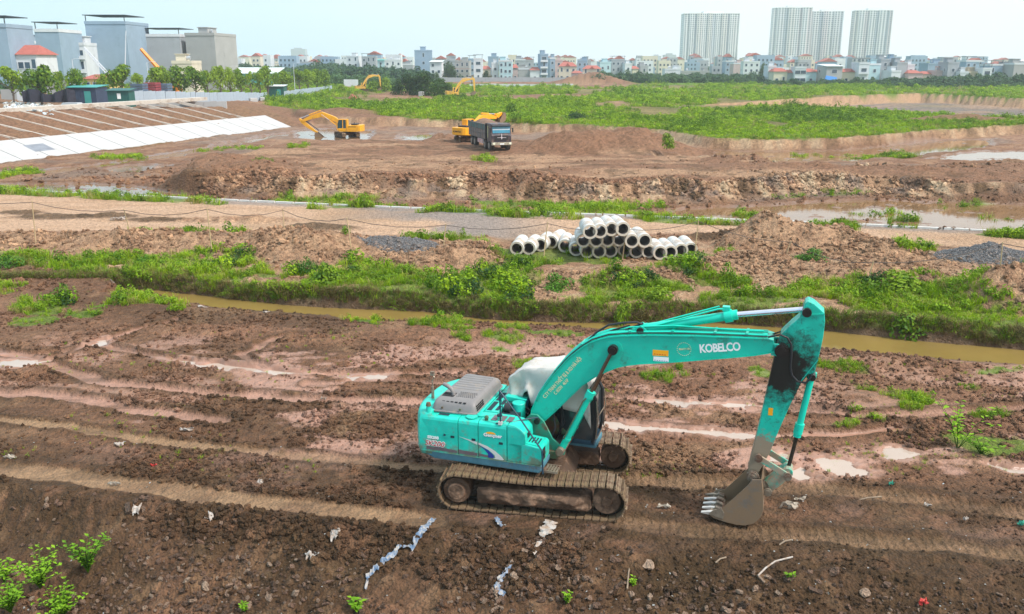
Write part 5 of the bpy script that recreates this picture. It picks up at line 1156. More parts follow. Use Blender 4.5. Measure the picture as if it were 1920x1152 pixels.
def leaf_clump(n, rx, rz, size, m, seed=0, up=.3, z0=0., lobes=3):
    r = random.Random(seed); mb = MB(); lb = [(r.uniform(-.5, .5) * rx, r.uniform(-.5, .5) * rx, r.uniform(.25, .75) * rz, r.uniform(.4, .62)) for _ in range(lobes)]
    for _ in range(n):
        cx, cy, cz, k = r.choice(lb); v = Vector((r.gauss(0, 1), r.gauss(0, 1), r.gauss(0, 1))).normalized() * r.uniform(.75, 1.05)
        p = Vector((cx + v.x * rx * k, cy + v.y * rx * k, max(.02, cz + v.z * rz * k * .8) + z0)); nrm = (v + Vector((0, 0, up)) + Vector((r.gauss(0, .4), r.gauss(0, .4), r.gauss(0, .4)))).normalized()
        u = nrm.orthogonal().normalized(); w = nrm.cross(u); a = r.uniform(0, 6.28); u, w = u * math.cos(a) + w * math.sin(a), w * math.cos(a) - u * math.sin(a); s_ = size * r.uniform(.6, 1.3)
        mb.add([p - u * s_, p + w * s_ * .45, p + u * s_, p - w * s_ * .45], [(0, 1, 2, 3)])
    return with_lv(mb.mesh('leaf_clump', m), 1)
G1 = leaf_mat('bright grass', (.12, .26, .004), (.40, .53, .010)); G2 = leaf_mat('weed leaves', (.045, .12, .005), (.24, .38, .008)); G3 = leaf_mat('dry yellowish grass', (.26, .27, .05), (.42, .36, .12)); G4 = leaf_mat('dark shrub leaves', (.012, .045, .010), (.05, .12, .02))
tufts_x = 0
tufts = [blade_tuft(24, .34, .2, .010, G3, .8, 9), blade_tuft(26, .34, .16, .010, G1, .6, 1), blade_tuft(22, .42, .2, .011, G1, .8, 2), blade_tuft(24, .26, .2, .010, G1, .5, 3), blade_tuft(20, .40, .18, .009, G3, .9, 4), leaf_clump(60, .24, .30, .05, G2, 5), leaf_clump(60, .3, .36, .055, G2, 6), blade_tuft(26, .36, .22, .012, G1, .7, 7)]
def pts_in(n, ux, uy, seed, cond):
    r = np.random.RandomState(seed); x, y = ux(r.rand(n)), None
    return x
def keep_land(x, y): z, c, w, g = land(x, y, True); return z, g
def rnd_rot(n, r, tilt=.15): return np.stack([r.normal(0, tilt, n), r.normal(0, tilt, n), r.uniform(0, 6.28, n)], 1)
def rnd_scl(n, r, a, b_, zr=.25): s_ = r.uniform(a, b_, n); return np.stack([s_, s_, s_ * r.uniform(1 - zr, 1 + zr, n)], 1)
r = np.random.RandomState(5)
# bank of the canal, verges and pond reeds
n = 190000; d = CAM_H / r.uniform(CAM_H / 112, CAM_H / 24, n); x = r.uniform(-.74, .74, n) * d; z, g = keep_land(x, d)
k = (g > .35) & (z > -.42 - (d > 50)) & ~((poly_d(x, d, PIPE_PAD) < .1) & (r.rand(n) < .93)) & (r.rand(n) < g * .75); x, d, z, g = x[k], d[k], z[k], g[k]
lump = fbm(x, d, 2.2, 3, 201); k = r.rand(len(x)) < .15 + sstep(.3, .6, lump); x, d, z, lump = x[k], d[k], z[k], lump[k]
near_plain = d < 36
s_ = rnd_scl(len(x), r, .75, 1.5); s_ *= (np.where(near_plain, .42, np.clip(d / 50, .8, 1.25)) * (.5 + 1.1 * lump))[:, None]
tint = np.clip(fbm(x, d, 3.5, 3, 203) * 1.6 - .3 + r.normal(0, .12, len(x)), 0, 1)
scatter('grass', np.stack([x, d, z - .01], 1), rnd_rot(len(x), r), s_, tint, tufts)
NG1 = len(x)
# dead brown fringe hanging over the canal's far edge, and taller dark clumps behind it
n = 5000; x = r.uniform(-34, 40, n); cy = np.interp(x, [p[0] for p in CANAL_FAR[::-1]], [p[1] for p in CANAL_FAR[::-1]]); d = cy + np.abs(r.normal(0, .3, n)) + .05; z = land(x, d); k = (np.abs(x / d) < .74) & (z > -.46); x, d, z = x[k], d[k], z[k]
G6 = leaf_mat('dead grass', (.10, .075, .03), (.26, .22, .07)); fringe = [blade_tuft(24, .32, .16, .010, G6, 1.1, 31), blade_tuft(22, .4, .2, .011, G6, .9, 32), blade_tuft(20, .34, .2, .010, G2, 1., 33)]
scatter('dead_grass', np.stack([x, d, z], 1), rnd_rot(len(x), r, .3), rnd_scl(len(x), r, .5, 1.2), r.rand(len(x)), fringe)
n = 2600; d = CAM_H / r.uniform(CAM_H / 56, CAM_H / 36.5, n); x = r.uniform(-.74, .74, n) * d; z, g = keep_land(x, d); l2 = fbm(x, d, 2.8, 3, 261); cd_ = line_d(x, d, CANAL_FAR)[0]; k = (g > .5) & (l2 > .56) & (cd_ > .8) & (d > 37.5) & (poly_d(x, d, PIPE_PAD) > 1.5) & ~((x > -2) & (x < 12.5) & (d > 44.5)); x, d, z = x[k], d[k], z[k]
scatter('bushy_weeds', np.stack([x, d, z], 1), rnd_rot(len(x), r, .1), rnd_scl(len(x), r, .9, 2.0), np.clip(r.normal(.25, .25, len(x)), 0, 1), [leaf_clump(150, .30, .42, .045, G2, 41), leaf_clump(150, .34, .36, .04, G4, 42), leaf_clump(130, .3, .5, .05, G1, 43)])
# thin sprigs over the churned plain
n = 5000; d = CAM_H / r.uniform(CAM_H / 37, CAM_H / 16, n); x = r.uniform(-.74, .74, n) * d; z, g = keep_land(x, d); lump = fbm(x, d, 3., 3, 207)
k = (lump > .60) & (g < .5) & (d > 21); x, d, z = x[k], d[k], z[k]
scatter('sparse_grass', np.stack([x, d, z], 1), rnd_rot(len(x), r), rnd_scl(len(x), r, .12, .34), r.rand(len(x)) * .7 + .1, tufts[:5])
# weeds of the far field
weeds = [leaf_clump(110, 1.0, .9, .13, G2, 11, lobes=4), leaf_clump(110, 1.1, .7, .13, G1, 12, lobes=5), leaf_clump(90, .9, .8, .12, G1, 13, lobes=3), blade_tuft(60, .8, .8, .03, G1, .5, 14), leaf_clump(120, .9, 1.2, .13, G2, 15, lobes=4), blade_tuft(50, .7, 1., .035, G3, .5, 16)]
n = 150000; d = CAM_H / r.uniform(CAM_H / 620, CAM_H / 96, n) ; x = r.uniform(-.66, .66, n) * d; z, g = keep_land(x, d); k = (g > .4); x, d, z = x[k], d[k], z[k]
lump = fbm(x, d * .6, 14., 4, 211); k = r.rand(len(x)) < sstep(.30, .62, lump) * .55 + .45; x, d, z, lump = x[k], d[k], z[k], lump[k]
edge = 1.0; s_ = rnd_scl(len(x), r, .5, 1.15, .35) * (np.clip(d / 190, .7, 1.3) * (.25 + 1.1 * sstep(.38, .75, lump) ** 1.5))[:, None]
tint = np.clip(1.25 - fbm(x, d * .5, 20., 4, 213) * 1.7 + r.normal(0, .15, len(x)), 0, 1)
scatter('weeds', np.stack([x, d, z - .05], 1), rnd_rot(len(x), r, .1), s_, tint, weeds)
NG2 = len(x)
n = 60000; d = CAM_H / r.uniform(CAM_H / 420, CAM_H / 92, n); x = r.uniform(-.66, .66, n) * d; z, g = keep_land(x, d); k = g > .45; x, d, z = x[k], d[k], z[k]; l3 = fbm(x, d * .6, 5., 3, 271)
scatter('field_grass', np.stack([x, d, z - .03], 1), rnd_rot(len(x), r, .1), rnd_scl(len(x), r, .8, 1.6, .35) * (np.clip(d / 160, .8, 2.) * (.5 + l3))[:, None], np.clip(1.1 - l3 + r.normal(0, .2, len(x)), 0, 1), [blade_tuft(30, .45, .6, .03, G1, .5, 51), leaf_clump(50, .5, .4, .09, G1, 52), leaf_clump(50, .5, .35, .08, G2, 53), blade_tuft(26, .4, .6, .03, G3, .5, 54)])

# ---------------------------------------------------------------- clods, crumbs and stones
def rock_mesh(seed, sub=1, m=None, sq=1., name='stone', jag=.28):
    import bmesh
    bm = bmesh.new(); bmesh.ops.create_icosphere(bm, subdivisions=sub, radius=1.); r = random.Random(seed)
    ax = [Vector((r.gauss(0, 1), r.gauss(0, 1), r.gauss(0, 1))).normalized() for _ in range(6)]; cut = [r.uniform(.5, .9) for _ in range(6)]
    for v in bm.verts:
        for a, c in zip(ax, cut):
            d = v.co.dot(a)
            if d > c: v.co -= a * (d - c)
        v.co *= 1 + r.uniform(-jag, jag) * .4; v.co.z *= sq
    me_ = bpy.data.meshes.new(name); bm.to_mesh(me_); bm.free(); me_.materials.append(m); return me_
def rock_mat(name, c1, c2, c3):
    m = bpy.data.materials.new(name); m.use_nodes = True; nt = m.node_tree; b = nt.nodes['Principled BSDF']; L = nt.links.new; b.inputs['Roughness'].default_value = .8
    a = N(nt, 'ShaderNodeAttribute', attribute_name='tint', attribute_type='INSTANCER'); oi = N(nt, 'ShaderNodeObjectInfo'); add = N(nt, 'ShaderNodeMath', operation='ADD'); L(a.outputs['Fac'], add.inputs[0]); L(oi.outputs['Random'], add.inputs[1]); fr = N(nt, 'ShaderNodeMath', operation='FRACT'); L(add.outputs[0], fr.inputs[0])
    cr = N(nt, 'ShaderNodeValToRGB'); cr.color_ramp.elements[0].color = (*c1, 1); cr.color_ramp.elements[0].position = 0; cr.color_ramp.elements[1].color = (*c3, 1); e = cr.color_ramp.elements.new(.6); e.color = (*c2, 1); L(fr.outputs[0], cr.inputs[0])
    t = N(nt, 'ShaderNodeTexCoord'); n = N(nt, 'ShaderNodeTexNoise'); n.inputs['Scale'].default_value = 2.5; n.inputs['Detail'].default_value = 8; L(t.outputs['Object'], n.inputs['Vector']); q = N(nt, 'ShaderNodeMapRange'); q.inputs[1].default_value = .3; q.inputs[2].default_value = .7; q.inputs[3].default_value = .6; q.inputs[4].default_value = 1.4; L(n.outputs['Fac'], q.inputs[0])
    s = N(nt, 'ShaderNodeVectorMath', operation='SCALE'); L(cr.outputs[0], s.inputs[0]); L(q.outputs[0], s.inputs['Scale']); L(s.outputs[0], b.inputs['Base Color'])
    bp = N(nt, 'ShaderNodeBump'); bp.inputs['Distance'].default_value = .15; L(n.outputs['Fac'], bp.inputs['Height']); L(bp.outputs[0], b.inputs['Normal']); return m
def soil_lump_mat(name, lo, hi):
    m = bpy.data.materials.new(name); m.use_nodes = True; nt = m.node_tree; b = nt.nodes['Principled BSDF']; L = nt.links.new; b.inputs['Roughness'].default_value = .85; b.inputs['Specular IOR Level'].default_value = .3
    g = N(nt, 'ShaderNodeAttribute', attribute_name='gcol', attribute_type='INSTANCER'); a = N(nt, 'ShaderNodeAttribute', attribute_name='tint', attribute_type='INSTANCER'); q = N(nt, 'ShaderNodeMapRange'); q.inputs[3].default_value = lo; q.inputs[4].default_value = hi; L(a.outputs['Fac'], q.inputs[0])
    t = N(nt, 'ShaderNodeTexCoord'); n = N(nt, 'ShaderNodeTexNoise'); n.inputs['Scale'].default_value = 2.5; n.inputs['Detail'].default_value = 8; L(t.outputs['Object'], n.inputs['Vector']); w = N(nt, 'ShaderNodeMapRange'); w.inputs[1].default_value = .3; w.inputs[2].default_value = .7; w.inputs[3].default_value = .7; w.inputs[4].default_value = 1.3; L(n.outputs['Fac'], w.inputs[0])
    mu = N(nt, 'ShaderNodeMath', operation='MULTIPLY'); L(q.outputs[0], mu.inputs[0]); L(w.outputs[0], mu.inputs[1]); s = N(nt, 'ShaderNodeVectorMath', operation='SCALE'); L(g.outputs['Color'], s.inputs[0]); L(mu.outputs[0], s.inputs['Scale']); L(s.outputs[0], b.inputs['Base Color'])
    bp = N(nt, 'ShaderNodeBump'); bp.inputs['Distance'].default_value = .2; L(n.outputs['Fac'], bp.inputs['Height']); L(bp.outputs[0], b.inputs['Normal']); return m
M_soil = soil_lump_mat('soil lump', .7, 1.55)
M_clod = rock_mat('mud clod', (.085, .047, .030), (.165, .09, .06), (.26, .155, .11))
M_clay = rock_mat('clay lump', (.20, .12, .085), (.38, .24, .16), (.52, .40, .29))
M_stone = rock_mat('rubble stone', (.085, .050, .030), (.21, .115, .072), (.36, .25, .175))
M_grav = rock_mat('gravel', (.13, .13, .14), (.22, .22, .23), (.34, .33, .32))
M_trash = rock_mat('pale scraps', (.45, .42, .36), (.65, .64, .60), (.75, .78, .80))
clods = [rock_mesh(i, 1, M_soil, .75, 'clod', .5) for i in range(6)]; clays = [rock_mesh(i + 20, 1, M_soil, .75, 'lump', .5) for i in range(6)]; rocks = [rock_mesh(i + 40, 2 if i < 3 else 1, M_stone, .7, 'stone', .3) for i in range(8)]
bricks_ = []
for i in range(3):
    q = MB(); q.box(-1, 1, -.5, .5, -.32, .32); me_ = q.mesh('brick', M_stone); bricks_.append(me_)
# clods over the plain
n = 95000; d = CAM_H / r.uniform(CAM_H / 37, CAM_H / 13.5, n); x = r.uniform(-.74, .74, n) * d; z, c_, w_, g_ = land(x, d, True); lump = fbm(x, d, 2.4, 4, 221)
flat_ = np.zeros(len(x))
for pts, w, dd, q, kind in RUTS: dl, _ = line_d(x, d, pts); flat_ = np.maximum(flat_, (dl < w * .95) * 1.)
for p in PUDDLES: flat_ = np.maximum(flat_, (poly_d(x, d, p) < .15) * 1.)
k = (r.rand(n) < sstep(.38, .62, lump) * .9 + .08) & (flat_ < .5) & (g_ < .6) & (z > -.45) & ~((np.abs(x - .5) < 2.6) & (np.abs(d - 20.4) < 2.0)); x, d, z, lump = x[k], d[k], z[k], lump[k]
c_ = c_[k]; sz = .014 + .080 * r.rand(len(x)) ** 3.2 * (.6 + lump) + .008 * (d / 25); fz = sstep(20.8, 19.8, d) * sstep(1.5, 3.5, x); sz = sz * (1 - .5 * fz); kk_ = r.rand(len(x)) > fz * .55; x, d, z, lump, c_, sz = x[kk_], d[kk_], z[kk_], lump[kk_], c_[kk_], sz[kk_]
scatter('mud_clods', np.stack([x, d, z + sz * .25], 1), rnd_rot(len(x), r, .6), np.stack([sz, sz * r.uniform(.7, 1.3, len(x)), sz], 1), r.rand(len(x)), clods, gcol=c_)
# rubble on the near embankment
n = 34000; d = CAM_H / r.uniform(CAM_H / 20, CAM_H / 12.5, n) + 0; x = r.uniform(-.78, .78, n) * d; sdn = np.interp(x, [p[0] for p in NEAR_EDGE], [p[1] for p in NEAR_EDGE]) - d; lump = fbm(x, d, 1.7, 4, 231)
k = (sdn > -.3) & (r.rand(n) < (sstep(.34, .62, lump) + .12) * np.where(x > 1.5, np.where(sdn < .5, .12, .5), 1)); x, d, lump = x[k], d[k], lump[k]; z, c_, w_, g_ = land(x, d, True); sz = .014 + .085 * r.rand(len(x)) ** 3.5 * (.5 + lump)
scatter('rubble', np.stack([x, d, z + sz * .3], 1), rnd_rot(len(x), r, .8), np.stack([sz, sz * r.uniform(.7, 1.3, len(x)), sz * .8], 1), r.rand(len(x)), rocks + clods[:3] + bricks_[:1], gcol=c_)
n = 1300; d = r.uniform(13.2, 24, n); x = r.uniform(-.74, .74, n) * d; z = land(x, d); sz = r.uniform(.008, .028, n)
k = r.rand(n) < np.where(d > 17.5, .30, 1); x, d, z, sz = x[k], d[k], z[k], sz[k]
scatter('litter', np.stack([x, d, z + .01], 1), rnd_rot(len(x), r, .3), np.stack([sz * 1.6, sz, sz * .3], 1), r.rand(len(x)), [rock_mesh(61, 1, M_trash, .4, 'scrap', .8), rock_mesh(62, 1, M_trash, .3, 'scrap', .9)])
n = 5200; d = CAM_H / r.uniform(CAM_H / 19, CAM_H / 13.6, n); x = r.uniform(-.74, .74, n) * d; sdn = np.interp(x, [p[0] for p in NEAR_EDGE], [p[1] for p in NEAR_EDGE]) - d
lump = fbm(x, d, 2.2, 3, 251); k = (sdn > .4) & (r.rand(n) < sstep(.42, .62, lump)); x, d = x[k], d[k]; z = land(x, d); sz = r.uniform(.022, .07, len(x))
scatter('loose_stones', np.stack([x, d, z + sz * .3], 1), rnd_rot(len(x), r, .8), np.stack([sz, sz * r.uniform(.7, 1.2, len(x)), sz * .8], 1), r.rand(len(x)), rocks + bricks_[:1])
# clay lumps on the bank, the heaps and the cliff foot
n = 60000; d = CAM_H / r.uniform(CAM_H / 100, CAM_H / 38, n); x = r.uniform(-.72, .72, n) * d; z, c_, w_, g_ = land(x, d, True); lump = fbm(x, d, 3., 4, 241)
kd2 = line_d(x, d, KERB)[0]; inroad = poly_d(x, d, ROAD) < 0
k = (~inroad) & (z > -1.2) & (r.rand(n) < sstep(.35, .62, lump) * .9 + .1) & (g_ < .75); x, d, z, lump, c_ = x[k], d[k], z[k], lump[k], c_[k]
inpl = poly_d(x, d, PLATEAU) < -1.5; sz = (.03 + .20 * r.rand(len(x)) ** 4 * (.4 + lump)) * np.clip(d / 55, .7, 1.6) * np.where(inpl, .55, 1)
k = (~inpl) | (r.rand(len(x)) < .45); x, d, z, sz, c_ = x[k], d[k], z[k], sz[k], c_[k]
scatter('clay_lumps', np.stack([x, d, z + sz * .2], 1), rnd_rot(len(x), r, .7), np.stack([sz, sz * r.uniform(.7, 1.3, len(x)), sz * .8], 1), r.rand(len(x)), clays + clods[:2], gcol=c_)
n = 16000; e_ = PLATEAU; ii = r.randint(0, 14, n); ff = r.rand(n); x = np.array([lerp(e_[i][0], e_[i + 1][0], f) for i, f in zip(ii, ff)]) + r.normal(0, .8, n); d = np.array([lerp(e_[i][1], e_[i + 1][1], f) for i, f in zip(ii, ff)]) - np.abs(r.normal(0, 2.2, n)) + 1.2; l4 = fbm(x, d, 3., 3, 281); z, c_, w_, g_ = land(x, d, True)
k = (z > -1.25) & (r.rand(n) < sstep(.35, .6, l4) + .15) & (np.abs(x / d) < .72); x, d, z, c_ = x[k], d[k], z[k], c_[k]; sz = .06 + .28 * r.rand(len(x)) ** 3
scatter('cliff_rubble', np.stack([x, d, z + sz * .2], 1), rnd_rot(len(x), r, .7), np.stack([sz, sz * r.uniform(.7, 1.3, len(x)), sz * .8], 1), r.rand(len(x)), clays, gcol=c_)
n = 15000; mc = [m_ for m_ in MOUNDS if m_[4] == 'c' and m_[0][1] < 60]; ii = r.randint(0, len(mc), n); aa = r.uniform(0, 6.28, n); rr_ = np.sqrt(r.rand(n)) * 1.15
x = np.array([mc[i][0][0] for i in ii]) + np.cos(aa) * rr_ * np.array([mc[i][1] for i in ii]); d = np.array([mc[i][0][1] for i in ii]) + np.sin(aa) * rr_ * np.array([mc[i][2] for i in ii]); l4 = fbm(x, d, 2., 3, 283); z, c_, w_, g_ = land(x, d, True)
k = (g_ < .7) & (r.rand(n) < sstep(.4, .65, l4) + .1) & (poly_d(x, d, ROAD) > .2) & (poly_d(x, d, PIPE_PAD) > 0); x, d, z, c_ = x[k], d[k], z[k], c_[k]; sz = .035 + .17 * r.rand(len(x)) ** 3.2
scatter('bank_rubble', np.stack([x, d, z + sz * .2], 1), rnd_rot(len(x), r, .7), np.stack([sz, sz * r.uniform(.7, 1.3, len(x)), sz * .8], 1), r.rand(len(x)), clays, gcol=c_)
n = 7000; gp = [m_ for m_ in MOUNDS if m_[4] == 'g']; ii = r.randint(0, len(gp), n); aa = r.uniform(0, 6.28, n); rr_ = np.sqrt(r.rand(n)) * 1.0
x = np.array([gp[i][0][0] for i in ii]) + np.cos(aa) * rr_ * np.array([gp[i][1] for i in ii]); d = np.array([gp[i][0][1] for i in ii]) + np.sin(aa) * rr_ * np.array([gp[i][2] for i in ii]); z = land(x, d); sz = r.uniform(.025, .07, n)
scatter('gravel', np.stack([x, d, z], 1), rnd_rot(n, r, .8), np.stack([sz] * 3, 1), r.rand(n), [rock_mesh(i + 70, 1, M_grav, .8, 'pebble', .3) for i in range(4)])
# the stones one can pick out, each an object of its own
r = np.random.RandomState(77); cnt = 0; SL = []
while cnt < 250:
    d_ = CAM_H / r.uniform(CAM_H / 19.5, CAM_H / 14.3); x_ = r.uniform(-.68, .68) * d_; sdn_ = float(np.interp(x_, [p[0] for p in NEAR_EDGE], [p[1] for p in NEAR_EDGE])) - d_
    l_ = float(fbm(np.array([x_]), np.array([d_]), 1.7, 4, 231)[0])
    if sdn_ < .0 or r.rand() > (l_ - .35) * 4: continue
    SL.append((x_, d_, r.uniform(.055, .13) * (1.25 if r.rand() < .12 else 1))); cnt += 1
for px_, py_, s_ in ((240, 952, .22), (290, 988, .14), (375, 992, .15), (410, 988, .13), (445, 975, .15), (330, 1020, .14), (338, 1025, .16), (240, 1064, .16), (1215, 1080, .25), (1478, 1108, .24), (1515, 1100, .18), (1562, 1100, .26), (1200, 1055, .13), (1660, 1115, .2), (1620, 1125, .2), (1130, 1020, .12), (660, 840, .1), (570, 780, .1), (600, 790, .1), (545, 772, .09), (580, 800, .09), (30, 1000, .15), (52, 985, .13), (20, 1012, .13), (1745, 1020, .12), (1450, 800, .1)):
    x_, d_ = U(px_, py_, -.35 if py_ > 1000 else -.1); SL.append((x_, d_, s_))
zz = land(np.array([s_[0] for s_ in SL]), np.array([s_[1] for s_ in SL]))
for (x_, d_, s_), z_ in zip(SL, zz):
    br = r.rand() < .16; o = link('brick' if br else 'stone', random.choice(bricks_) if br else random.choice(rocks), GROUND); o.location = (x_, d_, z_ + s_ * .15); s2 = s_ * (.72 if br else .62); o.scale = (s2 * r.uniform(.9, 1.3), s2 * r.uniform(.7, 1), s2 * r.uniform(.6, .9)); o.rotation_euler = (r.normal(0, .35), r.normal(0, .35), r.uniform(0, 6.28))

# ================================================================== litter one can name
P_plas = mat('white plastic film', (.46, .43, .40), .45, .2, 6, dirt=(.30, .21, .15), dirt_amt=.52, dscale=6)
P_blue = mat('blue plastic film', (.12, .19, .30), .4, .4, 9, dirt=(.38, .34, .30), dirt_amt=.5, dscale=9)
P_cloth = mat('dirty cloth', (.42, .36, .29), .8, .2, 5, dirt=(.2, .13, .09), dirt_amt=.45, dscale=5)
P_redpl = mat('red plastic', (.5, .04, .03), .5, .2, 5)
P_green = mat('green plastic', (.04, .3, .2), .5, .2, 5)
P_wood = mat('grey weathered wood', (.26, .19, .13), .75, .3, 6)
def rag(px, py, w, h, m_, label, seed, cat='plastic sheet', path=None, name='plastic_sheet', up=.12):
    w *= .8; h *= .7
    x, y = U(px, py, -.15); z = gz_at(x, y); x, y = U(px, py, z); r_ = np.random.RandomState(seed); nx_, ny_ = 16, 12; V = []
    for j in range(ny_):
        for i in range(nx_):
            u, v = i / (nx_ - 1) - .5, j / (ny_ - 1) - .5
            k_ = 1 - .5 * abs(math.sin(u * 5 + seed)); X = u * w + (vn(np.array([u * 4.]), np.array([v * 4.]), seed)[0] - .5) * w * .4; Y = v * h * k_ + (vn(np.array([u * 4.]), np.array([v * 4.]), seed + 9)[0] - .5) * h * .5
            Z = up * float(vn(np.array([u * 5. + 3]), np.array([v * 5.]), seed + 5)[0]); V.append((X, Y, Z))
    zs = land(np.array([x + p[0] for p in V]), np.array([y + p[1] for p in V])) - z; V = [(p[0], p[1], p[2] + zz_ + .015) for p, zz_ in zip(V, zs)]
    q = MB(); q.add(V, [(j * nx_ + i, j * nx_ + i + 1, (j + 1) * nx_ + i + 1, (j + 1) * nx_ + i) for j in range(ny_ - 1) for i in range(nx_ - 1)]); o = q.build(name, m_, smooth=60, label=label, cat=cat); o.location = (x, y, z); s = o.modifiers.new('t', 'SOLIDIFY'); s.thickness = .006; return o
def streamer(pts, w, m_, label, seed, cat='plastic strip', name='plastic_strip'):
    P = []
    for a, b_ in pts: x, y = U(a, b_, -.15); z = gz_at(x, y); x, y = U(a, b_, z); P.append(Vector((x, y, z)))
    V = []; r_ = random.Random(seed); n_ = 0; ws = w if isinstance(w, (list, tuple)) else [w] * len(P); seg = 7
    for i in range(len(P) - 1):
        for k_ in range(seg):
            f = k_ / seg; p = P[i].lerp(P[i + 1], f); d = (P[i + 1] - P[i]); nn = Vector((-d.y, d.x, 0)).normalized(); ww = lerp(ws[i], ws[i + 1], f)
            for s_ in (-1, -.35, .35, 1): q_ = p + nn * (s_ * ww * r_.uniform(.55, 1.3) + r_.uniform(-.02, .02)); V.append(q_); 
            n_ += 1
    zs = land(np.array([p.x for p in V]), np.array([p.y for p in V])); V = [(p.x, p.y, z_ + r_.uniform(.05, .11)) for p, z_ in zip(V, zs)]
    q = MB(); q.add(V, [(i * 4 + j, i * 4 + j + 1, i * 4 + 5 + j, i * 4 + 4 + j) for i in range(n_ - 1) for j in range(3)]); o = q.build(name, m_, label=label, cat=cat); s = o.modifiers.new('t', 'SOLIDIFY'); s.thickness = .006; return o
streamer([(812, 978), (795, 1000), (775, 1022), (752, 1042), (735, 1062), (712, 1088), (692, 1108), (687, 1140)], [.07, .11, .05, .04, .07, .06, .035, .02], P_blue, 'long torn strip of blue and white plastic trailing down the slope', 1)
streamer([(1034, 982), (1026, 998), (1014, 1018), (998, 1044)], [.14, .15, .05, .02], P_plas, 'dirty white plastic rag trailing from under the near track', 2)
streamer([(930, 976), (936, 986), (942, 994)], [.05, .06, .02], P_blue, 'small pale blue plastic scrap below the near track', 3)
streamer([(960, 1070), (940, 1100), (930, 1130), (950, 1150)], [.02, .05, .08, .03], P_blue, 'blue plastic strip twisted in the dirt at the bottom of the picture', 4)
rag(628, 1026, .28, .30, P_plas, 'torn white plastic piece on the rubble slope', 5); rag(590, 1085, .42, .34, P_plas, 'large crumpled white bag among the stones', 6, 'plastic bag', name='plastic_bag')
rag(258, 975, .2, .4, P_plas, 'pale plastic rag below the left wheel track', 7); rag(395, 990, .22, .22, P_plas, 'grey white bag between dark boulders', 8, 'plastic bag', name='plastic_bag'); rag(350, 808, .42, .16, P_plas, 'flat white plastic beside the upper wheel track', 9)
rag(224, 836, .26, .2, P_plas, 'white scrap of film between the two wheel tracks', 10); rag(290, 878, .2, .16, P_redpl, 'red and white wrapper between the wheel tracks', 11, 'wrapper', name='wrapper'); rag(488, 910, .14, .4, P_plas, 'narrow pale strip on the lower wheel track', 12)
rag(606, 746, .22, .16, P_plas, 'white scrap in the churned mud behind the machine', 13); rag(215, 912, .34, .12, P_cloth, 'pale rag on the edge of the lower wheel track', 14, 'rag', name='rag'); rag(20, 862, .4, .1, P_cloth, 'grey rag at the far left between the wheel tracks', 15, 'rag', name='rag')
rag(1245, 955, .35, .2, P_cloth, 'tangled pale string and rag left of the bucket', 16, 'rag', name='rag'); rag(1480, 955, .5, .2, P_cloth, 'muddy crumpled cloth right of the bucket', 17, 'rag', name='rag', up=.2); rag(1500, 940, .3, .12, P_cloth, 'muddy cloth end lying behind the crumpled cloth', 18, 'rag', name='rag')
rag(1670, 912, .14, .14, P_green, 'small green plastic piece on the mud', 19); rag(1915, 988, .2, .14, P_green, 'green plastic piece at the right edge', 20); rag(1738, 956, .22, .14, P_plas, 'pale flat scrap right of the machine', 21); rag(1810, 976, .14, .08, P_plas, 'tiny white scrap far right of the bucket', 22)
rag(1730, 1140, .2, .14, P_redpl, 'dark red plastic at the bottom right', 23); rag(1165, 812, .2, .16, P_plas, 'white foam scrap beside the far track', 24); rag(382, 578, .5, .2, P_plas, 'white plastic on the bank of the yellow canal', 25); rag(500, 588, .4, .16, P_plas, 'second white plastic sheet at the canal edge', 26)
rag(217, 540, .5, .14, P_plas, 'white sheet where the canal begins', 27); rag(222, 413, 1.0, .8, P_plas, 'crumpled white sack on the dirt road', 28, 'sack', name='sack', up=.25)
for px_, py_, L_, an_, lb in ((1470, 1046, .35, .4, 'short pale stick right of the bucket near the bottom'), (1010, 1045, .16, -.5, 'small white stick on the dirt slope'), (1180, 1085, 1.0, 1.35, 'upright grey plank stub on the near slope'), (1625, 960, .7, .05, 'dark branch lying right of the machine'), (1350, 1075, .3, .5, 'pale bamboo splinter on the slope')):
    x, y = U(px_, py_, -.3); z = gz_at(x, y); q = MB(); q.tube([(-L_ / 2, 0, .03), (0, .02, .05), (L_ / 2, 0, .03)], .018, n=6); o = q.build('stick', P_wood, label=lb, cat='stick'); o.location = (x, y, z); o.rotation_euler = (0, -.15, an_)
q = MB(); P = []
for a, b_ in ((1418, 1116), (1432, 1104), (1450, 1095), (1470, 1090), (1482, 1087)): x, y = U(a, b_, -.5); P.append((x, y, gz_at(x, y) + .06))
q.tube(P, .02, n=6); q.build('cable', P_plas, label='bent pale cable sticking out of the near slope', cat='cable')

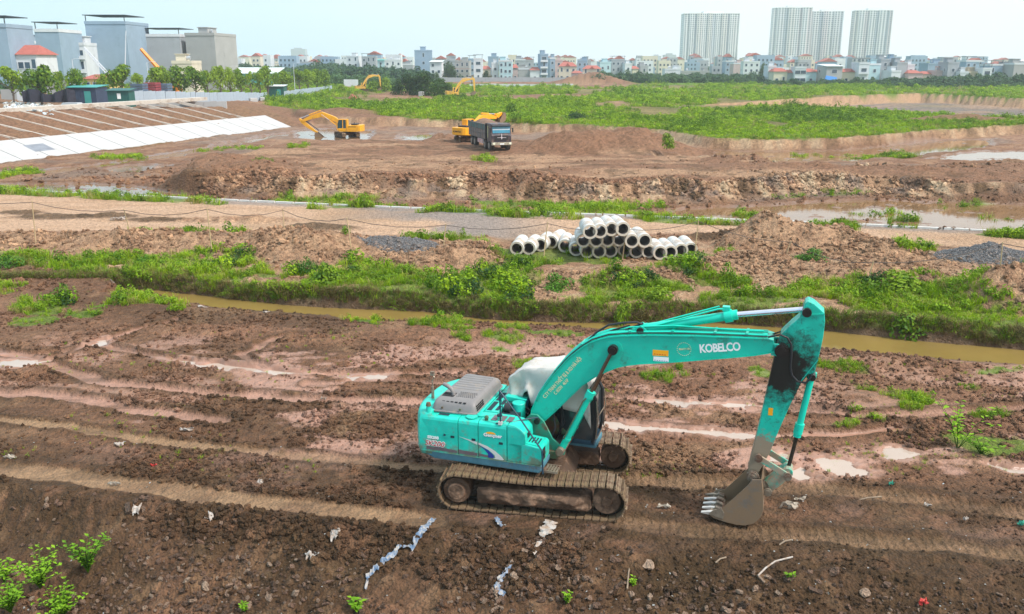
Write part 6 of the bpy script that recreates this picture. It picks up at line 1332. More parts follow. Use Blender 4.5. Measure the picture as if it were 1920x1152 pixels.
# ================================================================== small plants one can name
def leafy_plant(px, py, h, n_st, lbl, leaf=.07, m_=None, seed=0, cat='weed', zg=-.9, spread=.5):
    x, y = U(px, py, zg)
    for _ in range(4): zg = gz_at(x, y); x, y = U(px, py, zg)
    root = empty('leafy_weed', (x, y, zg), label=lbl, cat=cat); r_ = random.Random(seed); st = MB(); lf = MB()
    for k in range(n_st):
        a = r_.uniform(0, 6.28); s_ = r_.uniform(.1, spread) * h; hh = h * r_.uniform(.6, 1.05); top = Vector((math.cos(a) * s_, math.sin(a) * s_, hh)); mid = Vector((math.cos(a) * s_ * .35, math.sin(a) * s_ * .35, hh * .5)); st.tube([(0, 0, -.05), mid, top], [.012, .009, .004], n=5)
        for j in range(int(11)):
            f = .25 + .75 * j / 10; p = mid.lerp(top, (f - .5) * 2) if f > .5 else Vector((0, 0, 0)).lerp(mid, f * 2)
            b_ = j * 2.4 + r_.uniform(-.4, .4); dv_ = Vector((math.cos(b_), math.sin(b_), r_.uniform(.1, .7))).normalized(); L_ = leaf * r_.uniform(.7, 1.3) * (2.2 if j > 7 else 1.8); sd_ = dv_.cross(Vector((0, 0, 1))).normalized() * L_ * .24; q_ = p + dv_ * L_ * .5
            lf.add([p, q_ + sd_, p + dv_ * L_ + Vector((0, 0, -L_ * .15)), q_ - sd_], [(0, 1, 2, 3)])
    st.build('stem', G2, root); me_ = with_lv(lf.mesh('leaves', m_ or G5), 1); link('leaves', me_, root)
G5 = leaf_mat('fresh weed leaves', (.10, .24, .010), (.30, .52, .02), .3, inst=False)
leafy_plant(165, 1070, .85, 20, 'bright leafy weed, tallest and rightmost of those at the bottom left', .065, None, 1, spread=.7); leafy_plant(75, 1100, .75, 26, 'bright bushy weed at the bottom left beside the tall one', .06, None, 2, spread=.9)
leafy_plant(120, 1150, .6, 30, 'feathery green weed at the very bottom left corner', .05, None, 3, spread=1.2); leafy_plant(20, 1145, .7, 28, 'dense weed cut by the left edge at the bottom', .055, None, 4, spread=1.); leafy_plant(8, 1090, .5, 10, 'small weed at the left edge above the dense one', .07, None, 5)
leafy_plant(668, 1148, .30, 4, 'small bright weed at the bottom beside the blue strip', .075, None, 6); leafy_plant(460, 1146, .2, 4, 'little green sprout at the bottom left of centre', .05, None, 7); leafy_plant(1062, 1132, .26, 6, 'small green weed on the near slope below the tracks', .04, None, 8)
leafy_plant(1188, 1100, .24, 6, 'small weed beside the upright plank stub', .04, None, 9); leafy_plant(1480, 1090, .22, 4, 'sprout beside the bent cable', .05, None, 10); leafy_plant(1795, 840, 1.3, 9, 'tall sprawling green weed on the mud at the right', .10, None, 11, spread=.8, zg=0); leafy_plant(1840, 850, .5, 8, 'low spreading weed right of the tall sprawling one', .08, None, 12, spread=1.5, zg=0)
# ================================================================== yellow excavators
def excavator(px, py, yaw, tyaw, boom_pts, arm_pts, bucket_ang, label, paint, detail=True, zoff=0., text=None, z=None, scale=1.0, cab_side=1):
    """boom_pts: centre line foot..tip in (x, z), arm_pts: top, elbow pin, foot; metres in the machine's own frame"""
    x, y = U(px, py, 0.)
    for _ in range(4): g = gz_at(x, y); x, y = U(px, py, g)
    root = empty('excavator', (x, y, g + zoff), R(yaw), label=label, cat='excavator'); root.scale = (scale,) * 3
    T_ = Matrix.Rotation(R(tyaw - yaw), 4, 'Z'); track(root, -1.5, -.9, P_mud, False, 3.3, .40, .44, T_, 3); track(root, 1.5, .9, P_mud, False, 3.3, .40, .44, T_, 4)
    m = MB(T_); m.prism([(-.9, .4), (.9, .4), (.6, .85), (-.6, .85)], -.9, .9); m.build('undercarriage_frame', P_mud, root)
    m = MB(); m.cyl((0, 0, .8), (0, 0, 1.05), .6, n=20); m.build('swing_ring', P_black, root)
    m = MB(); m.box(-2.1, 1.0, -1.3, 1.3, 1.02, 1.2); m.build('platform', paint, root, bevel=.03)
    m = MB(); cw_ = [(-2.0, -1.32), (-2.5, -1.25), (-2.78, -.9), (-2.86, 0), (-2.78, .9), (-2.5, 1.25), (-2.0, 1.32)]; m.prism(cw_, 1.05, 2.05, axis='z'); m.build('counterweight', paint, root, bevel=.06)
    s_ = cab_side
    m = MB(); m.box(-1.98, -.45, -1.3, 1.3, 1.22, 2.02); m.build('engine_housing', paint, root, bevel=.05)
    m = MB(); m.box(-.43, .9, *sorted((-s_ * 1.3, -s_ * .5)), 1.22, 1.75); m.build('tool_box', paint, root, bevel=.05)
    m = MB(); m.box(-1.9, -.9, -.8, .7, 2.03, 2.25); m.build('hood', P_black, root, bevel=.06); m = MB(); m.cyl((-1.5, .9, 2.0), (-1.5, .9, 2.55), .06, n=8); m.build('exhaust_pipe', P_black, root)
    for yy in (-1.312, 1.306):
        m = MB(); m.box(-1.85, -.6, yy, yy + .006, 1.75, 1.84); m.build('stripe_print', P_black_pr, root)
    cb = empty('cab', (0, 0, 0)); cb.parent = root; c0, c1 = sorted((s_ * .42, s_ * 1.3))
    m = MB(); pr = [(-.4, 1.22), (1.15, 1.22), (1.28, 1.6), (1.22, 2.35), (.95, 2.95), (-.4, 2.95)]
    m.prism([(-.36, 1.25), (1.12, 1.25), (1.24, 1.6), (1.18, 2.33), (.92, 2.9), (-.36, 2.9)], c0 + .05, c1 - .05); m.build('window_glass', P_cglass, cb)
    for yy in (c0, c1 - .06):
        for a_, b2 in ((pr[0], pr[5]), (pr[5], pr[4]), (pr[4], pr[3]), (pr[3], pr[2]), (pr[2], pr[1]), (pr[1], pr[0]), ((.35, 1.22), (.30, 2.95))):
            q = MB(); q.tube([(a_[0], yy + .03, a_[1]), (b2[0], yy + .03, b2[1])], .06, n=5); q.build('cab_post', paint, cb)
    m = MB(); m.box(-.45, -.2, c0, c1, 1.22, 2.95); m.box(-.4, 1.1, c0, c1, 1.2, 1.55); m.box(-.45, .98, c0, c1, 2.9, 3.0); m.build('cab_body', paint, cb, bevel=.03)
    # boom as a bent beam
    def beam(P, W, y_, m_, nm):
        P = [Vector(p) for p in P]; up_, lo_2 = [], []
        for i, p in enumerate(P):
            d = (P[min(i + 1, len(P) - 1)] - P[max(i - 1, 0)]).normalized(); n_ = Vector((-d.y, d.x)) * W[i]; up_.append(tuple(p + n_)); lo_2.append(tuple(p - n_))
        mb = MB(); mb.prism(up_ + lo_2[::-1], -y_, y_); return mb.build(nm, m_, root, bevel=.03)
    beam(boom_pts, [.18, .36, .42, .30, .18][:len(boom_pts)], .26, paint, 'boom')
    beam(arm_pts, [.10, .30, .24, .13], .18, paint, 'arm')
    kb = Vector(boom_pts[2]); kt = Vector(boom_pts[-1]); at_ = Vector(arm_pts[0]); ft = Vector(arm_pts[-1])
    for yy in (-.38, .38):
        m = MB(); a = Vector((.65, yy, 1.3)); b_ = Vector((boom_pts[2][0], yy, boom_pts[2][1])); m.cyl(a, a.lerp(b_, .6), .09, n=10); m.build('boom_cylinder', paint, root, smooth=40); m = MB(); m.cyl(a.lerp(b_, .6), b_, .045, n=8); m.build('cylinder_rod', P_rod, root)
    d = (kt - kb); n_ = Vector((-d.y, d.x)).normalized(); n_ = n_ if n_.y > 0 else -n_; a = kb + n_ * .62; 
    m = MB(); m.cyl((a.x, 0, a.y), (a.lerp(at_, .55).x, 0, a.lerp(at_, .55).y), .10, n=10); m.build('arm_cylinder', paint, root, smooth=40); m = MB(); q = a.lerp(at_, .55); m.cyl((q.x, 0, q.y), (at_.x, 0, at_.y), .05, n=8); m.build('cylinder_rod', P_rod, root)
    m = MB(); p0 = at_.lerp(ft, .12); dd = (ft - at_).normalized(); nn = Vector((-dd.y, dd.x)); e = ft + nn * .45 * bucket_ang[1]; s0 = p0 + nn * .34 * bucket_ang[1]; m.cyl((s0.x, .0, s0.y), (e.x, 0, e.y), .07, n=8); m.build('bucket_cylinder', P_black, root, smooth=40)
    bk = empty('bucket', (0, 0, 0)); bk.parent = root; ca, sa = math.cos(R(bucket_ang[0])), math.sin(R(bucket_ang[0])); B_ = [(0, .1), (-.25, -.05), (-1.15, -.55), (-1.25, -.95), (-.9, -1.05), (-.35, -1.15), (.15, -.95), (.35, -.5), (.3, -.05)]
    B_ = [(ft.x + (p[0] * ca - p[1] * sa) * bucket_ang[1] * -1, ft.y + p[0] * sa + p[1] * ca) for p in B_]
    for yy in (-.5, .47): m = MB(); m.prism(B_, yy, yy + .03); m.build('side_plate', P_bucket, bk)
    cen = (sum(p[0] for p in B_) / 9, sum(p[1] for p in B_) / 9); I_ = [(p[0] + (cen[0] - p[0]) * .08, p[1] + (cen[1] - p[1]) * .08) for p in B_]; m = MB()
    for i in range(4, 8): m.prism([B_[i], B_[i + 1], I_[i + 1], I_[i]], -.47, .47)
    m.prism([B_[3], B_[4], I_[4], I_[3]], -.47, .47); m.build('shell', P_bucket, bk)
    for k in range(5): m = MB(); y_ = -.42 + k * .21; t0 = Vector(B_[3]); t1 = Vector(B_[2]); dv = (t0 - Vector(B_[5])).normalized() * .22; m.prism([tuple(t0 + Vector((0, .05))), tuple(t0 + dv), tuple(t0 - Vector((0, .05)))], y_ - .04, y_ + .04); m.build('tooth', P_tooth, bk)
    if text:
        me = text_mesh(text, .30, P_black_pr, bold=.008); w_ = max(v.co.x for v in me.vertices)
        o = link('lettering', me, root); o.matrix_local = Matrix.Translation((-2.875, w_ / 2, 1.42)) @ Matrix.Rotation(R(-90), 4, 'Z') @ Matrix.Rotation(R(90), 4, 'X')
    return root
P_cglass = glass_mat('tinted cab glass', (.02, .06, .08), .1)
P_yel2 = mat('faded excavator yellow', (.72, .40, .06), .45, .15, 2, dirt=(.2, .14, .08), dirt_amt=.40, dscale=1.2)
P_yor = mat('orange yellow paint', (.88, .38, .008), .38, .1, 2, dirt=(.35, .2, .08), dirt_amt=.30, dscale=1.2)
excavator(651, 258, 176, 120, [(0, 1.7), (2.0, 3.0), (4.0, 3.7), (5.8, 3.2), (7.3, 2.6)], [(7.8, 3.0), (7.3, 2.5), (6.2, 1.6), (4.9, .75)], (10, -1), 'yellow excavator digging beside the water by the pale concrete slope', P_yell)
excavator(884, 266, 50, 20, [(0, 1.5), (1.0, 2.5), (2.0, 3.1), (3.8, 3.2), (5.0, 3.0)], [(4.9, 3.5), (5.4, 3.2), (5.9, 3.4), (6.3, 3.6)], (20, -1), 'orange yellow excavator loading the dump truck, seen from behind', P_yor, text='KOMATSU')
excavator(680, 172, 10, 5, [(0, 1.9), (1.0, 3.6), (2.2, 5.0), (4.2, 5.6), (6.0, 5.4)], [(5.7, 6.0), (6.2, 5.3), (6.4, 3.2), (6.5, 1.4)], (0, -1), 'small far yellow excavator left of the dark tree clump', P_yel2)
excavator(853, 184, 12, 5, [(0, 1.9), (1.0, 3.6), (2.2, 4.8), (4.0, 5.3), (5.4, 5.4)], [(5.1, 6.0), (5.7, 5.4), (5.8, 3.4), (5.9, 1.9)], (0, -1), 'far yellow excavator in the weeds right of the dark tree clump', P_yel2)

# ================================================================== dump truck
def dump_truck():
    px, py = 925, 279; x, y = U(px, py, .3)
    for _ in range(4): g = gz_at(x, y); x, y = U(px, py, g)
    yw = R(-72); root = empty('dump_truck', (x - .3, y + 1.8, g), yw, label='dark muddy four axle dump truck with a grey tipper body', cat='truck')
    P_tg = mat('muddy tipper steel', (.16, .13, .12), .6, .3, 2, dirt=(.25, .17, .13), dirt_amt=.5, dscale=.8); P_tt = mat('teal tipper paint', (.03, .12, .12), .5, .3, 2, dirt=(.16, .12, .1), dirt_amt=.45, dscale=1)
    P_cab = mat('dark truck cab paint', (.035, .03, .045), .35, .3, 2, dirt=(.2, .13, .1), dirt_amt=.45, dscale=1.5); P_ws = mat('blue windscreen', (.03, .22, .33), .08, .3, 1.2, spec=.9); P_tyre = mat('dusty tyre', (.05, .04, .035), .8, .3, 5); P_hubm = mat('dusty wheel hub', (.27, .21, .17), .6, .2, 5)
    m = MB(); m.box(-5.6, 4.2, -.45, .45, .75, 1.05); m.build('chassis', P_black, root)
    # x forward
    bd = empty('tipper_body', (0, 0, 0)); bd.parent = root
    m = MB(); m.box(-5.7, 1.7, -1.25, 1.25, 1.15, 1.3); m.build('body_floor', P_tg, bd)
    for yy in (-1.25, 1.19):
        m = MB(); m.box(-5.7, 1.7, yy, yy + .06, 1.3, 1.72); m.build('lower_side', P_tg, bd); m = MB(); m.box(-5.7, 1.7, yy, yy + .06, 1.76, 2.22); m.build('middle_side', P_tg, bd); m = MB(); m.box(-5.7, 1.7, yy, yy + .06, 2.26, 2.85); m.build('upper_side', P_tt, bd)
        for k in range(8):
            m = MB(); xx_ = -5.6 + k * 1.03; m.box(xx_ - .05, xx_ + .05, yy - .04 if yy < 0 else yy + .06, yy if yy < 0 else yy + .10, 1.2, 2.85); m.build('side_rib', P_tg, bd)
        m = MB(); m.box(-5.75, 1.75, yy - .03, yy + .09, 2.85, 2.93); m.build('top_rail', P_tg, bd)
    m = MB(); m.box(1.7, 1.8, -1.25, 1.25, 1.2, 3.05); m.box(1.7, 2.2, -1.25, 1.25, 2.95, 3.05); m.build('head_board', P_black, bd); m = MB(); m.box(-5.78, -5.7, -1.25, 1.25, 1.2, 2.8); m.build('tailgate', P_tg, bd)
    V = []; nx_, ny_ = 26, 12
    for j in range(ny_):
        for i in range(nx_):
            u, v = i / (nx_ - 1), j / (ny_ - 1); V.append((-5.6 + 7.2 * u, -1.18 + 2.36 * v, 2.45 + .75 * math.sin(u * math.pi) ** .7 * math.sin(v * math.pi) ** .7 + .25 * float(fbm(np.array([u * 7.]), np.array([v * 2.4]), .9, 3, 5)[0])))
    m = MB(); m.add(V, [(j * nx_ + i, j * nx_ + i + 1, (j + 1) * nx_ + i + 1, (j + 1) * nx_ + i) for j in range(ny_ - 1) for i in range(nx_ - 1)]); o = m.build('soil_load', mat('load of soil', (.20, .115, .075), .9, .4, 2, bump=.05, bscale=4), smooth=40, label='heap of brown soil filling the dump truck body', cat='soil'); o.location = root.location; o.rotation_euler = root.rotation_euler
    cb = empty('cab', (0, 0, 0)); cb.parent = root
    m = MB(); m.prism([(2.3, .9), (4.25, .9), (4.3, 1.7), (4.18, 2.0), (4.0, 2.85), (3.75, 3.1), (2.4, 3.1), (2.3, 2.9)], -1.22, 1.22); m.build('cab_shell', P_cab, cb, bevel=.06)
    Mx = Matrix()
    m = MB(); m.prism([(4.20, 2.02), (4.03, 2.82), (4.06, 2.82), (4.235, 2.02)], -1.08, 1.08); m.build('windscreen', P_ws, cb)
    m = MB(); m.prism([(4.14, 2.38), (4.12, 2.50), (4.145, 2.50), (4.165, 2.38)], -1.06, 1.06); m.build('pale_reflection_strip', mat('painted reflection', (.5, .6, .65), .3, .1, 3), cb)  # pale strip painted across the windscreen as a reflection
    m = MB(); m.prism([(4.0, 2.86), (4.35, 2.80), (4.35, 2.86), (3.9, 3.0)], -1.15, 1.15); m.build('sun_visor', P_black, cb)
    for yy in (-1.232, 1.222):
        m = MB(); m.prism([(3.05, 2.0), (4.02, 2.0), (3.86, 2.7), (3.05, 2.7)], yy, yy + .01); m.build('side_window', P_cglass, cb); m = MB(); m.box(2.6, 2.8, yy - .01, yy + .02, 1.4, 2.8); m.build('yellow_strip', mat('faded yellow strip', (.45, .42, .2), .6, .2, 4), cb)
        m = MB(); m.box(4.2, 4.3, yy - .25 if yy < 0 else yy + .1, yy - .1 if yy < 0 else yy + .25, 2.1, 2.6); m.tube([(4.1, yy, 2.5), (4.25, yy + (-.18 if yy < 0 else .18), 2.5)], .02); m.build('mirror', P_black, cb)
    m = MB(); m.box(4.30, 4.34, -.85, .85, 1.25, 1.75); m.build('grille', P_black, cb); m = MB(); m.box(4.345, 4.36, -.04, .04, 1.3, 1.95); m.box(4.345, 4.36, -.55, .55, 1.48, 1.53); m.cyl((4.345, 0, 1.5), (4.365, 0, 1.5), .10, n=12); m.build('grille_badge', mat('bright metal trim', (.7, .65, .68), .3, .1, 3, metal=.5), cb)
    m = MB(); m.box(4.2, 4.5, -1.25, 1.25, .62, .95); m.build('bumper', mat('faded pale bumper', (.42, .38, .28), .6, .3, 2, dirt=(.16, .1, .08), dirt_amt=.5, dscale=2), cb, bevel=.04); m = MB(); m.box(4.51, 4.52, -.27, .27, .70, .84); m.build('number_plate', P_white, cb)
    for yy in (-1.0, 1.0): m = MB(); m.cyl((4.5, yy, .82), (4.54, yy, .82), .14, n=12); m.build('headlight', mat('lamp lens', (.8, .78, .6), .2, .1, 2), cb)
    for xx_ in (3.35, 1.55, -3.0, -4.4):
        for yy in (-1.05, 1.05):
            w = empty('wheel', (0, 0, 0)); w.parent = root; s2 = -1 if yy < 0 else 1
            m = MB(); m.cyl((xx_, yy - .24 , .53), (xx_, yy + .24, .53), .53, n=22); m.build('tyre', P_tyre, w, bevel=.05); m = MB(); m.cyl((xx_, yy + s2 * .245, .53), (xx_, yy + s2 * .255, .53), .33, n=16); m.cyl((xx_, yy + s2 * .25, .53), (xx_, yy + s2 * .30, .53), .13, n=10); m.build('rim', P_hubm, w)
    for yy in (-1.2, 1.1):
        m = MB(); m.box(-1.9, .5, yy, yy + .08, .55, 1.05); m.build('side_guard', mat('red and white guard', (.72, .62, .60), .5, .1, 3), root)
        for k in range(4): m = MB(); m.box(-1.75 + k * .6, -1.5 + k * .6, yy - .006, yy + .086, .57, 1.03); m.build('red_stripe', P_red, root)
    m = MB(); m.box(.6, 1.0, -1.15, -.5, .6, 1.1); m.build('fuel_tank', P_black, root, bevel=.04)
dump_truck()

# ================================================================== concrete slope and earth bays at the left
P_slab = mat('slope paving concrete', (.44, .43, .42), .8, .08, .8, dirt=(.36, .33, .30), dirt_amt=.34, dscale=.35)
P_slabd = mat('wet grey paving', (.20, .21, .24), .5, .3, 1)
rv = empty('concrete_slope', (0, 0, 0), label='long pale concrete slope paved with panels above the pool at the left', cat='embankment')
Lr = (REV_B - REV_A).length; pw = 4.4; n_p = int((Lr + 45) / pw); dx3 = Vector((REV_DIR.x, REV_DIR.y, 0)); nx3 = Vector((REV_N.x, REV_N.y, .26))
A3 = Vector((REV_A.x, REV_A.y, -1.12))
for k in range(n_p):
    t0 = -45 + k * pw + .06; t1 = t0 + pw - .12; w1 = 7.2; sk = 1.0
    if k == n_p - 1: pts_ = [(t0, 0), (t1 - 1, 0), (t1 + 1.5, w1), (t0 + sk, w1)]
    else: pts_ = [(t0, 0), (t1, 0), (t1 + sk, w1), (t0 + sk, w1)]
    V = [A3 + dx3 * a + nx3 * b_ + Vector((0, 0, .14)) for a, b_ in pts_]; V2 = [v - Vector((0, 0, .22)) for v in V]; q = MB(); q.add(V + V2, [(0, 1, 2, 3), (7, 6, 5, 4), (0, 4, 5, 1), (1, 5, 6, 2), (2, 6, 7, 3), (3, 7, 4, 0)]); q.build('panel', P_slab, rv)
for t0, s0, wt, ws in ((7.5, 2.2, 3.2, 2.6), (-4, 5.6, 2.4, 1.2)):
    V = [A3 + dx3 * a + nx3 * b_ + Vector((0, 0, .145)) for a, b_ in ((t0, s0), (t0 + wt, s0), (t0 + wt + .6, s0 + ws), (t0 + .6, s0 + ws))]; q = MB(); q.add(V, [(0, 1, 2, 3)]); q.build('wet_patch', P_slabd, rv)
P_beam = mat('slope beam concrete', (.50, .45, .39), .85, .15, 1, dirt=(.3, .2, .14), dirt_amt=.42, dscale=.6)
fr = empty('slope_frame', (0, 0, 0), label='concrete beams dividing the bare earth bank above the paved slope', cat='embankment')
ups = Vector((REV_N.x, REV_N.y, .275)); M3 = A3 + nx3 * 7.2
for k in range(19):
    t0 = -30 + k * 5.0; a = M3 + dx3 * t0 + Vector((0, 0, .12)); b_ = a + ups * 11.6 - dx3 * (-2.0 if k < 7 else 4.5); d = (b_ - a).normalized(); s_ = d.cross(Vector((0, 0, 1))).normalized() * .17; q = MB(); V = [a - s_, a + s_, b_ + s_, b_ - s_]; V = V + [v - Vector((0, 0, .5)) for v in V]; q.add(V, [(0, 1, 2, 3), (7, 6, 5, 4), (0, 4, 5, 1), (1, 5, 6, 2), (2, 6, 7, 3), (3, 7, 4, 0)]); q.build('rib_beam', P_beam, fr)
q = MB(); a = M3 + dx3 * -40 + ups * 11.8 + Vector((0, 0, .2)); b_ = M3 + dx3 * 64 + ups * 11.8 + Vector((0, 0, .2)); s_ = Vector((REV_N.x, REV_N.y, 0)) * 1.0; V = [a - s_, b_ - s_, b_ + s_, a + s_]; V = [Vector(v) for v in V] + [v - Vector((0, 0, .6)) for v in V]; q.add(V, [(0, 1, 2, 3), (7, 6, 5, 4), (0, 4, 5, 1), (1, 5, 6, 2), (2, 6, 7, 3), (3, 7, 4, 0)]); q.build('top_beam', P_beam, fr)
# ================================================================== buildings
WALLS = {'white': (.62, .64, .66), 'cream': (.62, .56, .44), 'grey': (.34, .36, .38), 'blue': (.26, .36, .46), 'cyan': (.42, .58, .62), 'pink': (.52, .40, .38), 'tan': (.50, .42, .30), 'concrete': (.36, .36, .35), 'slate': (.26, .35, .44), 'yellow': (.66, .50, .20)}
WM = {k: mat(k + ' wall render', v, .85, .10, .25, dirt=tuple(c * .62 for c in v), dirt_amt=.36, dscale=.18, detail=5) for k, v in WALLS.items()}
M_roofred = mat('red roof tiles', (.36, .10, .075), .8, .2, .8); M_roofdk = mat('dark metal roof', (.05, .07, .09), .6, .2, .5); M_roofteal = mat('teal metal roof', (.05, .30, .28), .6, .15, .4); M_roofw = mat('pale metal roof', (.62, .68, .68), .5, .1, .4)
M_win = glass_mat('far window glass', (.03, .06, .09), .15); M_frame = mat('far window frame', (.6, .62, .64), .6, .1, 1); M_tank = mat('steel water tank', (.5, .52, .54), .35, .1, 1, metal=.5); M_blueT = mat('blue tarpaulin', (.02, .22, .60), .6, .2, .6)
def win_mesh(w, h):
    mb = MB(); mb.box(-w / 2, w / 2, -.04, .0, 0, h, 0); mb.box(-w / 2 - .12, -w / 2, -.10, .0, -.12, h + .12, 1); mb.box(w / 2, w / 2 + .12, -.10, .0, -.12, h + .12, 1); mb.box(-w / 2, w / 2, -.10, 0, h, h + .12, 1); mb.box(-w / 2, w / 2, -.14, 0, -.12, 0, 1); return mb.mesh('window', [M_win, M_frame])
WINS = {'s': win_mesh(1.3, 1.5), 'w': win_mesh(2.6, 1.7), 't': win_mesh(1.0, 2.2)}
def house(x0, x1, ytop, D, wall, roof, label, n_w=None, dep=11., win='s', z0=0., side='', rr=0, blind=False, cat='house', bal=False):
    rnd = random.Random(int(x0 * 7 + ytop)); X0, Z1 = PD(x0, ytop, D); X1, _ = PD(x1, ytop, D); W = X1 - X0; cx = (X0 + X1) / 2; Hh = Z1 - z0; yw = rnd.uniform(-.10, .10)
    root = empty('house' if cat == 'house' else 'apartment_building', (cx, D, z0), yw, label=label, cat=cat)
    rt_h = min(2.4, Hh * .22) if roof == 'red' else 0.; Hw = Hh - rt_h - (1.2 if roof in ('flat', 'dark', 'tank') else 0)
    m = MB(); m.box(-W / 2, W / 2, 0, dep, -2, Hw); m.build('wall', WM[wall], root)
    if roof == 'red':
        m = MB(); e = .5; m.add([(-W / 2 - e, -e, Hw), (W / 2 + e, -e, Hw), (W / 2 + e, dep + e, Hw), (-W / 2 - e, dep + e, Hw), (-W / 2 + W * .22, dep * .5, Hw + rt_h), (W / 2 - W * .22, dep * .5, Hw + rt_h)], [(0, 1, 5, 4), (1, 2, 5), (2, 3, 4, 5), (3, 0, 4), (3, 2, 1, 0)]); m.build('roof', M_roofred, root)
        if W > 7: m = MB(); m.add([(-W * .15, -e - .2, Hw), (W * .15, -e - .2, Hw), (0, -e - .2, Hw + rt_h * .8), (-W * .15, dep * .4, Hw), (W * .15, dep * .4, Hw), (0, dep * .4, Hw + rt_h * .8)], [(0, 1, 2), (1, 4, 5, 2), (0, 2, 5, 3), (3, 5, 4)]); m.build('gable', M_roofred, root)
    elif roof == 'shed':
        m = MB(); m.prism([(-.8, Hw + .05), (dep + .5, Hw + .9), (dep + .5, Hw + 1.1), (-.8, Hw + .25)], -W / 2 - .5, W / 2 + .5, axis='x'); m.build('roof', M_roofteal if rr == 1 else M_roofw, root)
    else:
        t = .22; m = MB(); m.box(-W / 2 - .1, W / 2 + .1, -.15, t, Hw, Hw + .9); m.box(-W / 2 - .1, -W / 2 + t, t, dep, Hw, Hw + .9); m.box(W / 2 - t, W / 2 + .1, t, dep, Hw, Hw + .9); m.build('parapet', WM[wall if rnd.random() < .6 else 'white'], root)
        if roof == 'dark':
            m = MB(); m.box(-W / 2 - .4, W / 2 + .4, -.3, dep * .8, Hw + 2.6, Hw + 2.8); m.build('roof', M_roofdk, root)
            for sx in (-W / 2 + .3, W / 2 - .3): m = MB(); m.box(sx - .1, sx + .1, .2, .4, Hw, Hw + 2.6); m.build('roof_post', M_roofdk, root)
        else:
            m = MB(); bw = min(3.2, W * .5); bx = rnd.uniform(-W / 2 + bw / 2, W / 2 - bw / 2); m.box(bx - bw / 2, bx + bw / 2, dep * .3, dep * .7, Hw, Hw + 2.7); m.box(bx - bw / 2 - .3, bx + bw / 2 + .3, dep * .3 - .3, dep * .7 + .3, Hw + 2.7, Hw + 2.9); m.build('stair_head', WM[wall], root)
            m = MB(); tx = -bx * .6; m.cyl((tx - .8, dep * .4, Hw + 1.7), (tx + .8, dep * .4, Hw + 1.7), .6, n=10); m.build('water_tank', M_tank, root)
    if not blind:
        fl = max(1, int(Hw / 3.4)); nw = n_w or max(1, int(W / 2.9)); 
        for f in range(fl):
            zb = Hw - (f + 1) * (Hw / fl) + 1.1
            if bal and f < fl - 0: m = MB(); m.box(-W / 2 + .2, W / 2 - .2, -1.1, -.0, zb - 1.15, zb - 1.0); m.box(-W / 2 + .2, W / 2 - .2, -1.1, -1.0, zb - 1.0, zb - .15); m.build('balcony', WM['white'], root)
            for k in range(nw):
                if rnd.random() < .08: continue
                o = link('window', WINS[win if rnd.random() < .8 else 't'], root); o.location = (-W / 2 + W * (k + .5) / nw, -.003, zb)
    else: fl = max(1, int(Hw / 3.4))
    if side:
        sx = -1 if side == 'l' else 1; fl = max(1, int(Hw / 3.4))
        for f in range(fl):
            for yy in ((.3, .7) if dep > 9 else (.5,)):
                if rnd.random() < .45: continue
                o = link('window', WINS['s'], root); o.location = (sx * (W / 2 + .003), dep * yy, Hw - (f + 1) * (Hw / fl) + 1.2); o.rotation_euler = (0, 0, R(-90) if sx < 0 else R(90))
    return root, W, Hw
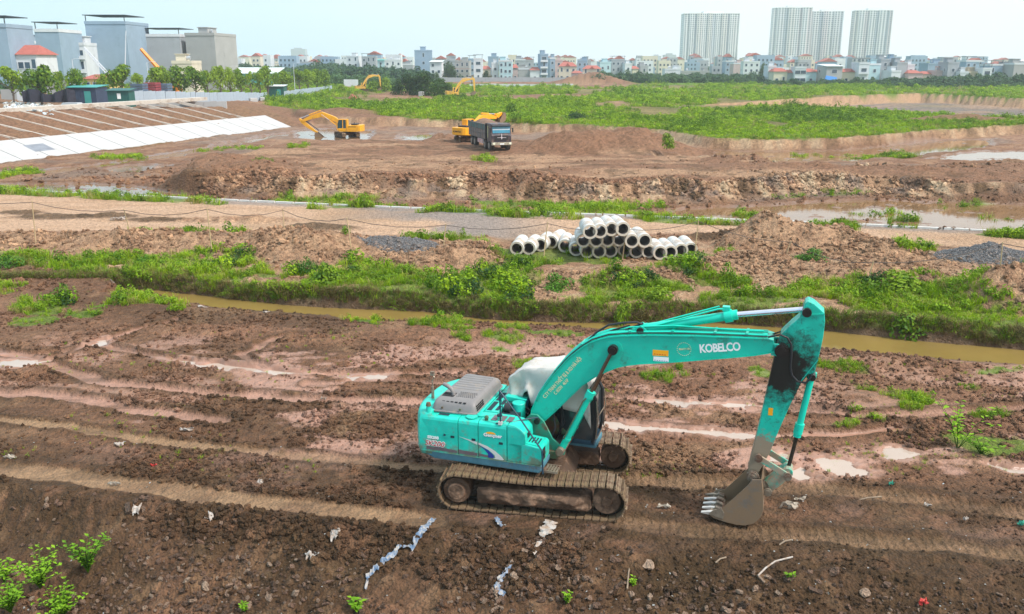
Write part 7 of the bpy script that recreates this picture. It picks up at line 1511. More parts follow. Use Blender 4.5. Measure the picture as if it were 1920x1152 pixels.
HL = [
 (649, 672, 104, 620, 'white', 'flat', 'pale flat roofed house, leftmost of those above the dark tree belt', '', {}), (678, 704, 105, 610, 'grey', 'dark', 'grey house with a dark roof shelter above the tree belt', '', {}), (706, 721, 114, 640, 'cyan', 'shed', 'low house with a teal roof between grey and white houses', '', dict(rr=1)),
 (721, 752, 111, 620, 'white', 'flat', 'wide whitish house above the dark tree belt', '', {}), (753, 774, 119, 640, 'grey', 'flat', 'low grey house just left of the tall narrow building', '', dict(blind=True)), (777, 810, 93, 540, 'blue', 'tank', 'tall pale blue building with a blank side, standing above the trees', 'l', dict(n_w=1, dep=16, cat='building')),
 (806, 828, 117, 520, 'white', 'shed', 'white house with a slanting top right of the tall pale building', '', {}), (838, 858, 112, 590, 'grey', 'flat', 'grey house behind the round dark tree', '', dict(blind=True)), (853, 880, 113, 560, 'concrete', 'flat', 'broad bare concrete house with a red awning', 'l', {}), (879, 892, 109, 575, 'blue', 'dark', 'bluish house with dark roof behind the white slim one', '', {}),
 (888, 905, 108, 530, 'white', 'dark', 'slim white tower house with a column of windows', '', dict(n_w=1, win='w')), (905, 920, 124, 540, 'cream', 'red', 'small cream house with a red roof beside the slim white tower', '', {}), (915, 934, 105, 590, 'slate', 'flat', 'slate blue block rising behind the white houses', '', dict(blind=True)), (922, 935, 116, 535, 'white', 'flat', 'narrow white house with dark square windows', '', {}),
 (936, 960, 112, 530, 'cyan', 'flat', 'pale cyan house with rows of square windows', '', dict(n_w=3)), (961, 971, 121, 545, 'pink', 'red', 'small brownish house right of the cyan one', '', {}), (966, 985, 110, 580, 'grey', 'flat', 'grey green house with several roof levels', '', {}), (972, 994, 127, 530, 'concrete', 'flat', 'plain grey house with a windowless wall', '', dict(blind=True)), (985, 1001, 112, 580, 'grey', 'dark', 'grey house with dark top behind the windowless wall', '', {}),
 (994, 1012, 126, 525, 'white', 'red', 'white house with a dark red roof by the tall blue slab', '', {}), (1013, 1028, 100, 525, 'blue', 'tank', 'tall slim blue grey house with balconies and a roof tank', '', dict(n_w=1, win='w', bal=True)), (1031, 1041, 107, 550, 'slate', 'flat', 'narrow slate house right of the tall slim one', '', {}), (1041, 1055, 111, 570, 'pink', 'flat', 'pinkish grey flat roofed house left of the red gables', '', {}),
 (1048, 1081, 117, 540, 'cream', 'red', 'large house with several red gables', '', dict(n_w=3)), (1073, 1092, 133, 520, 'pink', 'red', 'low house with a red roof below the large gabled one', '', {}), (1083, 1101, 112, 580, 'blue', 'flat', 'blue grey house behind the red roofs', '', {}), (1094, 1108, 111, 600, 'grey', 'flat', 'grey house with a rounded top left of the palm trees', '', {}), (1093, 1127, 123, 530, 'cream', 'red', 'pinkish villa with columns and a dark red roof', '', dict(n_w=3, win='t')),
 (1125, 1146, 115, 600, 'cyan', 'flat', 'wide teal and white building left of the round topped one', '', dict(cat='building')), (1147, 1172, 110, 610, 'grey', 'dark', 'grey building with a round dark roof terrace', '', dict(cat='building')), (1172, 1185, 118, 600, 'white', 'flat', 'small white house right of the round roof terrace', '', {}), (1186, 1198, 124, 600, 'cream', 'red', 'small house with an orange red roof above the trees', '', {}), (1201, 1216, 122, 610, 'grey', 'flat', 'grey house with planted roof among the trees', '', {}),
 (1247, 1276, 128, 560, 'white', 'flat', 'white grey low building left of the widest tower', '', dict(cat='building')), (1278, 1330, 132, 640, 'concrete', 'flat', 'long low podium at the foot of the widest tower', '', dict(dep=20, blind=True, cat='building')), (1361, 1378, 113, 640, 'slate', 'dark', 'dark topped grey house at the right foot of the widest tower', '', {}), (1376, 1393, 117, 620, 'pink', 'flat', 'reddish house at the right foot of the widest tower', '', {}), (1395, 1425, 114, 600, 'white', 'flat', 'whitish building between the widest tower and the big tree', 'l', dict(cat='building')),
 (1441, 1456, 122, 470, 'white', 'flat', 'white house left of the red awning', '', {}), (1452, 1477, 128, 460, 'cream', 'red', 'low house with a red awning over a dark opening', '', {}), (1477, 1492, 131, 460, 'grey', 'red', 'small grey house right of the red awning', '', {}), (1492, 1512, 124, 455, 'white', 'dark', 'white house with three storeys of dark windows', '', dict(n_w=2, win='w')), (1512, 1532, 129, 460, 'cyan', 'red', 'pale house under a broad red roof', '', {}), (1530, 1550, 131, 470, 'pink', 'red', 'brick coloured house with a red roof beside the broad one', '', {}),
 (1550, 1581, 125, 450, 'concrete', 'shed', 'grey house with a slanting roof and a blue tarpaulin at its foot', 'l', dict(n_w=1, win='w')), (1581, 1612, 129, 460, 'cream', 'red', 'cream house with a large red gable', '', dict(n_w=2)), (1612, 1631, 116, 455, 'white', 'dark', 'white terraced house with balconies', '', dict(bal=True, win='w', n_w=1)), (1631, 1652, 118, 460, 'cyan', 'flat', 'pale house with a tall curved window front', '', {}), (1653, 1670, 109, 465, 'grey', 'flat', 'tall grey house with one row of small windows', 'l', dict(n_w=1)),
 (1669, 1682, 108, 480, 'blue', 'tank', 'blue grey tall house with a roof tank at the corner', '', {}), (1672, 1690, 131, 450, 'white', 'flat', 'low white house front below the blue grey tall house', '', dict(n_w=2, win='t')), (1683, 1702, 115, 460, 'grey', 'tank', 'grey stepped house with two stair heads', 'l', dict(blind=True)), (1703, 1716, 119, 465, 'white', 'flat', 'narrow white house right of the stepped grey one', '', {}), (1705, 1731, 132, 455, 'pink', 'red', 'low house with a bright red roof near the right', '', {}),
 (1733, 1748, 134, 460, 'cream', 'red', 'small cream house with arched windows and red roof', '', dict(win='t')), (1741, 1775, 117, 490, 'slate', 'flat', 'large blue grey building with a rounded roofline', '', dict(blind=True, cat='building')), (1756, 1779, 131, 455, 'pink', 'flat', 'pinkish low house before the large blue grey building', '', {}), (1779, 1800, 115, 450, 'grey', 'tank', 'tall light grey house with a blank side near the right', 'l', dict(n_w=1)), (1801, 1817, 133, 445, 'white', 'flat', 'white house front with two rows of tall windows', '', dict(n_w=2, win='t')),
 (1812, 1845, 112, 500, 'blue', 'dark', 'bluish house with an open roof frame near the right', '', {}), (1817, 1843, 133, 450, 'tan', 'flat', 'tan low building behind the right trees', '', dict(blind=True)), (1844, 1861, 126, 445, 'white', 'dark', 'white and dark modern house near the right edge', '', dict(win='w', n_w=1)), (1858, 1881, 119, 470, 'slate', 'dark', 'house with a tree on its dark roof near the right edge', '', dict(win='t')), (1878, 1904, 122, 470, 'grey', 'flat', 'grey house second from the right edge', '', dict(blind=True)), (1903, 1935, 117, 460, 'concrete', 'flat', 'plain grey building cut by the right edge', '', dict(blind=True)),
]
for x0, x1, yt, D, w, rf, lb, sd_, kw in HL: house(x0, x1, yt, D, w, rf, lb, side=sd_, z0=.2, **kw)
x, z = PD(1555, 150, 447); m = MB(); m.add([(-3.2, 0, 0), (3.2, 0, 0), (3.0, 1.5, 3.4), (-2.4, 1.5, 4.2), (-3, 3, .5), (3, 3, .5)], [(0, 1, 2, 3), (3, 2, 5, 4), (0, 3, 4), (1, 5, 2)]); o = m.build('tarpaulin', M_blueT, label='bright blue tarpaulin at the foot of a grey house', cat='tarpaulin'); o.location = (x, 444, .3)
m = MB(); X0, _ = PD(846, 120, 548); X1, _ = PD(881, 120, 548); m.box(X0, X1, 0, 1.8, 6.8, 7.0); o = m.build('awning', M_roofred, label='thin red awning across the broad bare concrete house', cat='awning'); o.location = (0, 556, 0)

# towers -----------------------------------------------------------------
T_w = mat('tower pale wall', (.72, .72, .70), .8, .05, .1); T_c = mat('tower cream wall', (.70, .67, .62), .8, .05, .1); T_p = mat('tower pink wall', (.68, .62, .61), .8, .05, .1); T_b = mat('tower grey blue wall', (.58, .62, .65), .8, .05, .1)
def tower(x0, x1, ytop, D, bays, floors, label, yaw=0., dep=28., z0=0., topslab=2.5):
    X0, Z1 = PD(x0, ytop, D); X1, _ = PD(x1, ytop, D); W = X1 - X0; root = empty('tower_block', ((X0 + X1) / 2, D, z0), R(yaw), label=label, cat='tower block'); Hh = Z1 - z0 - topslab; n = len(bays); bw = W / sum(b[1] for b in bays); x = -W / 2; wn = MB(); fh = Hh / floors
    for mt, wd, off, cols in bays:
        w = bw * wd; m = MB(); m.box(x, x + w, -off, dep, -2, Hh + (1.2 if off > 1 else 0)); m.build('facade_bay', mt, root)
        for f in range(floors):
            for c in range(cols):
                cx_ = x + w * (c + .5) / cols; ww = min(2.3, w / cols * .5); wn.box(cx_ - ww / 2, cx_ + ww / 2, -off - .05, -off - .01, f * fh + fh * .34, f * fh + fh * .34 + 1.8)
        x += w
    tag(wn.build('window', mat('tower window glass', (.10, .14, .18), .2, .5, .3), root), kind='stuff')
    sl = MB()
    for f in range(1, floors): sl.box(-W / 2 - .05, W / 2 + .05, -.12, -.02, f * fh - .12, f * fh + .05)
    sw = MB()
    for f in range(floors):
        for k in range(6): yy = dep * (k + .6) / 6.4; sw.box(-W / 2 - .06, -W / 2 - .01, yy - .9, yy + .9, f * fh + fh * .34, f * fh + fh * .34 + 1.5)
    tag(sw.build('side_window', MATS['tower window glass'], root), kind='stuff')
    m = MB(); m.box(-W * .15, W * .22, dep * .2, dep * .8, Hh, Hh + topslab + 1.5); m.build('roof_house', T_w, root); m = MB(); m.box(-W / 2 - .3, W / 2 + .3, -.6, dep, Hh, Hh + .9); m.build('parapet', T_w, root)
TD = 1330
tower(1284, 1388, 23, TD, [(T_w, 2, 0, 2), (T_w, 1.6, 1.5, 2), (T_b, 1, 0, 1), (T_c, 1.8, 2., 2), (T_w, 2.2, .5, 3), (T_c, 1.4, 2., 2), (T_b, 1.4, 0, 2), (T_w, 2.2, .5, 3), (T_c, 1.8, 2, 2), (T_b, 1, 0, 1), (T_w, 1.6, 1.5, 2), (T_w, 2, 0, 2)], 28, 'widest pale tower block, leftmost of the four on the skyline', dep=26)
tower(1453, 1523, 12, 1300, [(T_w, 1.4, 0, 1), (T_w, 2, 1.2, 2), (T_b, 1.6, 0, 2), (T_c, 2, 1.6, 2), (T_w, 1.6, .6, 2), (T_p, 1, 0, 1), (T_w, 1.8, 1.4, 2), (T_p, 1.4, 0, 1)], 29, 'tallest tower block with a rounded crown, second from the left', yaw=-8, dep=24)
tower(1520, 1582, 19, 1360, [(T_p, 1.2, 0, 1), (T_w, 1.8, 1.2, 2), (T_b, 1.5, 0, 2), (T_p, 1.5, 1.6, 2), (T_w, 2, .6, 2), (T_w, 1.8, 1.4, 2), (T_b, 1.2, 0, 1)], 29, 'tower block partly behind the tallest one, third from the left', yaw=-8, dep=24)
tower(1606, 1674, 17, 1300, [(T_c, 1.2, 0, 1), (T_w, 1.8, 1.2, 2), (T_p, 1.5, .3, 2), (T_w, 1.8, 1.6, 2), (T_b, 1.2, 0, 2), (T_w, 2, 1.4, 2), (T_b, 1.2, 0, 1), (T_p, 1, 1, 1)], 29, 'rightmost tower block, standing apart from the others', yaw=-8, dep=22)
for x0, x1, yt, D, lb in ((1224, 1240, 105, 3000, 'faint hazy tower far off, left one of two'), (1246, 1268, 103, 2500, 'hazy grey tower far off, right one of two'), (545, 572, 92, 3100, 'very faint tower group far off on the left skyline')):
    X0, Z1 = PD(x0, yt, D); X1, _ = PD(x1, yt, D); root = empty('tower_block', ((X0 + X1) / 2, D, 0), 0, label=lb, cat='tower block'); m = MB(); w = X1 - X0; m.box(-w / 2, w / 2, 0, 30, 0, Z1); m.build('wall', WM['grey'], root); m = MB(); m.box(-w * .3, w * .2, 5, 20, Z1, Z1 + 4); m.build('roof_house', WM['grey'], root)

# houses and walls on the left terrace -----------------------------------
def zt(x, y): return gz_at(x, y)
def lhouse(x0, x1, yt, D, w, rf, lb, **k): return house(x0, x1, yt, D, w, rf, lb, z0=3.6, **k)
lhouse(-40, 9, 42, 225, 'slate', 'dark', 'dark blue grey building cut by the left edge', dep=14, blind=True, cat='building')
lhouse(12, 40, 74, 300, 'slate', 'flat', 'blue grey building behind the red roofed house at the left', dep=14, blind=True, cat='building')
lhouse(16, 64, 84, 228, 'white', 'red', 'white villa with a bright red roof at the far left', n_w=4, dep=11)
lhouse(64, 108, 52, 262, 'slate', 'dark', 'plain blue grey slab building with a flat dark roof at the left', dep=16, blind=True, cat='building')
lhouse(110, 156, 78, 275, 'white', 'flat', 'white house with dark windows between two blue grey buildings', n_w=3, bal=True)
lhouse(158, 234, 38, 285, 'slate', 'dark', 'largest blue grey building at the left with a roof terrace', dep=18, blind=True, cat='building')
lhouse(246, 266, 92, 300, 'cyan', 'flat', 'low cyan house seen through the gap between grey buildings', n_w=1)
lhouse(268, 336, 62, 300, 'grey', 'dark', 'pale blue grey building with a dark roof canopy left of the concrete wall', dep=16, blind=True, cat='building')
lhouse(345, 402, 60, 300, 'concrete', 'tank', 'bare grey concrete building at the right end of the left group', dep=18, blind=True, cat='building')
lhouse(322, 358, 112, 270, 'cream', 'flat', 'cream two storey house in front of the grey buildings', n_w=3)
lhouse(152, 204, 140, 205, 'yellow', 'red', 'small yellow guard house with a red roof among the street trees', n_w=3, dep=7)
X0, Z = PD(432, 128, 420); X1, _ = PD(517, 128, 420); root = empty('warehouse', ((X0 + X1) / 2, 420, 2.5), 0, label='long warehouse with a pale roof and teal wall behind the street trees', cat='warehouse'); w = X1 - X0; Hh = Z - 2.5
m = MB(); m.box(-w / 2, w / 2, 0, 14, -3, Hh - 2.4); m.build('wall', M_roofteal, root); m = MB(); m.prism([(-.6, Hh - 2.5), (14.5, Hh), (14.5, Hh + .2), (-.6, Hh - 2.3)], -w / 2 - .6, w / 2 + .6, axis='x'); m.build('roof', M_roofw, root)
for x0, x1, yt, D, w_, lb in ((0, 36, 168, 172, 'concrete', 'pale low shed wall at the far left behind the first trees'), (84, 122, 150, 185, 'concrete', 'plain low grey wall behind the second street tree'), (30, 60, 170, 168, 'white', 'low white wall under the first street trees')):
    X0, Z = PD(x0, yt, D); X1, _ = PD(x1, yt, D); m = MB(); m.box(0, X1 - X0, 0, .3, -1, Z - 3.6); o = m.build('boundary_wall', WM[w_], label=lb, cat='wall'); o.location = (X0, D, 3.6)
# sheds, container, tank, net
P_dgreen = mat('dark green steel', (.012, .10, .085), .5, .15, 1, dirt=(.1, .09, .07), dirt_amt=.36, dscale=.8)
def shed(x0, x1, yt, D, dep, m_w, m_r, lb, name='shed', cat='shed', z0=None, sign=False, door=True):
    X0, Z1 = PD(x0, yt, D); X1, _ = PD(x1, yt, D); z0 = zt((X0 + X1) / 2, D) if z0 is None else z0; W = X1 - X0; root = empty(name, ((X0 + X1) / 2, D, z0), 0, label=lb, cat=cat); H_ = Z1 - z0
    m = MB(); m.box(-W / 2, W / 2, 0, dep, -.4, H_ - .35); m.build('wall', m_w, root); m = MB(); m.prism([(-.3, H_ - .35), (dep + .3, H_ - .02), (dep + .3, H_ + .06), (-.3, H_ - .27)], -W / 2 - .3, W / 2 + .3, axis='x'); m.build('roof', m_r, root)
    if door: m = MB(); m.box(W * .1, W * .32, -.05, -.003, 0, H_ * .7); m.build('door', MATS.get('teal metal roof'), root)
    if sign: m = MB(); m.box(-W * .05, W * .12, -.04, -.003, H_ * .45, H_ * .75); m.build('sign_board', P_white, root)
    for k in range(int(W / .5)): m = MB(); xx_ = -W / 2 + .25 + k * .5; m.box(xx_ - .03, xx_ + .03, -.035, -.001, 0, H_ - .4); m.build('wall_rib', m_w, root)
shed(123, 178, 161, 168, 5, mat('dark blue shed wall', (.03, .05, .10), .6, .3, 1), M_roofteal, 'dark shed with a teal roof left of the green container')
shed(200, 240, 167, 160, 2.6, P_dgreen, P_dgreen, 'dark green steel container with a small white sign', 'container', 'container', sign=True, door=False)
shed(500, 531, 160, 262, 4, P_dgreen, M_roofw, 'dark green site hut in a gap of the grey site fence', 'hut', 'hut')
X0, Z = PD(112, 184, 152); X1, _ = PD(146, 184, 152); z0 = zt((X0 + X1) / 2, 152); m = MB(); w = X1 - X0; m.prism([(0, 0), (w, 0), (w, .5), (w - .25, .85), (.25, .85), (0, .5)], 0, 1.8); o = m.build('water_tank', M_tank, label='low pale tank lying before the teal roofed shed', cat='tank', bevel=.08); o.location = (X0, 152, z0)
V = []; nx_ = 30
for j in range(5):
    for i in range(nx_): u = i / (nx_ - 1); X, Z = PD(42 + 98 * u, 183 - 5 * math.sin(u * 5) , 156); V.append((X, 156 + .6 * math.sin(i * .9), 3.9 + j * (.45 + .12 * math.sin(u * 9))))
m = MB(); m.add(V, [(j * nx_ + i, j * nx_ + i + 1, (j + 1) * nx_ + i + 1, (j + 1) * nx_ + i) for j in range(4) for i in range(nx_ - 1)]); m.build('net_fence', mat('black shade net', (.02, .02, .035), .8, .3, 2), label='black shade net fence under the left street trees', cat='net fence')
r = np.random.RandomState(8); n = 420; px_ = r.uniform(8, 98, n); x = []; 
Pp = [U(a, b_, 3.8) for a, b_ in zip(px_, r.uniform(190, 207, n))]; x = np.array([p[0] for p in Pp]); y = np.array([p[1] for p in Pp]); z = land(x, y); sz = r.uniform(.15, .5, n); scatter('rubbish', np.stack([x, y, z + .1], 1), rnd_rot(n, r, .5), np.stack([sz, sz, sz * .6], 1), r.rand(n), [rock_mesh(81, 1, M_trash, .6, 'scrap', .8), rock_mesh(82, 1, rock_mat('bags', (.3, .42, .5), (.6, .66, .7), (.7, .72, .74)), .6, 'scrap', .8)])
# site fence of grey panels
P_fen = mat('grey blue fence sheet', (.40, .47, .54), .5, .1, 1.2, dirt=(.30, .30, .30), dirt_amt=.36, dscale=.5)
fpts = [(235, 183, 176), (300, 179, 192), (400, 175, 214), (500, 171, 250)]; fp2 = [(532, 170, 262), (575, 165, 292), (622, 159, 330)]
for pts, lb in ((fpts, 'long grey blue sheet fence behind the excavation at the left'), (fp2, 'far run of the grey blue sheet fence past the site hut')):
    root = empty('site_fence', (0, 0, 0), label=lb, cat='fence'); W3 = [Vector((PD(a, b_, D)[0], D, 0)) for a, b_, D in pts]
    me_ = None
    for a, b_ in zip(W3[:-1], W3[1:]):
        d = b_ - a; n_ = int(d.length / 2.0)
        for k in range(n_):
            c = a + d * ((k + .5) / n_); zz_ = zt(c.x, c.y)
            if me_ is None: q = MB(); q.box(-.98, .98, -.02, .02, -.2, 2.15); [q.box(-.9 + j * .3, -.86 + j * .3, -.05, -.02, -.1, 2.1) for j in range(7)]; me_ = q.mesh('fence_panel', P_fen)
            o = link('fence_panel', me_, root); o.location = (c.x, c.y, zz_ + random.uniform(-.06, .06)); o.rotation_euler = (random.uniform(-.03, .03), 0, math.atan2(d.y, d.x))
# precast slabs and white wall strips
for px0, px1, py_, D, hh, nm, lb, mm_ in ((250, 425, 197, 168, 1.0, 'precast_wall', 'low line of grey precast slabs on the left terrace', P_slab), (812, 1092, 153, 500, 2.4, 'perimeter_wall', 'long grey wall in front of the distant houses', WM['grey']), (880, 1075, 162, 400, 1.2, 'canal_lining', 'thin white concrete strip at the far edge of the field', WM['white']), (645, 672, 166, 400, 3., 'concrete_ramp', 'pale concrete ramp between the far excavator and the dark heaps', WM['white'])):
    root = empty(nm, (0, 0, 0), label=lb, cat='wall' if 'wall' in nm else 'concrete strip'); X0, Z = PD(px0, py_, D); X1, _ = PD(px1, py_, D); n_ = max(2, int((X1 - X0) / 4))
    for k in range(n_):
        xa = X0 + (X1 - X0) * k / n_; zz_ = zt(xa, D); q = MB(); q.box(xa + .03, xa + (X1 - X0) / n_ - .03, D, D + .3, zz_ - .5, zz_ + hh); q.build('slab', mm_, root)
# small things in the middle distance
def rock_thing(px, py, s_, m_, name, lb, cat, z=.3, sq=.7):
    x, y = U(px, py, z); z = gz_at(x, y); x, y = U(px, py, z); o = link(name, rock_mesh(int(px), 1, m_, sq, name), label=lb, cat=cat); o.location = (x, y, z + s_ * .3); o.scale = (s_, s_, s_)
rock_thing(661, 189, 1.6, M_roofred, 'red_tarpaulin', 'crumpled red sheet on brown soil left of the tree clump', 'tarpaulin', sq=.8)
for px_, py_, s_, lb in ((475, 190, 1.0, 'pale concrete block on the left terrace, nearer the fence hut'), (492, 189, 1.1, 'second pale concrete block on the left terrace'), (526, 190, .9, 'third pale concrete block by the green bushes'), (790, 180, 1.6, 'pale concrete ring in front of the dark tree clump'), (842, 180, 1.4, 'pale block left of the small excavator in the weeds')):
    x, y = U(px_, py_, 1.5 if px_ < 600 else .3); z = gz_at(x, y); x, y = U(px_, py_, z); m = MB(); m.box(-s_, s_, -.6, .6, -.3, s_ * .8); o = m.build('concrete_block', P_slab, label=lb, cat='concrete block', bevel=.1); o.location = (x, y, z); o.rotation_euler = (0, 0, px_)
# crane booms
P_crane = mat('orange crane paint', (.85, .26, .01), .45, .15, 1); P_craw = mat('pale crane paint', (.62, .66, .70), .5, .1, 1); P_stack = mat('stacked red steel', (.30, .05, .06), .7, .3, .8); P_stackb = mat('stacked grey blue steel', (.10, .15, .22), .6, .3, .8)
def seg3(a, b_, D): X, Z = PD(*a, D); X2, Z2 = PD(*b_, D); return (X, D, Z), (X2, D, Z2)
root = empty('crane', (0, 0, 0), label='orange telescopic crane boom rising behind the street trees', cat='crane'); a, b_ = seg3((316, 150), (264, 92), 222); q = MB(); q.cyl(a, b_, .62, .42, n=6); q.build('boom', P_crane, root); q = MB(); q.box(a[0] - 2.2, a[0] + 2.4, 221, 224, 3.6, 6.2); q.build('carrier', P_crane, root); q = MB(); q.cyl((a[0] - 1, 220.9, 4.1), (a[0] - 1, 221.1, 4.1), .5, n=12); q.cyl((a[0] + 1.4, 220.9, 4.1), (a[0] + 1.4, 221.1, 4.1), .5, n=12); q.build('wheels', P_black, root)
root = empty('crane', (0, 0, 0), label='pale lattice crane boom slanting down to the yellow guard house', cat='crane')
a, b_ = seg3((205, 142), (157, 90), 215); a, b_ = Vector(a), Vector(b_); d = (b_ - a); 
for off in ((0, 0, .45), (0, 0, -.45), (0, .8, 0)):
    q = MB(); q.tube([a + Vector(off), b_ + Vector(off) * .6], .12, n=5); q.build('chord', P_craw, root)
q = MB()
for k in range(16): p = a + d * (k / 16); p2 = a + d * ((k + 1) / 16); q.tube([p + Vector((0, 0, .45)), p2 + Vector((0, 0, -.45))], .06, n=4); q.tube([p + Vector((0, 0, -.45)), p2 + Vector((0, .8, 0))], .06, n=4)
tag(q.build('lacing', P_craw, root), kind='stuff'); q = MB(); q.box(a.x - 1.5, a.x + 1.5, 214, 216, 3.6, 5.6); q.build('carrier', P_craw, root)
root = empty('pole', (0, 0, 0), label='thin pale mast beside the largest blue grey building', cat='mast'); a, b_ = seg3((234, 152), (236, 58), 230); q = MB(); q.tube([a, b_], [.16, .10], n=5); q.build('mast', P_craw, root)
for i, (x0, x1, yt, D, m_, lb) in enumerate(((266, 291, 155, 196, P_stack, 'dark red stack of steel behind the sheet fence'), (291, 313, 157, 199, P_stackb, 'grey blue stack of steel beside the dark red one'), (243, 266, 157, 192, P_stackb, 'dark stack of steel left of the dark red one'))):
    X0, Z = PD(x0, yt, D); X1, _ = PD(x1, yt, D); q = MB()
    for k in range(5): q.box(0, X1 - X0, 0, 3, k * .55, k * .55 + .45)
    o = q.build('steel_stack', m_, label=lb, cat='steel stack'); o['kind'] = 'thing' if False else o.get('kind', ''); del o['kind']; o.location = (X0, D, Z - 2.7)
for px_, D, yt in ((135, 190, 112), (275, 205, 118), (316, 215, 130), (550, 285, 120), (430, 240, 126)):
    X, Z = PD(px_, yt, D); g = zt(X, D); root = empty('street_lamp', (X, D, g), label={135: 'street lamp among the first street trees', 275: 'street lamp left of the orange crane boom', 316: 'street lamp right of the orange crane boom', 550: 'street lamp near the end of the tree row', 430: 'street lamp beside the pale warehouse roof'}[px_], cat='street lamp'); h_ = Z - g
    q = MB(); q.tube([(0, 0, 0), (0, 0, h_)], [.11, .06], n=5); q.build('pole', P_craw, root); q = MB(); q.tube([(0, 0, h_), (.8, 0, h_ + .25), (1.6, 0, h_ + .2)], .05, n=4); q.box(1.4, 2.0, -.1, .1, h_ + .15, h_ + .28); q.build('lamp_arm', P_craw, root)

# ================================================================== trees
L_t = leaf_mat('street tree leaves', (.05, .13, .008), (.28, .40, .015), .25, inst=False); L_d = leaf_mat('dark clump leaves', (.008, .034, .007), (.06, .13, .016), .2, inst=False); L_f = leaf_mat('far tree leaves', (.018, .065, .035), (.09, .18, .04), .2); M_bark = mat('bark', (.13, .095, .07), .9, .3, 3)  # far leaves lighter and bluer: haze mixed into their colour
def tree_crown(seed, n, rx, rz, m, size, lobes=9, low=.15, name='crown'):
    r_ = random.Random(seed); mb = MB(); lb = []
    for k in range(lobes): a = r_.uniform(0, 6.28); f = r_.uniform(.05, 1); rad = rx * (.62 if f < .7 else .34) * r_.uniform(.3, 1); lb.append((math.cos(a) * rad, math.sin(a) * rad, rz * (low + (1 - low) * f * .82), rx * r_.uniform(.38, .58) * (1.1 - .45 * f)))
    for _ in range(n):
        cx, cy, cz, k = r_.choice(lb); v = Vector((r_.gauss(0, 1), r_.gauss(0, 1), r_.gauss(0, 1))).normalized(); rad = k * r_.uniform(.7, 1.08); p = Vector((cx, cy, cz)) + v * rad; p.z = cz + v.z * rad * .85
        nrm = (v + Vector((r_.gauss(0, .5), r_.gauss(0, .5), .4 + r_.gauss(0, .4)))).normalized(); u = nrm.orthogonal().normalized(); w = nrm.cross(u); a = r_.uniform(0, 6.28); u, w = u * math.cos(a) + w * math.sin(a), w * math.cos(a) - u * math.sin(a); s_ = size * r_.uniform(.5, 1.3)
        mb.add([p - u * s_, p + w * s_ * .6, p + u * s_ * .9, p - w * s_ * .5], [(0, 1, 2, 3)])
    return with_lv(mb.mesh(name, m), 1)
def trunk_mesh(h, r0, seed, rx):
    r_ = random.Random(seed); mb = MB(); mb.tube([(0, 0, -.3), (.05, 0, h * .35), (0, .05, h * .8)], [r0, r0 * .8, r0 * .4], n=7)
    for k in range(5): a = k * 1.26 + r_.random(); mb.tube([(0, 0, h * (.3 + .08 * k)), (math.cos(a) * rx * .45, math.sin(a) * rx * .45, h * (.55 + .07 * k))], [r0 * .5, r0 * .2], n=5)
    return mb.mesh('trunk', M_bark)
CR = [tree_crown(i, 1500, 1., 1., L_t, .085, 10) for i in range(5)]; TR = [trunk_mesh(1., .035, i, .8) for i in range(3)]
def tree(x, y, g, w, h, ch, lb, crown, tm, group=None, cat='tree', name='street_tree'):
    root = empty(name, (x, y, g), label=lb, cat=cat, group=group); o = link('crown', crown, root); o.location = (0, 0, h - ch); o.scale = (w / 1.75, w / 1.75, ch / 1.02); o.rotation_euler = (0, 0, random.uniform(0, 6.28)); t = link('trunk', tm, root); t.scale = (h * .9, h * .9, (h - ch * .3)); return root
ROW = [(15, 128, 165, 34), (67, 122, 171, 50), (109, 135, 170, 18), (138, 130, 163, 26), (188, 138, 168, 16), (223, 125, 168, 40), (255, 137, 158, 17), (289, 128, 158, 30), (303, 126, 160, 26), (331, 123, 163, 34), (361, 128, 163, 30), (384, 132, 160, 22), (408, 125, 160, 24), (427, 127, 160, 17), (447, 128, 160, 21), (467, 136, 160, 12), (483, 131, 158, 20), (497, 125, 157, 22), (515, 137, 157, 14), (534, 133, 156, 28), (558, 132, 155, 18), (574, 130, 155, 24), (591, 130, 156, 22), (606, 131, 156, 18)]
names_ = ['first', 'second', 'third', 'fourth', 'fifth', 'sixth', 'seventh', 'eighth', 'ninth', 'tenth', 'eleventh', 'twelfth', 'thirteenth', 'fourteenth', 'fifteenth', 'sixteenth', 'seventeenth', 'eighteenth', 'nineteenth', 'twentieth', 'twenty first', 'twenty second', 'twenty third', 'last']
for i, (px_, yt, yb, wpx) in enumerate(ROW):
    D = float(np.interp(px_, [0, 65, 240, 400, 500, 620], [160, 160, 190, 226, 262, 345])); X, Z1 = PD(px_, yt, D); _, Z0 = PD(px_, yb, D); g = zt(X, D); w = wpx * D / F_ * 1.4; shape = 'slim' if wpx < 19 else 'round' if wpx < 30 else 'broad'
    tree(X, D, g, w, Z1 - g, max(Z1 - Z0, 1.5), '%s green street tree, %s in the row from the left' % (shape, names_[i]), CR[i % 5], TR[i % 3], 'street trees behind the sheet fence')
CD = [tree_crown(40 + i, 2600, 1., 1., L_d, .06, 14, low=.0) for i in range(3)]
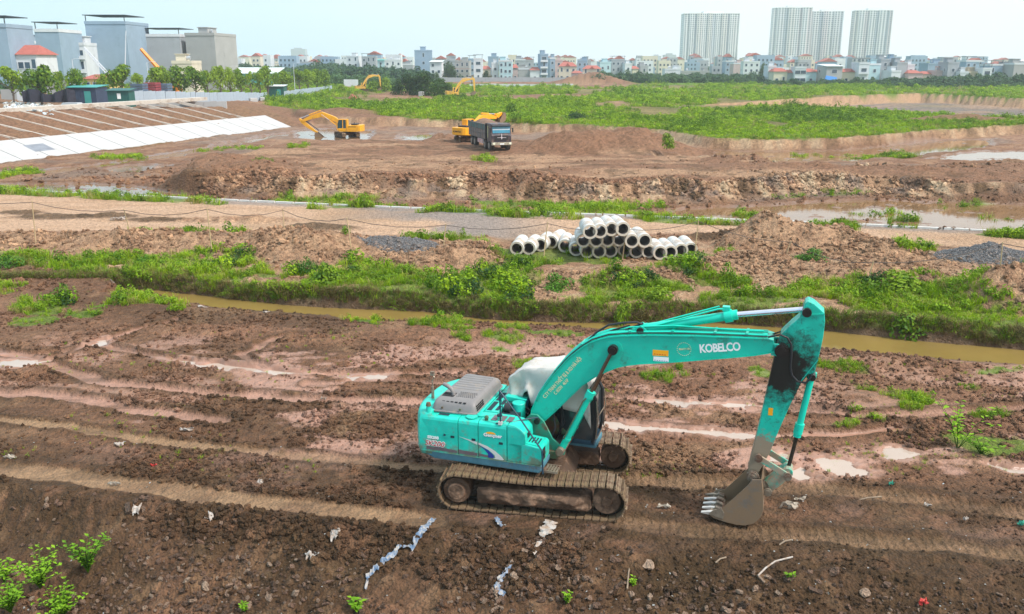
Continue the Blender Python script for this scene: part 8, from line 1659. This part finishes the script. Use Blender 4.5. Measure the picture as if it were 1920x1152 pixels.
for px_, yt, yb, wpx, D, lb in ((765, 137, 178, 50, 292, 'left part of the dark tree clump, a dense dark tree'), (795, 134, 178, 56, 290, 'tallest dark dense tree in the middle clump'), (822, 146, 178, 44, 288, 'dark dense tree at the right of the middle clump'), (840, 155, 178, 30, 286, 'low dark bush at the right end of the middle clump'), (748, 147, 176, 26, 296, 'small dark tree at the left end of the middle clump'),
                                (842, 116, 150, 36, 505, 'big round dark tree before the far houses'), (1432, 118, 146, 20, 560, 'tall dark tree between far houses and the tall tower'), (818, 135, 150, 12, 500, 'small pale tree by the white slanting house'), (912, 132, 150, 16, 515, 'small tree at the foot of the slim white tower house')):
    X, Z1 = PD(px_, yt, D); _, Z0 = PD(px_, yb, D); g = zt(X, D); tree(X, D, g, wpx * D / F_, Z1 - g, Z1 - g - .3, lb, CD[int(px_) % 3], TR[0], name='dense_tree')
CL = [tree_crown(60 + i, 900, 1., 1., L_t, .09, 9, low=.0) for i in range(3)]
L_m = leaf_mat('mid green shrub leaves', (.02, .08, .008), (.10, .24, .015), .2, inst=False); CM = [tree_crown(70 + i, 1100, 1., 1., L_m, .07, 12, low=.0) for i in range(3)]
for px_, py_, wpx, h_, lb in ((640, 176, 26, 3.2, 'pale green shrub right of the far left excavator boom'), (700, 172, 30, 4.2, 'pale green shrub beside the dark tree clump'), (722, 172, 34, 5.2, 'taller pale green shrub touching the dark tree clump'), (1078, 238, 60, 3.0, 'dark round shrub on the edge of the green field'), (1130, 240, 50, 2.0, 'brownish shrub on the edge of the green field'), (960, 214, 26, 2.6, 'banana like plant behind the dump truck'), (1035, 238, 40, 1.8, 'low brownish shrub left of the dark round shrub'), (868, 188, 18, 2.2, 'shrub right of the small yellow excavator'), (842, 192, 24, 2.2, 'shrub in front of the small yellow excavator'), (960, 232, 40, 2., 'shrub behind the dump truck cab'), (1250, 272, 30, 1.6, 'green shrub on the brown heap'), (1262, 285, 26, 1.4, 'lower green shrub on the brown heap'), (1305, 262, 22, 1.6, 'shrub hanging on the left end of the clay cut'),
   (272, 498, 36, .8, 'dark round shrub at the top of the grassy canal bank on the left'), (605, 540, 80, 1.4, 'largest light green bush on the bank left of the pipes'), (575, 512, 50, 1.0, 'dark bush beside the largest light green bush'), (1525, 488, 80, .8, 'dark low bush growing on the clay heap'), (1045, 540, 70, .9, 'dark bush below the left end of the concrete pipes'), (1390, 580, 80, 1.1, 'yellowish grass bush on the bank behind the boom'),
   (1690, 628, 90, 1.2, 'bright tall grass clump right of the boom tip'), (1170, 598, 40, 1.1, 'tall leafy weed by the water above the boom'), (945, 532, 70, .8, 'bush on the bank below the fifth concrete pipe'), (1690, 540, 110, 1.0, 'wide olive green bush between the clay heaps at the right'), (1240, 560, 70, .7, 'low green bush below the pipe stack'), (20, 500, 60, .9, 'dark grassy bush at the left edge of the bank'), (468, 520, 36, .7, 'light leafy bush on the bank left of centre')):
    x, y = U(px_, py_, .4); g = gz_at(x, y); x, y = U(px_, py_, g); tree(x, y, g - .2, wpx * y / F_, h_, h_, lb, (CM if py_ > 300 and 'dark' in lb else CD if 'dark' in lb[:5] or 'brownish' in lb else CL)[int(px_) % 3], TR[1], name='shrub', cat='shrub')
# the wood along the horizon and the belts before the houses
CF = [tree_crown(80 + i, 700, 1., 1., L_f, .10, 9, low=.0) for i in range(5)]
r = np.random.RandomState(21); P, S, T = [], [], []
def belt(x0, x1, yt0, yt1, D0, D1, n, tn, wr=(5, 10)):
    for _ in range(n):
        px_ = r.uniform(x0, x1); D = r.uniform(D0, D1); yt = lerp(yt0, yt1, (px_ - x0) / (x1 - x0)) + r.normal(0, 3.); X, Z = PD(px_, yt, D); g = 0.; h_ = max(2.5, Z - g) * r.uniform(.8, 1.05); w = r.uniform(*wr); P.append((X, D, g - .3)); S.append((w / 1.6, w / 1.6, h_)); T.append(min(1, max(0, tn + r.normal(0, .18))))
belt(415, 640, 124, 122, 560, 800, 190, .25, (9, 16)); belt(640, 800, 124, 133, 470, 600, 150, .12, (8, 14)); belt(600, 740, 140, 143, 420, 470, 80, .75, (6, 10)); belt(520, 640, 134, 138, 450, 540, 60, .6, (7, 11))
belt(1115, 1245, 136, 140, 455, 520, 90, .35, (6, 11)); belt(1245, 1440, 140, 140, 470, 560, 130, .25, (7, 12)); belt(1440, 1700, 149, 147, 425, 445, 80, .35, (4, 8)); belt(1655, 1925, 148, 140, 400, 430, 130, .15, (6, 11)); belt(1640, 1940, 152, 154, 385, 410, 60, .3, (4, 7)); belt(140, 420, 130, 130, 330, 380, 60, .3, (8, 12)); belt(815, 1100, 146, 146, 505, 516, 34, .3, (4, 7)); belt(-60, 130, 150, 150, 200, 215, 24, .35, (5, 8)); belt(1100, 1940, 126, 122, 900, 1400, 200, .2, (14, 24)); belt(-60, 1100, 121, 121, 1100, 1800, 260, .2, (18, 30))
P = np.array(P); scatter('treeline', P, np.stack([np.zeros(len(P)), np.zeros(len(P)), r.uniform(0, 6.28, len(P))], 1), np.array(S), np.array(T), CF)
# a low carpet of far roofs
r = np.random.RandomState(31); q = MB()
for _ in range(520):
    D = r.uniform(640, 1500); px_ = r.uniform(-60, 1980) if r.rand() < .5 else r.uniform(400, 760) if r.rand() < .5 else r.uniform(1080, 1900); X, _z = PD(px_, 120, D); w = r.uniform(5, 14); h_ = r.uniform(7, 17) * (1.0 if D < 1000 else 1.15); mi = r.randint(0, 4); q.box(X - w / 2, X + w / 2, D, D + 10, 0, h_, mi); 
    if r.rand() < .35: q.prism([(X - w / 2 - .3, h_), (X + w / 2 + .3, h_), (X, h_ + 2.5)], D - .3, D + 10.3, 4)
    for k in range(int(w / 3)):
        for f in range(int(h_ / 3.5)): q.box(X - w / 2 + 1 + k * 3, X - w / 2 + 2.3 + k * 3, D - .08, D - .01, f * 3.5 + 1, f * 3.5 + 2.6, 5)
q.build('distant_town', [WM['white'], WM['grey'], WM['blue'], WM['cream'], M_roofred, M_win], kind='stuff')

# ================================================================== haze
m = bpy.data.materials.new('haze'); m.use_nodes = True; nt = m.node_tree; nt.nodes.clear(); o = N(nt, 'ShaderNodeOutputMaterial'); v = N(nt, 'ShaderNodeVolumePrincipled'); v.inputs['Density'].default_value = .00024; v.inputs['Color'].default_value = (.86, .95, 1.0, 1); v.inputs['Anisotropy'].default_value = .2; nt.links.new(v.outputs[0], o.inputs['Volume'])

q = MB(); q.box(-5200, 5200, -120, 3500, -6, 210); hz = q.build('haze', m, kind='stuff')
